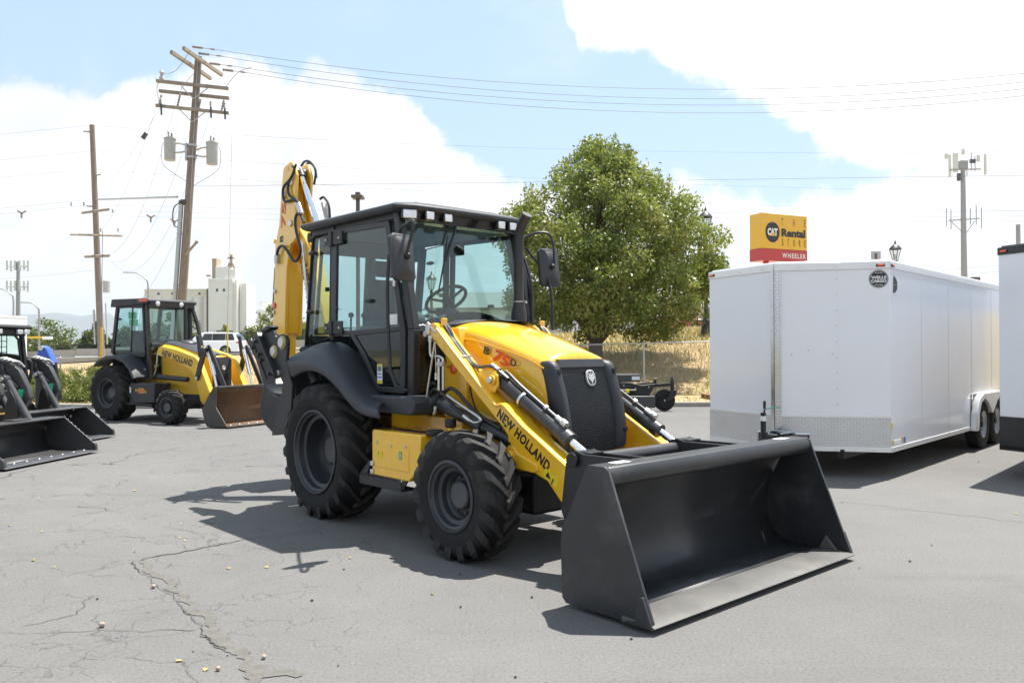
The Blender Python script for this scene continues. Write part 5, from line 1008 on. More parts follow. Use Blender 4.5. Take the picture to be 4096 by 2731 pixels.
# ================================================================ skid steers at the left edge
def skid(label, loc, rz, near, cab=0):
    S = thing('skid_steer', label, 'skid steer loader', loc, rz)      # origin: right end of the bucket lip; x forward, y to its left (far side)
    W_ = 1.98 if near else 1.92
    shell = [(-.70, .55), (-.76, .50), (-.82, .38), (-.82, .24), (-.78, .14), (-.68, .07), (-.55, .045), (-.10, .035)]
    y0, y1 = -W_, 0
    B_ = MB().loft([[(x, y0 + .02, z), (x, y1 - .02, z)] for x, z in shell]).obj('bucket', 'gunmetal', S, ang=60)
    md = B_.modifiers.new('solid', 'SOLIDIFY'); md.thickness = .018; md.offset = 1
    for y in (y0, y1):
        s = 1 if y == y1 else -1
        MB().prism([(-.70, .56), (-.52, .56), (-.02, .155), (.0, .14), (.0, .05), (-.10, .03), (-.70, .03), (-.80, .12), (-.83, .30), (-.80, .45)], y - s * .02, y).obj('side_plate', 'gunmetal', B_, .004)
        MB().prism([(-.06, .05), (-.06, .15), (.0, .15), (.02, .11), (.02, .04)], y - s * .035, y + s * .02).obj('side_cutter', 'gunmetal', B_, .004)
    MB().b2(-.80, -.50, y0, y1, .535, .56).obj('top_rail', 'gunmetal', B_, .006)
    MB().prism([(-.22, .03), (-.22, .052), (.02, .047), (.05, .03)], y0 - .02, y1 + .02).obj('cutting_edge', 'hub_grey', B_, .003)
    if near:
        MB().b2(-.80, -.62, -.98, -.62, .562, .58).obj('step_plate', 'gunmetal', B_, .004)
        for y in np.linspace(y0 + .1, y1 - .12, 8): MB().sphere((-.12, y, .053), .018, 8, (1, 1, .6)).obj('edge_bolt', 'zinc', B_)
        for k in range(16): MB().sphere((-.52 + k * .031, -.001, .565 - k * .0255), .007, 6).obj('weld_bead', 'zinc', B_) if k % 2 == 0 else None
    # carrier
    for s, yy in ((-1, -W_ / 2 - .72), (1, -W_ / 2 + .72)):
        A = MB().prism([(-2.9, 1.45), (-2.75, 1.62), (-1.75, 1.52), (-1.22, 1.42), (-1.05, 1.30), (-.90, 1.02), (-.86, .86), (-.98, .70), (-1.10, .45), (-1.22, .40), (-1.28, .55), (-1.26, .78), (-1.18, 1.0), (-1.34, 1.20), (-1.75, 1.33), (-2.7, 1.36)], yy - .055, yy + .055).obj('lift_arm', 'gunmetal', S, .015)
        MB().cyl((-1.17, yy - s * .13, 1.12), (-.80, yy - s * .13, .50), .058, n=16).obj('tilt_cylinder', 'hub_grey', A, .004)
        MB().cyl((-1.20, yy - s * .20, 1.15), (-1.20, yy + s * .02, 1.15), .062, n=16).obj('cylinder_eye', 'hub_grey', A, .008)
        MB().cyl((-1.20, yy - s * .24, 1.15), (-1.20, yy - s * .18, 1.15), .035, n=10).obj('pin_bolt', 'zinc', A)
        for k in range(4): MB().tube(smooth_path([(-1.36 + .07 * k, yy - .06, 1.46 - .015 * k), (-1.30 + .07 * k, yy + .01, 1.475 - .02 * k), (-1.22 + .06 * k, yy + .07, 1.42 - .03 * k)], 3), .018, 6).obj('hose_fitting', 'zinc', A)
        MB().tube(smooth_path([(-1.30, yy - .07, 1.36), (-1.24, yy - .09, 1.22), (-1.12, yy - .09, 1.12), (-1.03, yy - .08, 1.02)], 3), .02, 6).obj('hydraulic_hose', 'hose', A)
        MB().tube(smooth_path([(-1.10, yy - s * .18, 1.0), (-1.0, yy - s * .2, .85), (-.95, yy - s * .18, .62)], 3), .014, 6).obj('hydraulic_hose', 'hose', A)
        if s > 0:
            MB().quadslab([(-1.01, yy - .10, 1.0), (-.96, yy - .05, .99), (-.98, yy - .06, .86), (-1.03, yy - .11, .87)], .004).obj('green_tag', 'tag_green', A)
            MB().tube([(-.98, yy - .07, .97), (-.90, yy - .04, .95)], .004, 4).obj('tag_tie', 'tag_green', A)
    c = -W_ / 2
    MB().b2(-3.0, -1.20, c - .62, c + .62, .35, .95).prism([(-1.22, .30), (-1.05, .30), (-1.05, .62), (-1.22, .75)], c - .60, c + .60).obj('chassis', 'black', S, .02)
    MB().b2(-1.05, -1.03, c - .50, c + .50, .42, .52).obj('front_plate', 'yellow', S, .004)
    text('lettering', 'HOLLAND', (-1.045, c - .1, .64), (0, 1, 0), (0, 0, 1), .055, 'yellow', S, w=.34, bold=.03)
    MB().b2(-1.06, -.82, c - .55, c + .55, .30, .48).obj('coupler', 'charcoal', S, .01)
    for y in (c - .62, c + .62): MB().b2(-2.6, -1.08, y - .14, y + .14, .02, .62).obj('track', 'rubber', S, .10, seg=3)
    F = MB(); t = .07
    for y in (c - .46, c + .46):
        post(F, (-1.10, y, .82), (-1.22, y, 1.98), .07, .07); post(F, (-2.3, y, .9), (-2.25, y, 2.0), .07, .07)
    F.b2(-1.22, -1.05, c - .48, c + .48, .78, .90)
    for y in (c - .46, c + .46): F.b2(-2.3, -1.15, y - .034, y + .034, 1.90, 1.975); F.b2(-2.32, -1.12, y - .034, y + .034, .83, .90)
    F.obj('cab_frame', 'black', S, .01)
    RF2 = MB().prism([(-2.35, 1.97), (-2.30, 2.05), (-1.12, 2.04), (-1.06, 2.0), (-1.08, 1.97)], c - .56, c + .56).obj('cab_roof', 'black', S, .012)
    MB().b2(-1.24, -1.12, c - .46, c + .46, 1.84, 1.97).obj('visor', 'black', S, .02)
    for y in (c - .42, c - .25, c + .25, c + .42): MB().box((-1.09, y, 1.915), (.05, .13, .08)).obj('work_light', 'lamp_lens', RF2, .01)
    DF = MB().quadslab([(-1.13, c - .40, .90), (-1.13, c + .40, .90), (-1.225, c + .36, 1.86), (-1.225, c - .36, 1.86)], .012).obj('door_glass', 'glass', S)
    MB().tube([(-1.12, c - .41, .89), (-1.12, c + .41, .89), (-1.21, c + .38, 1.78), (-1.225, c + .28, 1.88), (-1.225, c - .28, 1.88), (-1.21, c - .38, 1.78)], .024, 6, closed=True).obj('door_frame', 'black', DF)
    MB().tube([(-1.20, c - .30, 1.85), (-1.12, c - .22, 1.45), (-1.10, c - .02, 1.1)], .018, 6).obj('wiper', 'black', DF)
    g = MB()
    for k in range(7): z = 1.25 + k * .1; g.b2(-2.2, -1.5, c + .455, c + .465, z, z + .012)
    for k in range(8): x = -2.2 + k * .1; g.b2(x, x + .012, c + .455, c + .465, 1.2, 1.9)
    for k in range(7): z = 1.25 + k * .1; g.b2(-2.2, -1.5, c - .465, c - .455, z, z + .012)
    for k in range(8): x = -2.2 + k * .1; g.b2(x, x + .012, c - .465, c - .455, 1.2, 1.9)
    struct(g.obj('side_screen', 'cage_black', S, smooth=False), 'stuff')
    MB().b2(-2.0, -1.55, c - .25, c + .25, .95, 1.1).b2(-2.1, -1.98, c - .24, c + .24, 1.0, 1.7).obj('seat', 'seat_fabric', S, .05)
    MB().tube(smooth_path([(-1.10, c + .50, 1.0), (-1.08, c + .54, 1.2), (-1.10, c + .55, 1.38), (-1.16, c + .52, 1.40), (-1.18, c + .50, 1.22), (-1.14, c + .50, 1.05)], 3), .03, 8, closed=True).obj('grab_loop', 'black', S)
    MB().b2(-1.035, -1.03, c + .18, c + .27, .73, .88).obj('yellow_decal', 'tag_green', S)
    MB().b2(-1.12, -1.11, c + .16, c + .28, .94, 1.06).obj('decal', 'decal_yellow', S)
    for o in S.children:
        if o.name.split('.')[0] in ('chassis', 'front_plate', 'lettering', 'track', 'cab_frame', 'cab_roof', 'visor', 'door_glass', 'side_screen', 'seat', 'grab_loop', 'yellow_decal', 'decal'): o.location.x += cab
    return S
skid('dark grey skid steer whose wide bucket is cut by the left picture edge', (-6.45, 12.70, 0), R(-6.1), True, -.75)
skid('dark skid steer with glazed cab whose bucket lies behind a nearer bucket', (-7.30, 15.0, 0), R(-6.1), False, -.22)
BA = thing('excavator_arm', 'bright blue hydraulic arm standing up behind the dark skid steer cab', 'loader arm', (-11.22, 19.6, 0), 0)
MB().prism([(-.20, 1.0), (-.06, 1.60), (.03, 1.72), (.13, 1.66), (.30, 1.30), (.22, 1.0)], -.12, .12).obj('arm', 'blue_paint', BA, .02)
MB().cyl((-.40, 0, 1.25), (-.02, 0, 1.60), .025, n=12).obj('cylinder', 'galv', BA)
MB().cyl((.28, 0, 1.30), (.42, .0, .4), .05, n=12).obj('hose_sleeve', 'hose', BA)
for x, z in ((.03, 1.65), (-.06, 1.42), (.20, 1.30)): MB().cyl((x, -.15, z), (x, -.11, z), .06, n=14).obj('pin', 'zinc', BA)
MB().b2(-.15, .15, -.1, .1, 0, 1.05).obj('base', 'black', BA, .05)

# ================================================================ rotary mower attachment and pallet by the kerb
MO = thing('mower_attachment', 'black rotary mower attachment with small pneumatic wheel standing by the kerb', 'mower', (3.55, 21.2, 0), 0)
MB().b2(-1.9, .02, -.75, .75, .10, .40).obj('deck', 'gunmetal', MO, .02)
MB().b2(-1.6, -.30, -.45, .35, .75, .93).obj('cover', 'gunmetal', MO, .01)
MB().b2(-.52, -.32, -.4565, -.4505, .79, .88).obj('white_plate', 'white_print', MO)
MB().prism([(-.75, .40), (-.85, .72), (-.60, .74), (-.30, .66), (.05, .70), (-.10, .40)], -.62, -.40).prism([(-1.5, .40), (-1.4, .74), (-.8, .74), (-.8, .40)], -.35, .3).obj('gearbox_frame', 'black', MO, .01)
for x, z in ((-.75, .66), (-.45, .58), (-.12, .62)): MB().cyl((x, -.635, z), (x, -.615, z), .018, n=8).obj('bolt', 'zinc', MO)
MB().cyl((-1.2, -.65, .52), (-.45, -.65, .52), .045, n=12).obj('drive_shaft', 'black', MO)
MB().b2(-.72, -.62, -.70, -.60, .475, .565).obj('yellow_guard', 'decal_yellow', MO, .01)
for y, x1 in ((-.45, .52), (.25, .22)): MB().prism([(-.35, .58), (-.35, .66), (x1, .72), (x1, .64)], y - .04, y + .04).obj('wheel_beam', 'black', MO, .006)
MB().b2(.46, .54, -.50, -.40, .50, .80).cyl((.50, -.45, .8), (.50, -.45, .86), .03).b2(.16, .22, .2, .3, .62, .78).obj('castor_post', 'black', MO, .006)
MB().prism([(.45, .50), (.60, .55), (.58, .40), (.40, .24), (.32, .30)], -.57, -.54).obj('castor_fork', 'black', MO, .005)
WM = MB().lathe([(.10, -.07), (.18, -.075), (.26, -.06), (.275, 0), (.26, .06), (.18, .075), (.10, .07)], 32, (.30, -.45, .275)).obj('tyre', 'rubber', MO)
MB().lathe([(.0005, -.05), (.04, -.05), (.05, -.02), (.12, -.03), (.15, -.07), (.16, -.075)], 24, (.30, -.45, .275)).obj('rim', 'black', WM); MB().cyl((.30, -.52, .275), (.30, -.49, .275), .022, n=10).obj('hub', 'zinc', WM)
PA = thing('pallet', 'weathered wooden pallet on the dirt beside the white trailer nose', 'pallet', (6.15, 23.6, .13), .05)
for y in (-.4, 0, .4): MB().b2(-.6, .6, y - .045, y + .045, .02, .12).obj('bearer', 'pallet_wood', PA)
slat = MB().b2(-.05, .05, -.5, .5, .121, .143).mesh('slat', 'pallet_wood'); 
for i in range(7): inst(slat, 'slat', PA, Matrix.Translation((-.54 + i * .18, 0, random.uniform(0, .003)))); 
for i in range(3): inst(slat, 'slat', PA, Matrix.Translation((-.54 + i * .54, 0, -.122)))
q = MB(); rows = []
for k in range(9):
    z = .145 + .28 * k / 8; rad = .34 * math.sin(math.pi * (.18 + .8 * (1 - k / 8))) ** .8
    rows.append([(rad * (1 + .18 * math.sin(5 * a + k) + random.uniform(-.08, .08)) * math.cos(a), rad * (1 + .15 * math.cos(4 * a - k)) * math.sin(a), z + random.uniform(-.02, .02)) for a in np.linspace(0, 2 * math.pi, 17)[:-1]])
q.loft(rows, closed=True, cap=True); bgo = q.obj('plastic_bundle', 'plastic_sheet'); bgo.location = (6.15, 23.55, .13); tag(bgo, 'crumpled pale plastic bundle lying on the wooden pallet', 'bundle')

# ================================================================ trees and bushes
def crown_clumps(prof, cx, cy, n, rmin, rmax, shell=.72, jit=.10):
    """clump centres filling a crown whose half-width at height z is given by prof"""
    zs_ = [p[0] for p in prof]; ws = [p[1] for p in prof]; C, Rd = [], []
    while len(C) < n:
        z = random.uniform(zs_[0], zs_[-1]); wmax = float(np.interp(z, zs_, ws))
        if random.random() > (wmax / max(ws)) ** 1.2 + .06: continue
        a = random.uniform(0, 2 * math.pi); f = random.uniform(.78, 1.0) if random.random() < shell else math.sqrt(random.random()) * .8
        wob = 1 + jit * math.sin(3 * a + z * 1.7) + jit * .7 * math.sin(7 * a - z * 2.9)
        C.append((cx + wmax * f * wob * math.cos(a), cy + wmax * f * wob * math.sin(a), z)); Rd.append(random.uniform(rmin, rmax) * (.7 if wmax < .8 else 1))
    return np.array(C), np.array(Rd)
TX, TY, TZ = 2.95, 28.8, .55
TR = thing('shade_tree', 'full rounded leafy shade tree with short forked trunk behind the cab', 'tree', (0, 0, 0))
prof = [(1.75, 1.0), (2.1, 2.3), (2.7, 3.2), (3.4, 3.7), (4.2, 3.75), (5.0, 3.75), (5.8, 3.5), (6.5, 3.0), (7.2, 2.2), (7.8, 1.45), (8.3, .8), (8.8, .2)]
C_, R_ = crown_clumps(prof, TX + .2, TY, 560, .24, .60, jit=.09); C_[:, 0] += .42 * np.clip(1 - (C_[:, 2] - 4.5) / 4.3, 0, 1) - .1
keep = ~((C_[:, 2] < 3.0) & (np.hypot(C_[:, 0] - TX, C_[:, 1] - TY) < 1.9)); keep &= (C_[:, 2] > 3.0) | (rng.random(len(C_)) < .62); C_, R_ = C_[keep], R_[keep]
bark = MB(); lim = []
def limb(a, b, r0, r1, k=5):
    a, b = Vector(a), Vector(b); P = [a.lerp(b, i / k) + Vector((random.uniform(-1, 1), random.uniform(-1, 1), random.uniform(-.5, .5))) * (.06 * (b - a).length / 2 if 0 < i < k else 0) for i in range(k + 1)]
    bark.tube(P, [r0 + (r1 - r0) * i / k for i in range(k + 1)], 8); return P
bark.tube([(TX - .05, TY, TZ - .4), (TX - .02, TY, TZ + .3), (TX, TY, TZ + 1.5)], [.34, .27, .23], 12)
for dx, dy, dz in ((-1.2, .1, 3.1), (-.35, -.3, 4.2), (.25, .5, 4.6), (1.05, -.2, 3.8), (.6, -.6, 3.2), (-.8, .6, 3.6), (1.8, .3, 3.0)):
    P = limb((TX + .08 * dx, TY + .08 * dy, TZ + 1.35), (TX + dx, TY + dy, TZ + dz), .15, .075); lim.append(P)
    for q in P[2:]: lim.append([q])
ends = [p for l in lim for p in l[-3:]]
for i in range(0, len(C_), 5):
    c = Vector(C_[i]); s_ = min(ends, key=lambda p: (p - c).length + (2 if p.z > c.z else 0)); limb(s_, c, .035, .010, 4)
TRK = bark.obj('trunk', 'bark', TR)
PAL = [(.13, .19, .035), (.18, .24, .05), (.10, .15, .03), (.25, .29, .06), (.31, .32, .08), (.075, .12, .025), (.37, .36, .12), (.19, .23, .05)]
leaves('foliage', C_, R_, 84000, .135, PAL, TR, droop=.55, flat=.85, aspect=.5)
tip = [];
for i in range(90):
    a = random.uniform(0, 6.28); z = random.uniform(5.6, 8.6); r_ = float(np.interp(z, [p[0] for p in prof], [p[1] for p in prof])) * random.uniform(.75, 1.02)
    for k in range(5): tip.append((TX + .2 + r_ * math.cos(a), TY + r_ * math.sin(a), z + .12 + k * .11, .17 - .028 * k))
tip = np.array(tip); leaves('foliage', tip[:, :3], tip[:, 3], 4200, .11, PAL, TR, droop=-.6, flat=1.2)
GREEN = [(.05, .085, .02), (.065, .10, .025), (.08, .12, .03), (.045, .075, .02), (.10, .13, .04)]
def bush(name, label, x, y, z, wd, ht, n, size, pal=GREEN, cat='bush', group=None, tall=False, trunk=True):
    T = thing(name, label, cat, (0, 0, 0), group=group)
    pr = [(z + .05 * ht, wd * .32), (z + .3 * ht, wd * .5), (z + .6 * ht, wd * .42), (z + .85 * ht, wd * .24), (z + ht, wd * .05)] if not tall else [(z + .1 * ht, wd * .3), (z + .4 * ht, wd * .5), (z + .7 * ht, wd * .35), (z + ht, wd * .06)]
    C, Rr_ = crown_clumps(pr, x, y, max(14, n // 45), wd * .08, wd * .15, jit=.16)
    leaves('foliage', C, Rr_, n, size, pal, T, droop=.1)
    if trunk: MB().tube([(x, y, z - .4), (x + .02 * wd, y, z + .4 * ht), (x, y, z + .7 * ht)], [wd * .05, wd * .035, wd * .015], 6).obj('trunk', 'bark', T)
    return T
# roadside weeds at the foot of the fence on the left
WEED = [(.13, .17, .035), (.16, .20, .05), (.11, .15, .04), (.20, .21, .07), (.09, .13, .03)]
gw = 'green weed clumps along the kerb'
WL = ['tallest bushy green weeds at the kerb, left of the yellow marker pole', 'bushy green weeds at the foot of the yellow marker pole', "dense green weeds at the kerb just behind the smaller backhoe's rear tyre", 'low green weeds touching the kerb beside the black MAX carrier', "broad green weeds behind the dark skid steer's tilt cylinder", 'green weeds mostly hidden by the dark skid steer cab', "small green weeds seen under the smaller backhoe's rear axle", 'pale weed stalks rising behind the yellow marker pole at the fence', "weed stalks at the fence above the smaller backhoe's rear fender", 'tall weeds at the fence behind the blue hydraulic arm', "small green tuft seen under the smaller backhoe's side tank", "small green tuft seen between the smaller backhoe's front tyres"]
for i, (x, y, h_, w_) in enumerate([(-12.6, 23.6, .85, 1.5), (-11.9, 23.3, .8, 1.5), (-11.1, 23.5, .85, 1.5), (-10.5, 23.3, .7, 1.4), (-13.3, 23.8, .85, 1.5), (-14.1, 24.0, .8, 1.3), (-9.7, 23.6, .5, 1.1), (-11.5, 24.4, 1.05, 1.5), (-10.4, 24.4, .95, 1.5), (-12.4, 24.6, 1.0, 1.5), (-8.6, 23.8, .45, 1.0), (-7.5, 23.9, .4, .9)]):
    bush('weed_clump', WL[i], x, y, .10, w_, h_, 2600, .075, WEED, 'weeds', gw, trunk=False)
bush('weed_clump', 'small leafy weed sprouting beside the mower cover at the fence post', 3.05, 24.6, .12, .7, .95, 260, .09, GREEN, 'weed', trunk=False)
# dry grass on the bank
def on_bank(n, x0, x1, y0, y1):
    x = rng.uniform(x0, x1, n); y = rng.uniform(y0, y1, n); return np.stack([x, y, np.array([zter(a, b) for a, b in zip(x, y)]) - .02], 1)
STRAW = [(.58, .43, .21), (.64, .49, .27), (.53, .38, .18), (.68, .55, .33), (.48, .36, .17), (.42, .37, .15), (.35, .35, .13)]
patch = on_bank(26000, -2, 16, 25.3, 42); struct(blades('dry_grass', patch, .17, .03, STRAW, lean=.9), 'stuff')
patch = on_bank(14000, -20, -1, 24.6, 37); struct(blades('dry_grass', patch, .12, .03, STRAW, lean=.9), 'stuff')
gp = on_bank(9000, -1, 12, 25.5, 40); k_ = np.sin(gp[:, 0] * .9 + 1) * np.sin(gp[:, 1] * .7 + gp[:, 0] * .3) > .25; struct(blades('green_grass', gp[k_], .22, .03, [(.30, .31, .10), (.36, .35, .13), (.24, .26, .08)], lean=.6), 'stuff')
fp = on_bank(500, 4, 12, 33, 37); struct(blades('seed_stalks', fp, .55, .02, [(.30, .28, .10), (.38, .32, .14)], lean=.3), 'stuff')
kp = on_bank(2600, -16, 8, 22.6, 24.2); struct(blades('leaf_litter', kp, .05, .06, [(.42, .33, .16), (.5, .4, .2), (.25, .18, .09)], lean=2.2), 'stuff')
# far trees
gt = 'trees beyond the highway on the left'
far = [(-72, 118, 7.5, 5.0, 'rounded green tree standing just right of the white truck box', 0), (-66, 116, 8, 5.6, 'broad green tree beneath the mountain ridge, left of the twin lamp arm', 0), (-79, 124, 8, 4.8, 'pale green tree half behind the skid steer cab roof', 0), (-58.5, 115, 4.6, 4.4, 'small dark tree beside a slender spruce', 1), (-54, 114, 4.2, 4.6, 'dark green tree left of the tall yellow pole', 1), (-50, 116, 5.2, 5.4, 'dark tree directly behind the yellow marker pole', 1), (-61.5, 121, 1.6, 5.4, 'slender dark spruce between two round trees', 2), (-43.5, 108, 5.0, 7.2, 'tall bright green tree between the wooden pole and the smaller cab', 0), (-39.5, 112, 4.0, 4.0, 'low tree behind the rear of the smaller backhoe cab', 1)]
for x, y, wd, ht, lb, kd in far:
    bush('far_tree', lb, x, y, .2, wd, ht, 4200, .40, [GREEN, [(.03, .055, .02), (.04, .07, .025), (.05, .08, .025)], [(.03, .05, .025), (.04, .06, .03)]][kd], 'tree', gt, tall=kd == 2)
gt2 = 'green trees in front of the grain silos'
for x, y, wd, ht, lb in [(-41.5, 104, 3.6, 4.6, 'small round tree at the foot of the silo wall'), (-36.6, 105, 2.2, 4.4, 'little upright tree before the silo tower base'), (-33.6, 104, 3.4, 4.2, 'low bush right of the little upright tree'), (-30.2, 103, 5.0, 6.6, 'tallest leafy tree before the cream flat-roofed building'), (-26.6, 104, 5.0, 5.4, 'wide bright tree in front of cream building windows'), (-24.0, 106, 3.2, 4.0, 'tree partly hidden by the raised digging arm'), (-20.2, 108, 3.4, 5.0, 'small tree seen between digging arm and cab')]:
    bush('far_tree', lb, x, y, .3, wd, ht, 3600, .36, WEED if x > -32 else GREEN, 'tree', gt2)
# ================================================================ fences, barrier, road traffic
def zf(x): return 1.66 + .022 * x                # top rail height of the chain-link fence
def zg(x): return zter(x, 25.5) - .02
FX = [-18.6 + 2.27 * i for i in range(16)]
CF = thing('chain_link_fence', 'galvanised chain-link fence with top rail running along the dry bank', 'fence', (0, 0, 0))
for i, x in enumerate(FX):
    p = MB().cyl((x, 25.5, zg(x) - .1), (x, 25.5, zf(x) + .01), .030, n=10).sphere((x, 25.5, zf(x) + .02), .036, 8, (1, 1, .8)); p.obj('fence_post', 'galv', CF)
    if i: MB().cyl((FX[i - 1], 25.5, zf(FX[i - 1])), (x, 25.5, zf(x)), .022, n=8).obj('top_rail', 'galv', CF)
V, F_ = [], []
def wire_strip(a, b, t=.0026):
    a, b = np.array(a), np.array(b); k = len(V)
    V.extend([a + [0, 0, -t], a + [0, 0, t], b + [0, 0, t], b + [0, 0, -t], a + [0, -t, 0], a + [0, t, 0], b + [0, t, 0], b + [0, -t, 0]]); F_.extend([(k, k + 1, k + 2, k + 3), (k + 4, k + 5, k + 6, k + 7)])
x0_, x1_ = FX[0], FX[-1]
for i in range(int((x1_ - x0_) / .075) + 24):
    for s in (1, -1):
        xa = x0_ + (i - (24 if s > 0 else 0)) * .075; za, zb_ = zg(xa) + .03, zf(xa); xb = xa + s * (zb_ - za)
        if xa < x0_ or xa > x1_ or xb < x0_ or xb > x1_: continue
        wire_strip((xa, 25.5 + s * .002, za), (xb, 25.5 + s * .002, zf(xb)))
cl_ = bpy.data.objects.new('chain_link', fast_mesh('chain_link', V, F_, 'galv')); COL.objects.link(cl_); cl_.parent = CF; struct(cl_, 'stuff')

BAR = thing('concrete_barrier', 'long pale concrete road barrier wall behind the white SUV', 'barrier', (0, 0, 0))
for i in range(24):
    x = -68 + i * 3.05; z = 1.34 + .037 * (x + 22.3)
    MB().prism([(70.2, z - 1.2), (70.2, z + .25), (70.42, z + .45), (70.5, z + 1.02), (70.72, z + 1.02), (70.8, z + .45), (71.0, z + .25), (71.0, z - 1.2)], x, x + 3.02, 'x').obj('concrete_panel', 'concrete', BAR)
def mesh_mat():
    m = bpy.data.materials.new('dark_mesh'); m.use_nodes = True; t = NT(m.node_tree); m.node_tree.nodes.clear()
    P = t.n('ShaderNodeNewGeometry').outputs['Position']; s = t.n('ShaderNodeSeparateXYZ'); t.put(s.inputs[0], P)
    a = t.math('FRACT', t.math('MULTIPLY', t.math('ADD', s.outputs[0], s.outputs[2]), 9.0)); b = t.math('FRACT', t.math('MULTIPLY', t.math('SUBTRACT', s.outputs[0], s.outputs[2]), 9.0))
    f = t.math('MAXIMUM', t.math('LESS_THAN', a, .25), t.math('LESS_THAN', b, .25))
    d = t.n('ShaderNodeBsdfDiffuse'); d.inputs[0].default_value = (.03, .04, .035, 1); tr = t.n('ShaderNodeBsdfTransparent'); mx = t.n('ShaderNodeMixShader')
    t.put(mx.inputs[0], f); t.nt.links.new(tr.outputs[0], mx.inputs[1]); t.nt.links.new(d.outputs[0], mx.inputs[2]); o = t.n('ShaderNodeOutputMaterial'); t.nt.links.new(mx.outputs[0], o.inputs[0]); MAT['dark_mesh'] = m
mesh_mat()
DF = thing('mesh_fence', 'tall dark mesh fence standing above the concrete barrier', 'fence', (0, 0, 0)); xs2 = [-40 + 3.6 * i for i in range(10)]
for i, x in enumerate(xs2):
    MB().cyl((x, 72, zroad(x) - .2), (x, 72, zroad(x) + 1.95), .05, n=8).obj('fence_post', 'iron_black', DF)
    if i:
        xa = xs2[i - 1]; MB().cyl((xa, 72, zroad(xa) + 1.93), (x, 72, zroad(x) + 1.93), .035, n=6).obj('top_rail', 'iron_black', DF)
        MB().quadslab([(xa, 72, zroad(xa) + .9), (x, 72, zroad(x) + .9), (x, 72, zroad(x) + 1.92), (xa, 72, zroad(xa) + 1.92)], .01).obj('mesh_panel', 'dark_mesh', DF)

def car(name, label, cat, loc, rz, paint, prof, roof, L, wd, zg_, wheels, rw, lamps=True):
    """body from a side profile (x,z), glasshouse from roof outline; x forward"""
    C = thing(name, label, cat, loc, rz); h = wd / 2
    MB().prism(prof, -h, h).obj('body', paint, C, .07, seg=4)
    gh = MB().loft([[(x, -h * k, z) for x, z in roof] for k in (-.93, .93)][0:1] + [[(x, h * .93, z) for x, z in roof]], closed=True, cap=True)
    rows = [[(x, -(h * (.94 - .20 * max(0, (z - zg_) / (max(p[1] for p in roof) - zg_)))), z) for x, z in roof], [(x, (h * (.94 - .20 * max(0, (z - zg_) / (max(p[1] for p in roof) - zg_)))), z) for x, z in roof]]
    MB().loft(rows, closed=True, cap=True).obj('cabin', paint, C, .05, seg=3)
    zt = max(p[1] for p in roof); xs_ = [p[0] for p in roof]; xa, xb = min(xs_), max(xs_)
    for s in (-1, 1):
        yb, yt = s * (h * .94 + .006), s * (h * .785 + .004)
        segs = [(xa + .30, xa + .95), (xa + 1.0, xa + 1.95), (xa + 2.0, xa + 2.85)]
        for k, (p, q) in enumerate(segs):
            z0, z1 = zg_ + .06, zt - .12; f = lambda z: yb + (yt - yb) * (z - zg_) / (zt - zg_)
            pa, qa = (p + .14 if k == 0 else p), (q - .28 if k == 2 else q)
            MB().quadslab([(p, f(z0), z0), (q, f(z0), z0), (qa, f(z1), z1), (pa, f(z1), z1)], .02).obj('window', 'car_glass', C)
    rear = [p for p in roof if p[0] < xa + .6]
    MB().quadslab([(xa + .03, -h * .72, zg_ + .08), (xa + .03, h * .72, zg_ + .08), (xa + .27, h * .66, zt - .12), (xa + .27, -h * .66, zt - .12)], .03).obj('rear_window', 'car_glass', C)
    MB().quadslab([(xb - .02, -h * .80, zg_ + .05), (xb - .02, h * .80, zg_ + .05), (xb - .62, h * .68, zt - .08), (xb - .62, -h * .68, zt - .08)], .03).obj('windscreen', 'car_glass', C)
    x_r = min(p[0] for p in prof)
    for s in (-1, 1):
        MB().box((x_r + .10, s * (h - .14), zg_ - .10), (.24, .34, .13)).obj('tail_lamp', 'red_lens', C, .03)
        MB().box((max(p[0] for p in prof) - .14, s * (h - .2), zg_ - .25), (.2, .32, .14)).obj('headlamp', 'lamp_lens', C, .03)
        for x in wheels:
            MB().cyl((x, s * (h - .28), rw), (x, s * (h + .004), rw), rw + .07, n=28).obj('wheel_arch', 'black', C)
            w = MB().lathe([(rw * .68, -.10), (rw * .9, -.11), (rw, -.08), (rw, .08), (rw * .9, .11), (rw * .68, .10)], 28, (x, s * (h - .10), rw)).obj('tyre', 'rubber', C)
            q = MB()
            for k in range(10): a = k * .6283; q.quadslab([(x + .04 * math.cos(a), s * (h + .005), rw + .04 * math.sin(a)), (x + rw * .68 * math.cos(a - .06), s * (h + .0), rw + rw * .68 * math.sin(a - .06)), (x + rw * .68 * math.cos(a + .06), s * (h + .0), rw + rw * .68 * math.sin(a + .06))], .02)
            q.cyl((x, s * (h - .03), rw), (x, s * (h + .015), rw), .07, n=12).obj('alloy_spokes', 'alloy', w)
    return C
SUVP = [(-2.45, .45), (-2.50, .75), (-2.46, 1.08), (-2.3, 1.14), (.95, 1.12), (2.1, 1.0), (2.4, .82), (2.45, .5), (2.3, .30), (-2.3, .30)]
SUVR = [(-2.42, 1.10), (-1.95, 1.70), (-1.6, 1.76), (.2, 1.76), (.62, 1.66), (1.25, 1.10)]
sx, sy = -22.8, 62.0
car('parked_suv', 'white SUV with dark windows on the road behind the smaller backhoe', 'car', (sx, sy, zroad(sx) - .04), math.pi + R(-4) + .05, 'car_white', SUVP, SUVR, 4.9, 1.95, 1.10, (-1.45, 1.5), .36)
SEDP = [(-2.35, .45), (-2.38, .75), (-2.30, .98), (-1.6, 1.02), (.9, .98), (2.0, .86), (2.3, .70), (2.34, .45), (2.2, .26), (-2.2, .26)]
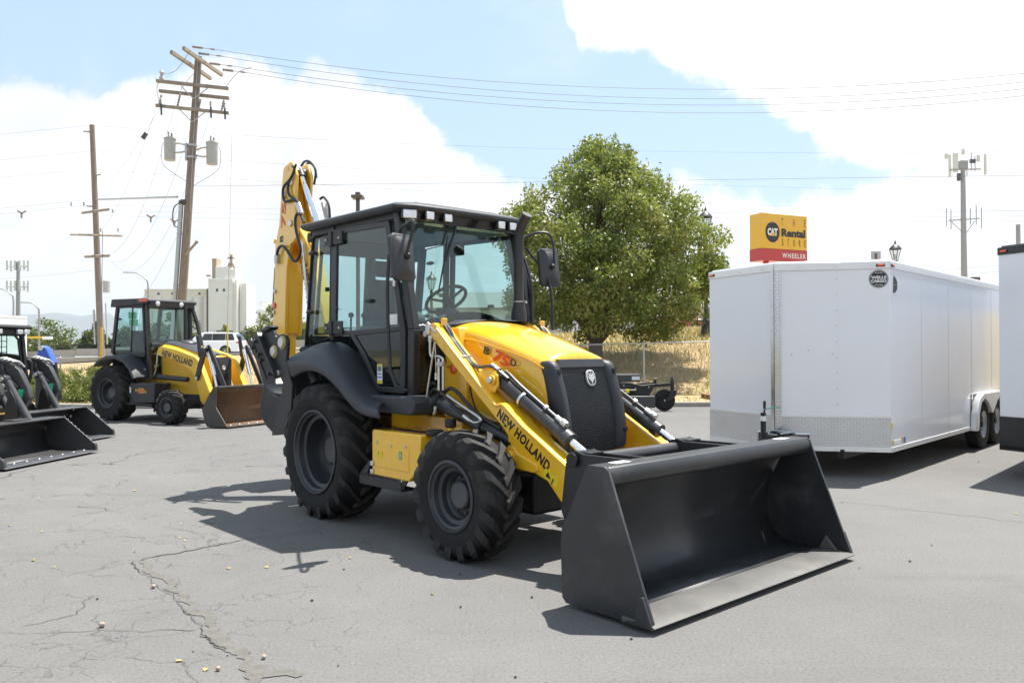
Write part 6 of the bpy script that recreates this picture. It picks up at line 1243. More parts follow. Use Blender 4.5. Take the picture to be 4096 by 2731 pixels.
SEDR = [(-1.75, .98), (-1.05, 1.38), (-.6, 1.45), (.0, 1.45), (.35, 1.38), (1.1, .96)]
rx, ry = 12.4, 62.5
car('red_car', 'dark red car on the road, mostly behind the tree leaves', 'car', (rx, ry, zroad(rx) - .04), math.pi, 'car_red', SEDP, SEDR, 4.7, 1.8, .97, (-1.42, 1.35), .34)
vx = -31.5
car('highway_van', 'white van showing only its roof over the concrete barrier', 'van', (vx, 76.5, zroad(vx) - .85), .0, 'car_white', [(-2.6, .35), (-2.65, 1.15), (1.9, 1.15), (2.55, .95), (2.6, .35)], [(-2.6, 1.1), (-2.35, 1.98), (-2.1, 2.02), (.7, 2.02), (1.1, 1.92), (1.95, 1.1)], 5.2, 1.95, 1.12, (-1.6, 1.6), .36)
car('silver_car', 'pale car roof left of the van beyond the barrier', 'car', (-35.2, 76.0, zroad(-35.2) - .80), .0, 'car_white', SEDP, [(p[0], p[1] + .2) for p in SEDR], 4.7, 1.8, 1.1, (-1.42, 1.35), .34)
zz = 1.35; BT = thing('box_truck', 'white box truck body above the dark skid steer cab roof', 'truck', (-32.75, 52, 0), R(-12))
MB().b2(-4.5, 1.2, -1.2, 1.2, .9, 3.78).obj('cargo_box', 'car_white', BT, .03); MB().b2(-4.52, 1.22, -1.22, 1.22, 3.70, 3.84).b2(-4.52, -4.40, -1.22, -1.1, .9, 3.8).b2(1.12, 1.22, -1.22, -1.12, .9, 3.8).obj('box_frame', 'trim_white', BT, .01)
MB().b2(-1.6, 1.1, -1.235, -1.215, 2.3, 3.60).obj('roller_shutter', 'house_white', BT)
MB().b2(-6.4, -4.6, -1.1, 1.1, .6, 2.6).obj('truck_cab', 'car_white', BT, .15); MB().cyl((-3, -1.1, .45), (-3, 1.1, .45), .45).cyl((-5.6, -1.1, .45), (-5.6, 1.1, .45), .45).obj('wheels', 'rubber', BT)
BL = thing('boom_lift', 'yellow and white boom lift arm lying low before the far trees', 'boom lift', (-40.6, 70, 0), 0)
MB().b2(-2.6, .5, -.1, .1, 2.68, 2.84).obj('boom', 'sign_yellow', BL, .02); MB().b2(.5, 1.3, -.12, .12, 2.58, 2.83).obj('jib', 'car_white', BL, .03); MB().b2(-3.4, -1.6, -.9, .9, .3, 2.6).obj('base', 'iron_black', BL, .05)
# yellow marker pole at the kerb
YP = thing('marker_pole', 'thin tall yellow marker pole with black base left of the smaller backhoe', 'pole', (-11.75, 23.4, .1), 0)
MB().cyl((0, 0, 0), (.02, 0, 2.15), .032, n=10).obj('pole', 'sign_yellow', YP); MB().cyl((.02, 0, 2.15), (.05, 0, 4.9), .008, n=6).obj('whip', 'wire', YP)
YQ = thing('marker_pole', 'short yellow-tipped whip behind the smaller backhoe windscreen', 'pole', (-9.55, 27.5, .3), 0)
MB().cyl((0, 0, 0), (0, 0, 2.2), .022, n=10).obj('pole', 'decal_yellow', YQ); MB().cyl((0, 0, 2.2), (.15, 0, 8.5), .005, n=6).obj('whip', 'wire', YQ)

# ================================================================ utility poles
def insul(mb, a, b, r=.05, n=4):
    a, b = Vector(a), Vector(b)
    P, Rr_ = [], []
    for k in range(n * 2 + 1): P.append(a.lerp(b, k / (n * 2))); Rr_.append(r if k % 2 else r * .45)
    mb.tube(P, Rr_, 8); return mb
U1 = thing('utility_pole', 'big wooden utility pole with stacked crossarms, two grey transformers and conduit riser', 'utility pole', (-15.43, 38, 0), 0)
lean = Vector((.95, 0, 14.2)).normalized()         # leans to the right
def up(z, dx=0, dy=0): return Vector((lean.x / lean.z * (z - 2.0) + dx, dy, z))
MB().tube([up(-.3), up(2), up(8), up(15.25)], [.215, .205, .185, .155], 18).obj('pole', 'wood_pole', U1)
def xarm(z, L, ang, cx=0, dy=-.22, h=.125, droop=0.0, name='crossarm'):
    d = Vector((math.cos(ang), math.sin(ang), droop)).normalized(); c = up(z, cx, dy); a, b = c - d * L / 2, c + d * L / 2
    n = Vector((-d.y, d.x, 0)).normalized() * h * .42; u = Vector((0, 0, h / 2))
    MB().loft([[p - n - u, p + n - u, p + n + u, p - n + u] for p in (a, b)], closed=True, cap=True).obj(name, 'wood_arm', U1, .006); return a, b
T1 = xarm(14.95, 3.6, R(83), .30, -.1, .16); T2 = xarm(14.85, 3.6, R(83), -.32, .1, .16)
M1 = xarm(13.86, 3.35, 0, -.10, -.24, .15, -.11); M2 = xarm(13.55, 3.3, 0, -.18, .24, .15, -.11)
L1 = xarm(12.72, 3.4, 0, -.02, -.24, .14, -.11)
for (z, cx) in ((13.2, 0), (12.12, 0)):
    for s in (-1, 1): MB().tube([up(z, 0, -.24), up(z + .55 - s * .05, s * .62, -.24)], .025, 6).obj('arm_brace', 'galv', U1)
for s, off, tz in ((-1, -1.02, 10.95), (1, .95, 10.75)):
    p = up(tz, off * 1.0, -.05)
    Tf = MB().lathe([(.0005, -.56), (.235, -.55), (.25, -.50), (.262, .42), (.285, .43), (.285, .475), (.20, .52), (.0005, .53)], 26, tuple(p), 'z').obj('transformer', 'transformer', U1)
    for k, dx in enumerate((-.06, .08)):
        q = MB(); insul(q, p + Vector((dx, 0, .50)), p + Vector((dx, .0, .82 - .1 * k)), .055, 4); q.obj('bushing', 'porcelain', Tf)
    for dz in (.24, -.18):
        MB().tube([p + Vector((-s * .24, 0, dz)), p + Vector((-s * .45, 0, dz)), up(p.z + dz * .6, s * .2)], .045, 6).obj('hanger', 'galv', Tf)
    MB().tube(smooth_path([p + Vector((s * .3, 0, .30)), p + Vector((s * .40, 0, .0)), p + Vector((s * .36, 0, -.6)), p + Vector((s * .1, 0, -.95)), up(p.z - 1.55, s * .12)], 4), .012, 5).obj('drop_lead', 'wire', Tf)
MB().lathe([(.22, -.05), (.22, .05)], 16, tuple(up(11.1)), 'z').lathe([(.22, -.05), (.22, .05)], 16, tuple(up(10.55)), 'z').b2(up(10.8).x - .30, up(10.8).x - .2, -.1, .1, 10.4, 11.2).obj('mount_band', 'galv', U1)
for x, z in ((-1.45, 12.45), (.85, 12.30), (1.50, 12.24)):
    q = MB(); p = up(z + .38, x, -.32); insul(q, p + Vector((0, 0, .38)), p + Vector((0, 0, .10)), .06, 3); Cq = q.obj('cutout_insulator', 'porcelain', U1)
    MB().cyl(p + Vector((.03, -.05, .10)), p + Vector((.05, -.05, -.40)), .045, n=8).obj('fuse_tube', 'hub_grey', Cq)
for x, z in ((-1.62, 13.3), (1.30, 13.05), (.22, 13.10), (-.75, 13.35)):
    q = MB(); p = up(z, x, 0); insul(q, p + Vector((.03, 0, .18)), p + Vector((-.10, 0, -.42)), .065, 5); q.obj('string_insulator', 'porcelain', U1)
q = MB(); insul(q, up(14.05, -1.55, -.24), up(14.55, -1.55, -.24), .12, 2); q.obj('arrester', 'galv', U1)
Cd = MB().tube([up(2.0, -.30, -.1), up(8.35, -.30, -.1)], .105, 14).obj('conduit', 'galv', U1)
MB().sphere(up(8.45, -.22, -.1), .17, 12, (1.3, 1, .8)).obj('weatherhead', 'hub_grey', Cd)
for z in (4.6, 7.0): MB().lathe([(.12, -.03), (.12, .03)], 12, tuple(up(z, -.30, -.1)), 'z').obj('conduit_strap', 'galv', Cd)
MB().tube(smooth_path([up(8.42, -.35, -.1), up(8.25, -.60, -.1), up(7.8, -.66, -.1), up(7.35, -.55, -.1), up(7.30, -.35, -.1)], 4), .03, 6).obj('service_loop', 'wire', U1)
MB().tube([up(6.0, .1, -.2), up(6.55, .62, -.35)], .06, 8).sphere(up(6.57, .63, -.35), .09, 8).obj('photo_bracket', 'wood_arm', U1)
MB().tube(smooth_path([up(15.0, .05, -.18), up(13, .08, -.2), up(8, .17, -.2)], 2), .012, 5).obj('ground_wire', 'galv', U1)
MB().tube(smooth_path([T1[0] + Vector((.3, 0, -.1)), up(14.6, -1.0), up(14.35, -1.55, -.24)], 3), .012, 5).tube(smooth_path([up(14.05, -1.6, -.24), up(13.7, -1.75, -.2), up(13.0, -1.6, -.1)], 4), .012, 5).tube(smooth_path([up(14.6, .3), up(14.3, -.1, -.3), up(13.6, -.65, -.2)], 4), .012, 5).tube(smooth_path([up(14.75, 2.55), up(14.5, 1.9), up(13.75, 1.3)], 4), .012, 5).obj('jumper_wire', 'alu_wire', U1)

U2 = thing('utility_pole', 'slimmer wooden pole leaning left, with three small crossarm levels and one small transformer', 'utility pole', (-26.1, 52, 0), 0)
l2 = Vector((-.58, 0, 13.9)).normalized()
def up2(z, dx=0, dy=0): return Vector((l2.x / l2.z * (z - 2.1) + dx, dy, z))
MB().tube([up2(-.3), up2(8), up2(15.95)], [.21, .19, .155], 14).obj('pole', 'wood_pole', U2)
for z, L, ang in ((10.45, 3.2, R(-35)), (10.40, 3.2, R(-35)), (8.9, 3.3, 0), (7.6, 2.4, R(-28)), (7.55, 2.4, R(-28))):
    d = Vector((math.cos(ang), math.sin(ang), -.03)); c = up2(z, .1, -.24); MB().tube([c - d * L / 2, c + d * L / 2], .065, 4).obj('crossarm', 'wood_arm', U2)
for z, x in ((15.5, -.35), (12.75, .28), (10.75, -.35)): q = MB(); insul(q, up2(z, 0), up2(z + .05, x * 1.6), .07, 4); q.obj('post_insulator', 'porcelain', U2)
for x, z in ((-1.4, 10.75), (-.6, 10.75), (1.2, 10.3), (.4, 9.1), (1.5, 9.1)): q = MB(); insul(q, up2(z, x, -.24), up2(z + .25, x, -.24), .06, 2); q.obj('pin_insulator', 'porcelain', U2)
MB().lathe([(.0005, -.38), (.21, -.37), (.22, .36), (.0005, .42)], 18, tuple(up2(5.65, .55, -.1)), 'z').obj('transformer', 'transformer', U2)
MB().tube([up2(2.0, -.32, -.1), up2(4.2, -.32, -.1)], .06, 8).tube([up2(2.0, .45, -.1), up2(4.6, .45, -.1)], .045, 8).obj('conduit', 'galv', U2)
for x, z in ((-4.7, 10.35), (3.5, 10.05), (5.0, 9.78)):
    q = MB()
    for k in range(3): a = k * 2.09 + .5; insul(q, up2(z, x), up2(z, x) + Vector((.32 * math.cos(a), 0, .32 * math.sin(a))), .08, 3)
    q.obj('line_switch', 'porcelain', U2)
MB().cyl((-.35, .0, 11.2), (-15.43 + 26.1 - .1, -14.0, 8.72), .055, n=8).obj('span_guy', 'galv', U2)

def wire(label, p0, p1, sag, r=.012, material='wire', group='overhead power lines', n=26, name='power_line'):
    a, b = Vector(p0), Vector(p1)
    r = r * .68
    P = [a.lerp(b, k / n) - Vector((0, 0, sag * 4 * (k / n) * (1 - k / n))) for k in range(n + 1)]
    o = MB().tube(P, r, 5).obj(name, material); tag(o, label, 'power line', group); return o
gmain = 'four conductors sagging right from the big pole top'
for k, (a, b, s) in enumerate((((-13.65, 38, 15.56), (34, 38, 15.66), 1.98), ((-13.65, 38, 15.29), (34, 38, 15.35), 2.13), ((-12.84, 38, 14.78), (34, 38, 14.99), 1.99), ((-12.23, 38, 14.48), (34, 38, 14.78), 2.10))):
    lb = ['topmost of the four wires leaving the big pole head', 'second wire from the top at the big pole head', 'third wire down, starting at a line of insulators', 'lowest of the four wires leaving the big pole head'][k]
    wire(lb, a, b, s, .016, 'wire', gmain, 40)
    q = MB(); d = (Vector(b) - Vector(a)).normalized(); d = Vector((.99, 0, -.13)); s0 = Vector(a) - d * (1.2 if k != 1 else .9)
    insul(q, s0, s0 + d * .5, .075, 6); q.cyl(s0 + d * .5, s0 + d * 1.2, .014, n=6).cyl(s0 + d * .85, s0 + d * 1.05, .04, n=8); o = q.obj('wire_insulator', 'porcelain'); tag(o, ['string of disc insulators ending at the topmost big pole wire', 'string of disc insulators holding the second wire', 'string of disc insulators holding the third wire', 'string of disc insulators holding the lowest wire'][k], 'insulator', 'insulator strings at the big pole head')
wire('long single black wire leaving the big pole at mid height to the right', (-14.72, 38, 9.21), (40, 38, 9.75), -.02 + .05, .013)
wire('faint high wire passing behind the transformers toward the tree top', (-26.5, 52, 15.9), (36, 52, 14.1), .75, .010)
wire('faint wire passing right from the slim pole below its top insulator', (-26.5, 52, 14.3), (36, 52, 11.4), .55, .009)
wire('faint wire passing right from the slim pole lower post insulator', (-26.5, 52, 13.15), (36, 52, 10.2), .55, .009)
for k, (z0, z1, lb) in enumerate(((10.28, 10.84, 'upper of three thin wires crossing the yellow rental sign'), (9.92, 10.45, 'middle of three thin wires crossing the yellow rental sign'), (9.44, 10.23, 'lowest of three thin wires crossing the yellow rental sign'))):
    wire(lb, (-26.0 * 60 / 52 * .9, 60 * .9, 11.2 - .35 * k), (42, 34.0, (10.95 - 1.57 - .3 * k) * .63 + 1.57), .45, .009, 'alu_wire', 'thin wires across the sign')
gl = 'wires running left from the slim pole'
for (a, b, lb) in (((-45, 52, 14.5), (-26.9, 52, 15.92), 'wire from the slim pole top insulator to the left edge'), ((-45, 52, 12.85), (-26.7, 52, 14.3), 'second wire from the slim pole to the left edge'), ((-45, 52, 11.8), (-26.8, 52, 13.15), 'third wire from the slim pole to the left edge'), ((-45, 52, 9.8), (-26.8, 52, 11.2), 'wire from the slim pole upper crossarm to the left edge'), ((-45, 52, 9.4), (-26.9, 52, 10.85), 'wire beneath the upper crossarm wire to the left edge'), ((-45, 52, 5.4), (-26.2, 52, 6.72), 'lowest wire left from the slim pole past the antenna tower')):
    wire(lb, a, b, .12, .010, 'alu_wire', gl)
gs = 'slack wires swooping between the two wooden poles'
for (a, b, s, lb) in (((-16.4, 38, 13.2), (-26.3, 52, 9.0), .9, 'leftmost slack wire from the big pole lower crossarm'), ((-15.57, 38, 13.3), (-25.9, 52, 7.7), 2.0, 'slack wire passing just left of the left transformer'), ((-14.6, 38, 12.9), (-25.9, 52, 7.5), 2.6, 'slack wire passing behind the left transformer'), ((-14.0, 38, 12.6), (-25.4, 52, 7.2), 3.0, 'lowest sagging slack wire that starts by the right transformer'), ((-15.4, 38, 7.2), (-25.5, 52, 3.6), 1.1, 'slack cable from conduit head down to the small transformer'), ((-16.3, 38, 12.9), (-26.0, 52, 11.5), .1, 'straight down guy with a square insulator block')):
    wire(lb, a, b, s, .010, 'alu_wire', gs)
MB().box((-18.4, 41, 12.35), (.16, .16, .34), Matrix.Rotation(R(35), 3, 'Y')).obj('guy_insulator', 'hub_grey'); tag(bpy.data.objects['guy_insulator'], 'small square insulator block on the guy wire between the wooden poles', 'insulator')

# ================================================================ lamps, sign, towers
def lantern(label, x, y, z0, H, group='black lantern street lamps'):
    L = thing('street_lamp', label, 'street lamp', (x, y, z0), 0, group)
    MB().lathe([(.0005, 0), (.36, 0), (.36, .12), (.24, .14), (.20, .60), (.17, .70), (.19, .74), (.12, .82), (.095, .95), (.13, 1.0), (.09, 1.06), (.075, H - 1.3), (.065, H - .95), (.12, H - .92), (.07, H - .85), (.09, H - .80), (.16, H - .76), (.0005, H - .755)], 20, axis='z').obj('lamp_post', 'iron_black', L)
    Lh = MB().lathe([(.28, H - .22), (.31, H - .21), (.24, H - .10), (.10, H + .02), (.04, H + .06), (.05, H + .12), (.0005, H + .26)], 8, axis='z').obj('lamp_cap', 'iron_black', L)
    MB().lathe([(.13, H - .745), (.26, H - .22), (.25, H - .22), (.12, H - .745)], 8, axis='z').obj('lamp_glass', 'lamp_glass', Lh)
    for k in range(8): a = k * math.pi / 4; MB().tube([(.135 * math.cos(a), .135 * math.sin(a), H - .75), (.275 * math.cos(a), .275 * math.sin(a), H - .21)], .012, 4).obj('lamp_rib', 'iron_black', Lh)
    MB().cyl((0, 0, H - .7), (0, 0, H - .45), .05, n=10).obj('bulb', 'trim_white', Lh)
lantern('black lantern street lamp whose base stands on the grassy bank right of the tree', 8.30, 35, 2.05, 5.35)
MB().b2(7.75, 8.85, 34.6, 35.4, 1.6, 2.06).obj('lamp_plinth', 'concrete'); tag(bpy.data.objects['lamp_plinth'], 'low concrete plinth beneath the black lamp on the bank', 'plinth')
lantern('black lantern street lamp peeking above the white trailer roof corner', 18.75, 40, 2.6, 4.0)
lantern('black lantern street lamp seen through the cab windshield left of the steering wheel', -4.42, 45, 1.9, 3.75)
PLm = thing('light_pole', 'square brown parking lot light pole with two flat heads behind the cab roof', 'light pole', (-6.573, 35, 0), 0)
MB().b2(-.075, .075, -.075, .075, .3, 8.30).obj('post', 'lamp_pole', PLm)
MB().b2(-.24, .24, -.3, .3, 8.05, 8.17).b2(-.10, .10, -.1, .1, 8.17, 8.32).obj('lamp_head', 'lamp_pole', PLm, .01)
MB().tube([(.05, 0, 5.95), (.42, 0, 5.9)], .025, 6).obj('floodlight_arm', 'lamp_pole', PLm)
MB().box((.55, 0, 5.82), (.26, .30, .46), Matrix.Rotation(R(9), 3, 'Y')).obj('floodlight', 'hub_grey', PLm, .02)
def cobra(label, x, y, z0, H, L):
    S = thing('highway_lamp', label, 'street lamp', (x, y, z0), 0, 'curved arm highway lamps')
    MB().tube(smooth_path([(0, 0, 0), (0, 0, H * .55), (0, 0, H * .86), (-L * .12, 0, H * .93), (-L * .45, 0, H * .99), (-L * .8, 0, H)], 4), [.09] * 13 + [.06] * 8, 8).obj('lamp_post', 'steel_pole', S)
    MB().box((-L * .92, 0, H), (L * .26, .2, .11)).obj('lamp_head', 'steel_pole', S, .03)
cobra('curved arm highway lamp above the smaller backhoe roof', -40.0, 90, 0, 10.2, 2.6)
cobra('curved arm highway lamp left of the slim wooden pole over the far trees', -46.2, 80, 0, 6.35, 1.7)
cobra('curved arm highway lamp reaching in from the left edge by the antenna tower', -54.8, 90, 0, 8.5, 2.6)

SG = thing('rental_sign', 'yellow and red box sign on two red posts reading CAT The Rental Store Wheeler', 'sign', (0, 0, 0), 0)
A_, B_ = Vector((13.75, 45, 0)), Vector((16.75, 46.4, 0)); t_ = (B_ - A_).normalized(); n_ = Vector((t_.y, -t_.x, 0)); W_ = (B_ - A_).length
def sbox(name, u0, u1, z0, z1, d0, d1, mt, par=SG, bev=.01):
    P = [A_ + t_ * u + n_ * d for u, d in ((u0, d0), (u1, d0), (u1, d1), (u0, d1))]; return MB().prism([(p.x, p.y) for p in P], z0, z1, 'z').obj(name, mt, par, bev)
z0, z1, zb_, zm = 6.42, 9.04, 6.42, 7.08
CB = sbox('cabinet', 0, W_, zm + .02, z1, 0, -.95, 'sign_yellow'); sbox('red_panel', -.01, W_ + .01, zb_, zm - .0, .01, -.96, 'sign_red'); sbox('dark_joint', .01, W_ - .01, zm, zm + .02, -.01, -.94, 'iron_black')
for f in (.22, .72): sbox('sign_post', W_ * f - .11, W_ * f + .11, 2.2, zb_, -.36, -.58, 'sign_red')
def sp(u, z, d=.014): p = A_ + t_ * u + n_ * d; return (p.x, p.y, z)
cu_, cz_ = .78, 8.02; rr_ = .52
MB().add([sp(cu_ + rr_ * .98 * math.cos(a), cz_ + rr_ * 1.1 * math.sin(a), .006) for a in np.linspace(0, 2 * math.pi, 41)[:-1]], [tuple(range(40))]).obj('sign_disc', 'charcoal', SG)
text('lettering', 'CAT', sp(cu_ - .36, cz_ - .20, .010), t_, (0, 0, 1), .42, 'white_print', SG, w=.72, bold=.06)
MB().add([sp(cu_ - .19, cz_ - .21, .013), sp(cu_ + .21, cz_ - .21, .013), sp(cu_ + .01, cz_ + .0, .013)], [(0, 1, 2)]).obj('sign_triangle', 'sign_yellow', SG)
for s_, u, z, h, w_, b in (('T', 1.42, 8.42, .40, .12, .0), ('H', 2.28, 8.42, .40, .12, .0), ('E', 3.10, 8.42, .40, .11, .0)): text('lettering', s_, sp(u, z), t_, (0, 0, 1), h, 'brown', SG, w=w_, bold=b)
text('lettering', 'Rental', sp(1.42, 7.80), t_, (0, 0, 1), .46, 'black_print', SG, w=1.76, bold=.05)
for s_, u in (('S', 1.44), ('T', 1.85), ('O', 2.28), ('R', 2.70), ('E', 3.11)): text('lettering', s_, sp(u, 7.30), t_, (0, 0, 1), .38, 'brown', SG, w=.12)
text('lettering', 'WHEELER', sp(1.45, 6.62, .026), t_, (0, 0, 1), .27, 'white_print', SG, w=1.74, bold=.03, spacing=1.35)
BS = thing('road_sign', 'grey back of a small road sign above the trailer roof edge', 'sign', (17.8, 40, 2.6), 0); MB().b2(-.24, .24, -.01, .01, 2.75, 3.72).obj('sign_plate', 'galv', BS, .02); MB().b2(-.035, .035, -.06, -.011, 0, 3.6).obj('sign_post', 'lamp_pole', BS)
SB = thing('post_stub', 'short square post showing above the trailer roof line', 'post', (33.97, 60, 2.5), 0); MB().b2(-.27, .27, -.2, .2, 0, 4.25).obj('post', 'lamp_pole', SB, .02)

CTW = thing('cell_tower', 'tall grey monopole antenna tower above the trailer on the right', 'cell tower', (60.8, 110, 0), 0)
MB().tube([(0, 0, 0), (0, 0, 10), (-.05, 0, 26.5)], [.46, .40, .28], 16).obj('mast', 'steel_pole', CTW)
MB().tube([(-2.0, -.5, 25.4), (2.6, .4, 25.7)], .11, 6).tube([(-.3, -.6, 26.4), (2.3, .3, 26.9)], .05, 6).b2(-.5, .5, -.3, .3, 25.6, 26.7).obj('platform', 'steel_pole', CTW)
MB().tube([(-2.0, 0, 18.7), (2.3, .3, 19.0)], .10, 6).tube([(-1.6, 0, 18.5), (-.1, 0, 17.0)], .05, 6).tube([(1.5, 0, 18.6), (.2, 0, 16.8)], .05, 6).obj('lower_platform', 'steel_pole', CTW)
for x, z, h, wd in ((-1.15, 26.4, 2.6, .62), (-1.9, 26.0, 3.0, .26), (2.85, 26.2, 2.8, .24), (1.95, 27.0, .9, .34), (-.1, 27.9, .8, .32), (-2.35, 27.3, .7, .4)): MB().b2(x - wd / 2, x + wd / 2, -.35, -.05, z - h / 2, z + h / 2).obj('antenna_panel', 'antenna', CTW, .03)
for x, z, h in ((-2.3, 19.1, 2.4), (-1.7, 18.8, 2.6), (1.7, 19.4, 2.6), (2.4, 19.0, 2.8), (.9, 19.2, 2.2), (1.1, 26.6, 2.4), (1.6, 26.3, 2.0), (.5, 25.7, 2.0)): MB().cyl((x, 0, z - h / 2), (x, 0, z + h / 2), .055, n=6).obj('whip', 'steel_pole', CTW)
MB().b2(.9, 1.6, -.2, .1, 26.4, 26.9).b2(-.9, -.5, -.3, 0, 24.0, 25.0).obj('radio_box', 'hub_grey', CTW, .02)
LT = thing('cell_tower', 'slender antenna tower with two clusters of panels at the left edge', 'cell tower', (-120.6, 200, 0), 0)
MB().tube([(0, 0, 0), (0, 0, 12), (0, 0, 23.5)], [.62, .5, .36], 12).obj('mast', 'steel_pole', LT)
for z in (17.6, 22.6):
    for k, x in enumerate((-2.4, -1.5, -.6, .5, 1.5, 2.4)): MB().b2(x - .24, x + .24, -.6 + .1 * k, -.3 + .1 * k, z - (1.5 if k % 2 else 1.2), z + 1.2).obj('antenna_panel', 'antenna', LT, .02)
    MB().tube([(-2.5, 0, z - .3), (2.5, 0, z - .3)], .12, 6).obj('antenna_arm', 'steel_pole', LT)
TP = thing('transmission_pole', 'distant thin pole with curved insulator arms above the black-trimmed trailer', 'utility pole', (74.3, 120, 0), 0)
MB().tube([(0, 0, 0), (0, 0, 19.6)], [.4, .3], 10).obj('pole', 'steel_pole', TP)
for s in (-1, 1): MB().tube(smooth_path([(0, 0, 14.0), (s * 1.2, 0, 14.5), (s * 2.3, 0, 14.7), (s * 2.5, 0, 12.7)], 3), .07, 5).obj('insulator_arm', 'steel_pole', TP)
for k, (z0, z1) in enumerate(((13.6, 16.2), (12.7, 15.2), (10.4, 13.6), (9.2, 12.5))): wire(['topmost distant line below the rental sign level', 'second distant line right of the cell tower', 'third distant line low above the trailer roof', 'lowest distant line just above the trailer roof'][k], (30, 140, z0 - 2), (110, 116, z1 + 1.2), .6, .03, 'alu_wire', 'distant transmission lines')
FP = thing('utility_pole', 'distant wooden pole with two crossarms seen through the steering wheel', 'utility pole', (-9.1, 90, 0), 0)
MB().cyl((0, 0, 0), (0, 0, 7.4), .2, n=8).obj('pole', 'wood_pole', FP)
for z in (5.9, 5.1): MB().b2(-1.3, 1.3, -.1, .1, z, z + .16).obj('crossarm', 'wood_arm', FP)
for x in (-1.1, -.5, .5, 1.1): MB().cyl((x, 0, 6.05), (x, 0, 6.3), .06, n=6).obj('pin_insulator', 'porcelain', FP)
GS = thing('highway_sign', 'green highway sign visible through the smaller backhoe rear window', 'sign', (-50.2, 110, 0), 0)
MB().b2(-1.3, -.2, -.05, .05, 5.9, 6.8).b2(-1.2, .0, -.05, .05, 4.9, 5.8).obj('sign_panel', 'decal_green', GS, .03); MB().cyl((-.6, .2, 0), (-.6, .2, 6.8), .12, n=8).obj('sign_post', 'steel_pole', GS)

# ================================================================ grain elevator and other buildings
GE = thing('grain_elevator', 'white grain elevator with tall windowed headhouse tower and row of round silos', 'grain elevator', (0, 0, 0), 0)
YB = 250
MB().b2(-92.7, -85.2, YB, YB + 12, -1, 23.6).obj('headhouse', 'silo_white', GE, .08)
MB().b2(-85.2, -84.2, YB + .6, YB + 12, -1, 23.2).obj('headhouse_side', 'silo_white', GE, .05)
for k in range(5): MB().b2(-85.1 + k * .62, -84.75 + k * .62, YB + .1 + k * 1.2, YB + .8 + k * 1.2, -1, 22.6 - .3 * k).obj('side_rib', 'silo_white', GE)
MB().b2(-84.2, -82.0, YB + 3, YB + 12, -1, 22.4).obj('side_bin', 'silo_white', GE)
MB().b2(-90.9, -86.9, YB + 1, YB + 8, 23.6, 27.3).b2(-86.9, -84.9, YB + 1.5, YB + 8, 23.6, 26.6).obj('penthouse', 'silo_white', GE, .05)
MB().b2(-92.3, -90.9, YB + 2, YB + 6, 23.7, 30.0).obj('elevator_leg', 'silo_tan', GE, .05)
MB().b2(-93.2, -92.0, YB - .3, YB + .5, 24.2, 24.7).obj('roof_box', 'silo_tan', GE)
MB().b2(-86.8, -86.3, YB + 2, YB + 3, 27.0, 31.3).b2(-87.6, -85.6, YB + 2, YB + 3, 29.9, 30.3).tube([(-87.3, YB + 2, 27.3), (-86.9, YB + 2, 28.6)], .3, 6).tube([(-85.3, YB + 2, 26.6), (-86.0, YB + 2, 28.4)], .3, 6).cyl((-86.5, YB + 2.5, 31.0), (-86.5, YB + 2.5, 31.7), .8, .2, 8).obj('roof_machinery', 'silo_tan', GE)
for x in (-90.0, -87.9): MB().b2(x - .32, x + .32, YB - .06, YB + .3, 19.6, 20.5).obj('window', 'win_dark', GE)
for i in range(7): MB().cyl((-113.2 + i * 3.15, YB + 5, -1), (-113.2 + i * 3.15, YB + 5, 18.2), 1.66, n=20).obj('silo', 'silo_white', GE)
GL = MB().b2(-114.0, -93.6, YB + 4, YB + 8, 18.2, 20.5).obj('gallery', 'silo_cream', GE, .05); MB().b2(-114.1, -93.5, YB + 3.9, YB + 8.1, 20.5, 20.75).obj('gallery_roof', 'silo_white', GL)
for x in (-109.6, -105.3, -96.9, -93.9): MB().b2(x - .35, x + .35, YB + 3.93, YB + 4.1, 19.0, 19.6).obj('window', 'win_dark', GL)
MB().b2(-93.6, -93.1, YB + 1, YB + 6, -1, 20.6).obj('downpipe', 'brown', GE)
MB().cyl((-83, YB + 24, -1), (-83, YB + 24, 15.0), 2.0, n=16).obj('round_bin', 'silo_white', GE)
FB_ = thing('flat_roof_building', 'cream flat-roofed block with dark windows and round stepped tower, right of the elevator', 'building', (0, 0, 0), 0)
MB().b2(-87, -72.3, 290, 302, -1, 11.3).obj('wall', 'silo_cream', FB_, .05); MB().b2(-72.3, -70.9, 290.8, 301, -1, 11.0).obj('side_wall', 'silo_white', FB_)
MB().b2(-87.2, -72.1, 289.9, 302, 11.3, 11.7).b2(-80.5, -79.3, 292, 294, 11.7, 12.7).b2(-78.6, -77.2, 292, 294, 11.7, 12.5).obj('parapet', 'silo_cream', FB_)
for x, z in ((-84.4, 9.2), (-80.6, 9.2), (-76.6, 9.2), (-84.4, 5.4), (-80.6, 5.4), (-76.6, 5.4)):
    Wn = MB().b2(x - 1.0, x + 1.0, 289.92, 290.2, z - .8, z + .8).obj('window', 'win_dark', FB_); MB().b2(x - .12, x + .12, 289.85, 289.93, z - .8, z + .8).obj('mullion', 'silo_cream', Wn)
for z in (9.3, 5.6):
    for y in (293, 297): MB().b2(-70.95, -70.8, y - .6, y + .6, z - .8, z + .8).obj('window', 'win_dark', FB_)
MB().cyl((-87.5, 300, -1), (-87.5, 300, 19.3), 4.8, n=24).cyl((-87.5, 298, 11.5), (-87.5, 298, 13.2), 7.0, n=24).cyl((-87.5, 298, 15.2), (-87.5, 298, 15.7), 7.6, n=24).obj('round_tower', 'silo_white', FB_)
HW = thing('low_house', 'low white building with grey roof and shuttered window behind the red car', 'building', (0, 0, 0), 0)
zb0 = 2.2
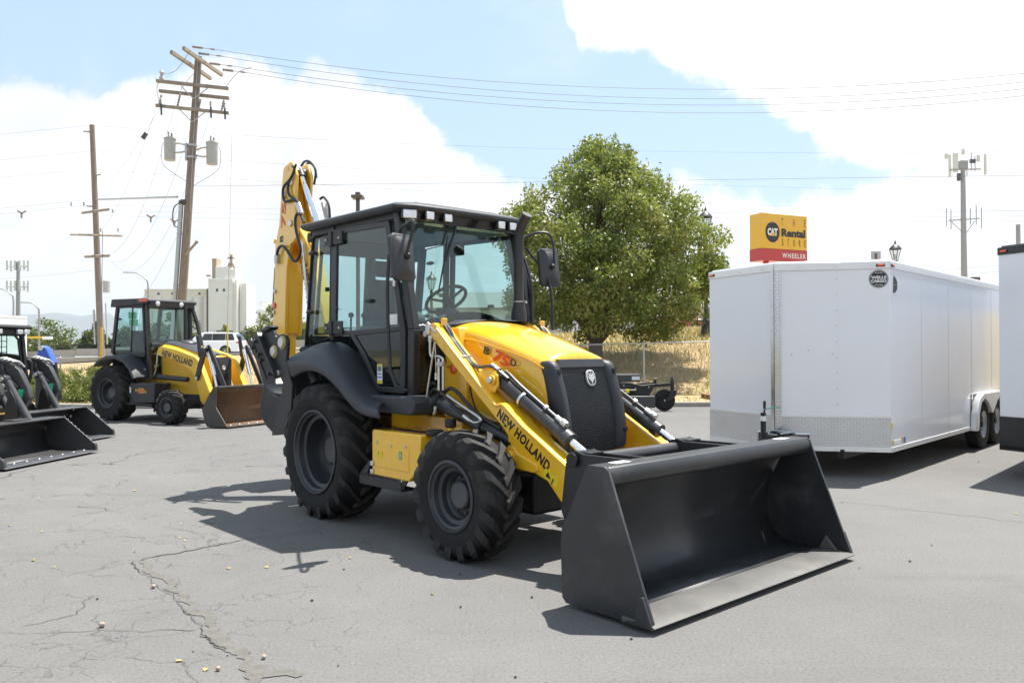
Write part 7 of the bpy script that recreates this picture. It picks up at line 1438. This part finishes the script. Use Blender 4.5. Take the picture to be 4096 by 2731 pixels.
MB().b2(-8, 24, 82, 90, 0, 5.6).obj('wall', 'house_white', HW); MB().prism([(81.2, 5.55), (81.2, 5.75), (86, 7.6), (90.6, 5.75), (90.6, 5.55)], -8.6, 24.6, 'x').obj('roof', 'roof_grey', HW)
for x in (-4, 0.5, 5, 9.5, 20.2): Wn = MB().b2(x - 1.15, x + 1.15, 81.94, 82.1, 3.4, 5.0).obj('window', 'roof_grey', HW); MB().b2(x - .04, x + .04, 81.90, 81.95, 3.4, 5.0).obj('mullion', 'house_white', Wn)
PC = thing('parked_car', 'silver car glimpsed through the leaves right of the tree trunk', 'car', (0, 0, 0), 0); PC.location = (6.2, 72, zroad(6.2)); 
MB().prism([(-2.2, .3), (-2.2, .8), (-1.6, .95), (-.9, 1.4), (.5, 1.4), (1.2, .95), (2.1, .8), (2.2, .3)], -.85, .85).obj('body', 'alloy', PC, .08)
for x in (-1.4, 1.4): MB().cyl((x, -.9, .32), (x, .9, .32), .32, n=18).obj('wheels', 'rubber', PC)
LB = thing('grey_shed', 'low grey building with flat roof seen through the cab door window', 'building', (0, 0, 0), 0)
MB().prism([(-13.5, 0), (-13.5, 3.0), (-9.4, 4.05), (-4.0, 4.05), (-4.0, 0)], 90, 96).obj('wall', 'hub_grey', LB); MB().prism([(-13.8, 3.0), (-9.4, 4.25), (-3.8, 4.25), (-3.8, 4.06), (-9.4, 4.06), (-13.8, 2.82)], 89.7, 96.3).obj('roof', 'roof_grey', LB)
tt_ = bush('far_tree', 'tiny conifer tops above the far end of the trailer roof', 70.7, 120, 5, 2.6, 6.1, 700, .35, [(.03, .05, .025), (.04, .06, .03)], 'tree', tall=True)
# mountains in the distance
mp = [(-.62, .048), (-.55, .0475), (-.50, .046), (-.46, .044), (-.43, .040), (-.40, .036), (-.37, .030), (-.34, .022), (-.30, .016), (-.25, .012), (-.2, .009), (0, .006), (.3, .006), (.62, .006)]
rows = []
for r_, f in ((7600, 0), (8200, .45), (8800, .8), (9400, 1.0), (10400, .35)):
    row = []
    for a in np.linspace(-.75, .7, 110):
        h = float(np.interp(a, [p[0] for p in mp], [p[1] for p in mp])) * 8500 * f
        h *= 1 + .10 * math.sin(a * 31 + f * 3) * math.sin(a * 77) + .05 * math.sin(a * 140 + f * 9)
        row.append((r_ * math.sin(a), r_ * math.cos(a), h - 20))
    rows.append(row)
struct(MB().loft(rows).obj('mountains', 'mountain_rock', ang=180))
# summer haze that fades the mountains
hz = bpy.data.materials.new('haze'); hz.use_nodes = True; t = NT(hz.node_tree); hz.node_tree.nodes.clear()
pv = t.n('ShaderNodeVolumePrincipled'); pv.inputs['Color'].default_value = (.80, .87, 1.0, 1); pv.inputs['Density'].default_value = HAZE; pv.inputs['Anisotropy'].default_value = .3
ho = t.n('ShaderNodeOutputMaterial'); t.nt.links.new(pv.outputs[0], ho.inputs['Volume']); MAT['haze'] = hz
if HAZE > 0: struct(MB().b2(-15000, 15000, -15000, 15000, -24, 620).obj('haze', 'haze', smooth=False), 'stuff')

# ================================================================ cracks and litter on the asphalt
ribbon('pavement_crack', [(-4.58, 7.34), (-4.45, 7.43), (-4.15, 7.39), (-3.67, 7.38), (-3.30, 7.44), (-2.84, 7.40), (-2.34, 7.39), (-1.92, 7.35), (-1.2, 7.3)], 0.0035, 0.0338, 'crack_fill', .02, .5, skip=.25)
ribbon('pavement_crack', [(-9.5, 11.75), (-6.62, 11.42), (-5.94, 11.36), (-5.30, 11.31), (-4.58, 11.25), (-3.83, 11.20), (-3.14, 11.18), (-2.2, 11.1)], 0.0028, 0.0375, 'crack_fill', .02, .5, skip=.15)
ribbon('pavement_crack', [(-2.80, 6.15), (-2.73, 6.28), (-2.57, 6.44), (-2.47, 6.56), (-2.36, 6.68), (-2.24, 6.84), (-2.03, 7.00), (-1.7, 7.2)], 0.0021, 0.0263, 'crack_fill', .02, .5, skip=.25)
ed = [(-2.80, 6.15), (-2.66, 5.92), (-2.49, 5.71), (-2.27, 5.41), (-2.11, 5.21), (-1.95, 4.97), (-1.76, 4.73), (-1.68, 4.55), (-1.55, 4.39), (-1.47, 4.32), (-1.38, 4.23), (-1.31, 4.10), (-1.26, 4.01), (-1.2, 3.8)]
ribbon('broken_edge', ed, .012, .11, 'crack_dirt', .025, .55, z=.004)
ribbon('pavement_crack', [(x - .035, y - .012) for x, y in ed], 0.0021, 0.0165, 'crack_fill', .02, .5, z=.008, skip=.3)
ribbon('broken_edge', [(-1.36, 4.12), (-1.28, 4.06), (-1.22, 3.96), (-1.10, 3.99), (-1.02, 3.97)], .03, .12, 'crack_dirt', .02, .5, z=.0045)
ribbon('pavement_crack', [(-3.3, 4.58), (-2.87, 4.60), (-2.46, 4.60), (-2.13, 4.61), (-1.79, 4.62)], 0.0010, 0.0090, 'crack_fill', .02, .5, skip=.3)
ribbon('pavement_crack', [(-4.41, 8.32), (-4.09, 8.22), (-3.98, 8.10), (-4.2, 7.8)], 0.0021, 0.0225, 'crack_fill', .02, .5, skip=.2)
ribbon('pavement_crack', [(-5.59, 11.39), (-5.62, 11.93), (-5.72, 12.53), (-5.4, 13.4)], 0.0021, 0.0225, 'crack_fill', .02, .5)
ribbon('pavement_crack', [(-6.35, 10.16), (-6.35, 10.40), (-6.47, 10.92), (-6.45, 11.41)], 0.0021, 0.0225, 'crack_fill', .02, .5)
ribbon('pavement_crack', [(-3.6, 3.6), (-3.1, 3.9), (-2.9, 4.2), (-2.95, 4.5), (-2.6, 4.9), (-2.7, 5.3)], 0.0010, 0.0083, 'crack_fill', .02, .5)
ribbon('pavement_crack', [(2.9, 8.6), (3.26, 8.39), (3.54, 8.28), (3.79, 8.01), (4.07, 7.82), (4.37, 7.61), (4.61, 7.40), (5.2, 6.95)], 0.0014, 0.0083, 'crack_fill', .02, .5, skip=.15)
LEAFP = [(-6.66, 11.57), (-6.60, 11.5), (-6.52, 11.54), (-6.3, 11.45), (-6.18, 11.41), (-5.97, 11.37), (-4.54, 7.40), (-4.18, 7.45), (-3.56, 7.42), (-3.02, 7.43), (-4.08, 7.14), (-4.03, 6.82), (-2.79, 6.90), (-2.71, 6.80), (-3.58, 6.15), (-3.41, 6.16), (-3.35, 5.97), (-2.03, 5.92), (-1.76, 5.93), (-2.01, 5.52), (-1.71, 4.16), (-1.51, 4.06), (-4.22, 9.21), (-5.21, 11.73), (-4.21, 11.28), (-3.92, 8.10), (-3.17, 8.01), (.64, 4.31), (4.52, 19.62), (-1.23, 6.18), (-.53, 5.28), (-.08, 5.07), (4.52, 9.79), (3.85, 8.86), (3.34, 8.37), (3.44, 7.54), (4.76, 7.77), (4.60, 7.40), (6.39, 11.27), (3.60, 9.40), (4.2, 17.5), (4.9, 18.2), (5.3, 15.5), (4.4, 20.6)]
lmes = []
for k in range(4):
    L_, wd = .05, .016 + .004 * k
    rows = [[(x, -wd * math.sin(math.pi * (x / L_)) ** .7 * .6 - .0004, .004 + .006 * math.sin(math.pi * x / L_) * (1 + k % 2)), (x, 0, .004 + .011 * math.sin(2.3 * x / L_ + k)), (x, wd * math.sin(math.pi * (x / L_)) ** .7 * .6 + .0004, .004 + .004 * math.sin(math.pi * x / L_))] for x in np.linspace(0.001, L_ - .001, 6)]
    lmes.append(MB().loft(rows).mesh('fallen_leaf', 'leaf_litter'))
def scatter(meshes, name, label, cat, group, P, smin, smax):
    for i, (x, y) in enumerate(P):
        o = bpy.data.objects.new(name, meshes[i % len(meshes)]); COL.objects.link(o); o.location = (x, y, .003); o.rotation_euler = (0, 0, random.uniform(0, 6.28)); s = random.uniform(smin, smax); o.scale = (s, s, s); tag(o, label, cat, group)
scatter(lmes, 'fallen_leaf', 'small dry yellow leaf fallen on the grey asphalt', 'leaf', 'dry yellow leaves on the asphalt', LEAFP[::2] + LEAFP[1:30:4], .45, .85)
cm = []
for k in range(3):
    q = MB().sphere((0, 0, .006), .014, 8, (1.3, 1, .7)); q.v = [(x + random.uniform(-.004, .004), y + random.uniform(-.004, .004), max(0, z + random.uniform(-.003, .003))) for x, y, z in q.v]; cm.append(q.mesh('clod', 'clod', False))
CLP = [(-1.21, 5.88), (-1.26, 5.51), (-1.26, 5.15), (-.83, 4.77), (-.37, 5.74), (-1.22, 4.59), (.12, 5.20), (.05, 5.24), (-.32, 5.01), (.19, 4.76), (-.87, 4.09), (.23, 4.28), (.01, 3.94), (-1.17, 4.38), (-1.64, 7.02), (3.25, 6.78), (3.33, 6.53), (4.43, 8.17), (2.92, 6.04), (5.18, 10.02), (2.47, 5.86), (4.29, 7.13), (-1.67, 4.29), (-1.59, 4.14), (-1.47, 4.23), (-2.36, 4.10), (-2.95, 6.40), (-3.01, 6.13), (-2.63, 5.20), (-1.79, 4.13), (.64, 4.45), (.9, 4.6)]
scatter(cm, 'dirt_clod', 'dark crumb of dirt lying on the grey asphalt', 'dirt clod', 'dirt crumbs on the asphalt', CLP[::2], .3, .6)
sm = []
for k in range(2): sm.append(MB().sphere((0, 0, .012), .014, 10, (1.15, 1, .85)).lathe([(.004, .010), (.012, .012), (.010, .02), (.003, .023)], 8, (.006, 0, .0), 'z').mesh('shell', 'snail'))
scatter(sm, 'snail_shell', 'tiny pale round shell near the broken pavement edge', 'shell', 'pale shells on the asphalt', [(-2.34, 4.68), (-1.27, 4.19), (-1.45, 4.04), (-2.38, 5.44)], .8, 1.2)
V2 = []
gr = np.c_[rng.uniform(-6, 8, 5200), rng.uniform(3.0, 16, 5200)]
gx_, gy_ = gr[:, 0], gr[:, 1]; sz = rng.uniform(.0015, .0045, len(gr)) * (.6 + gy_ / 9)
P4 = np.stack([np.c_[gx_ - sz, gy_ - sz * .7, 0 * sz + .001], np.c_[gx_ + sz, gy_ - sz * .5, 0 * sz + .001], np.c_[gx_ + sz * .2, gy_ + sz, 0 * sz + .001], np.c_[gx_, gy_, sz * 1.3 + .001]], 1).reshape(-1, 3)
k4 = np.arange(len(gr))[:, None] * 4; F4 = np.concatenate([k4 + [0, 1, 3], k4 + [1, 2, 3], k4 + [2, 0, 3]])
go = bpy.data.objects.new('grit', fast_mesh('grit', P4, F4, 'pebble')); COL.objects.link(go); struct(go, 'stuff')
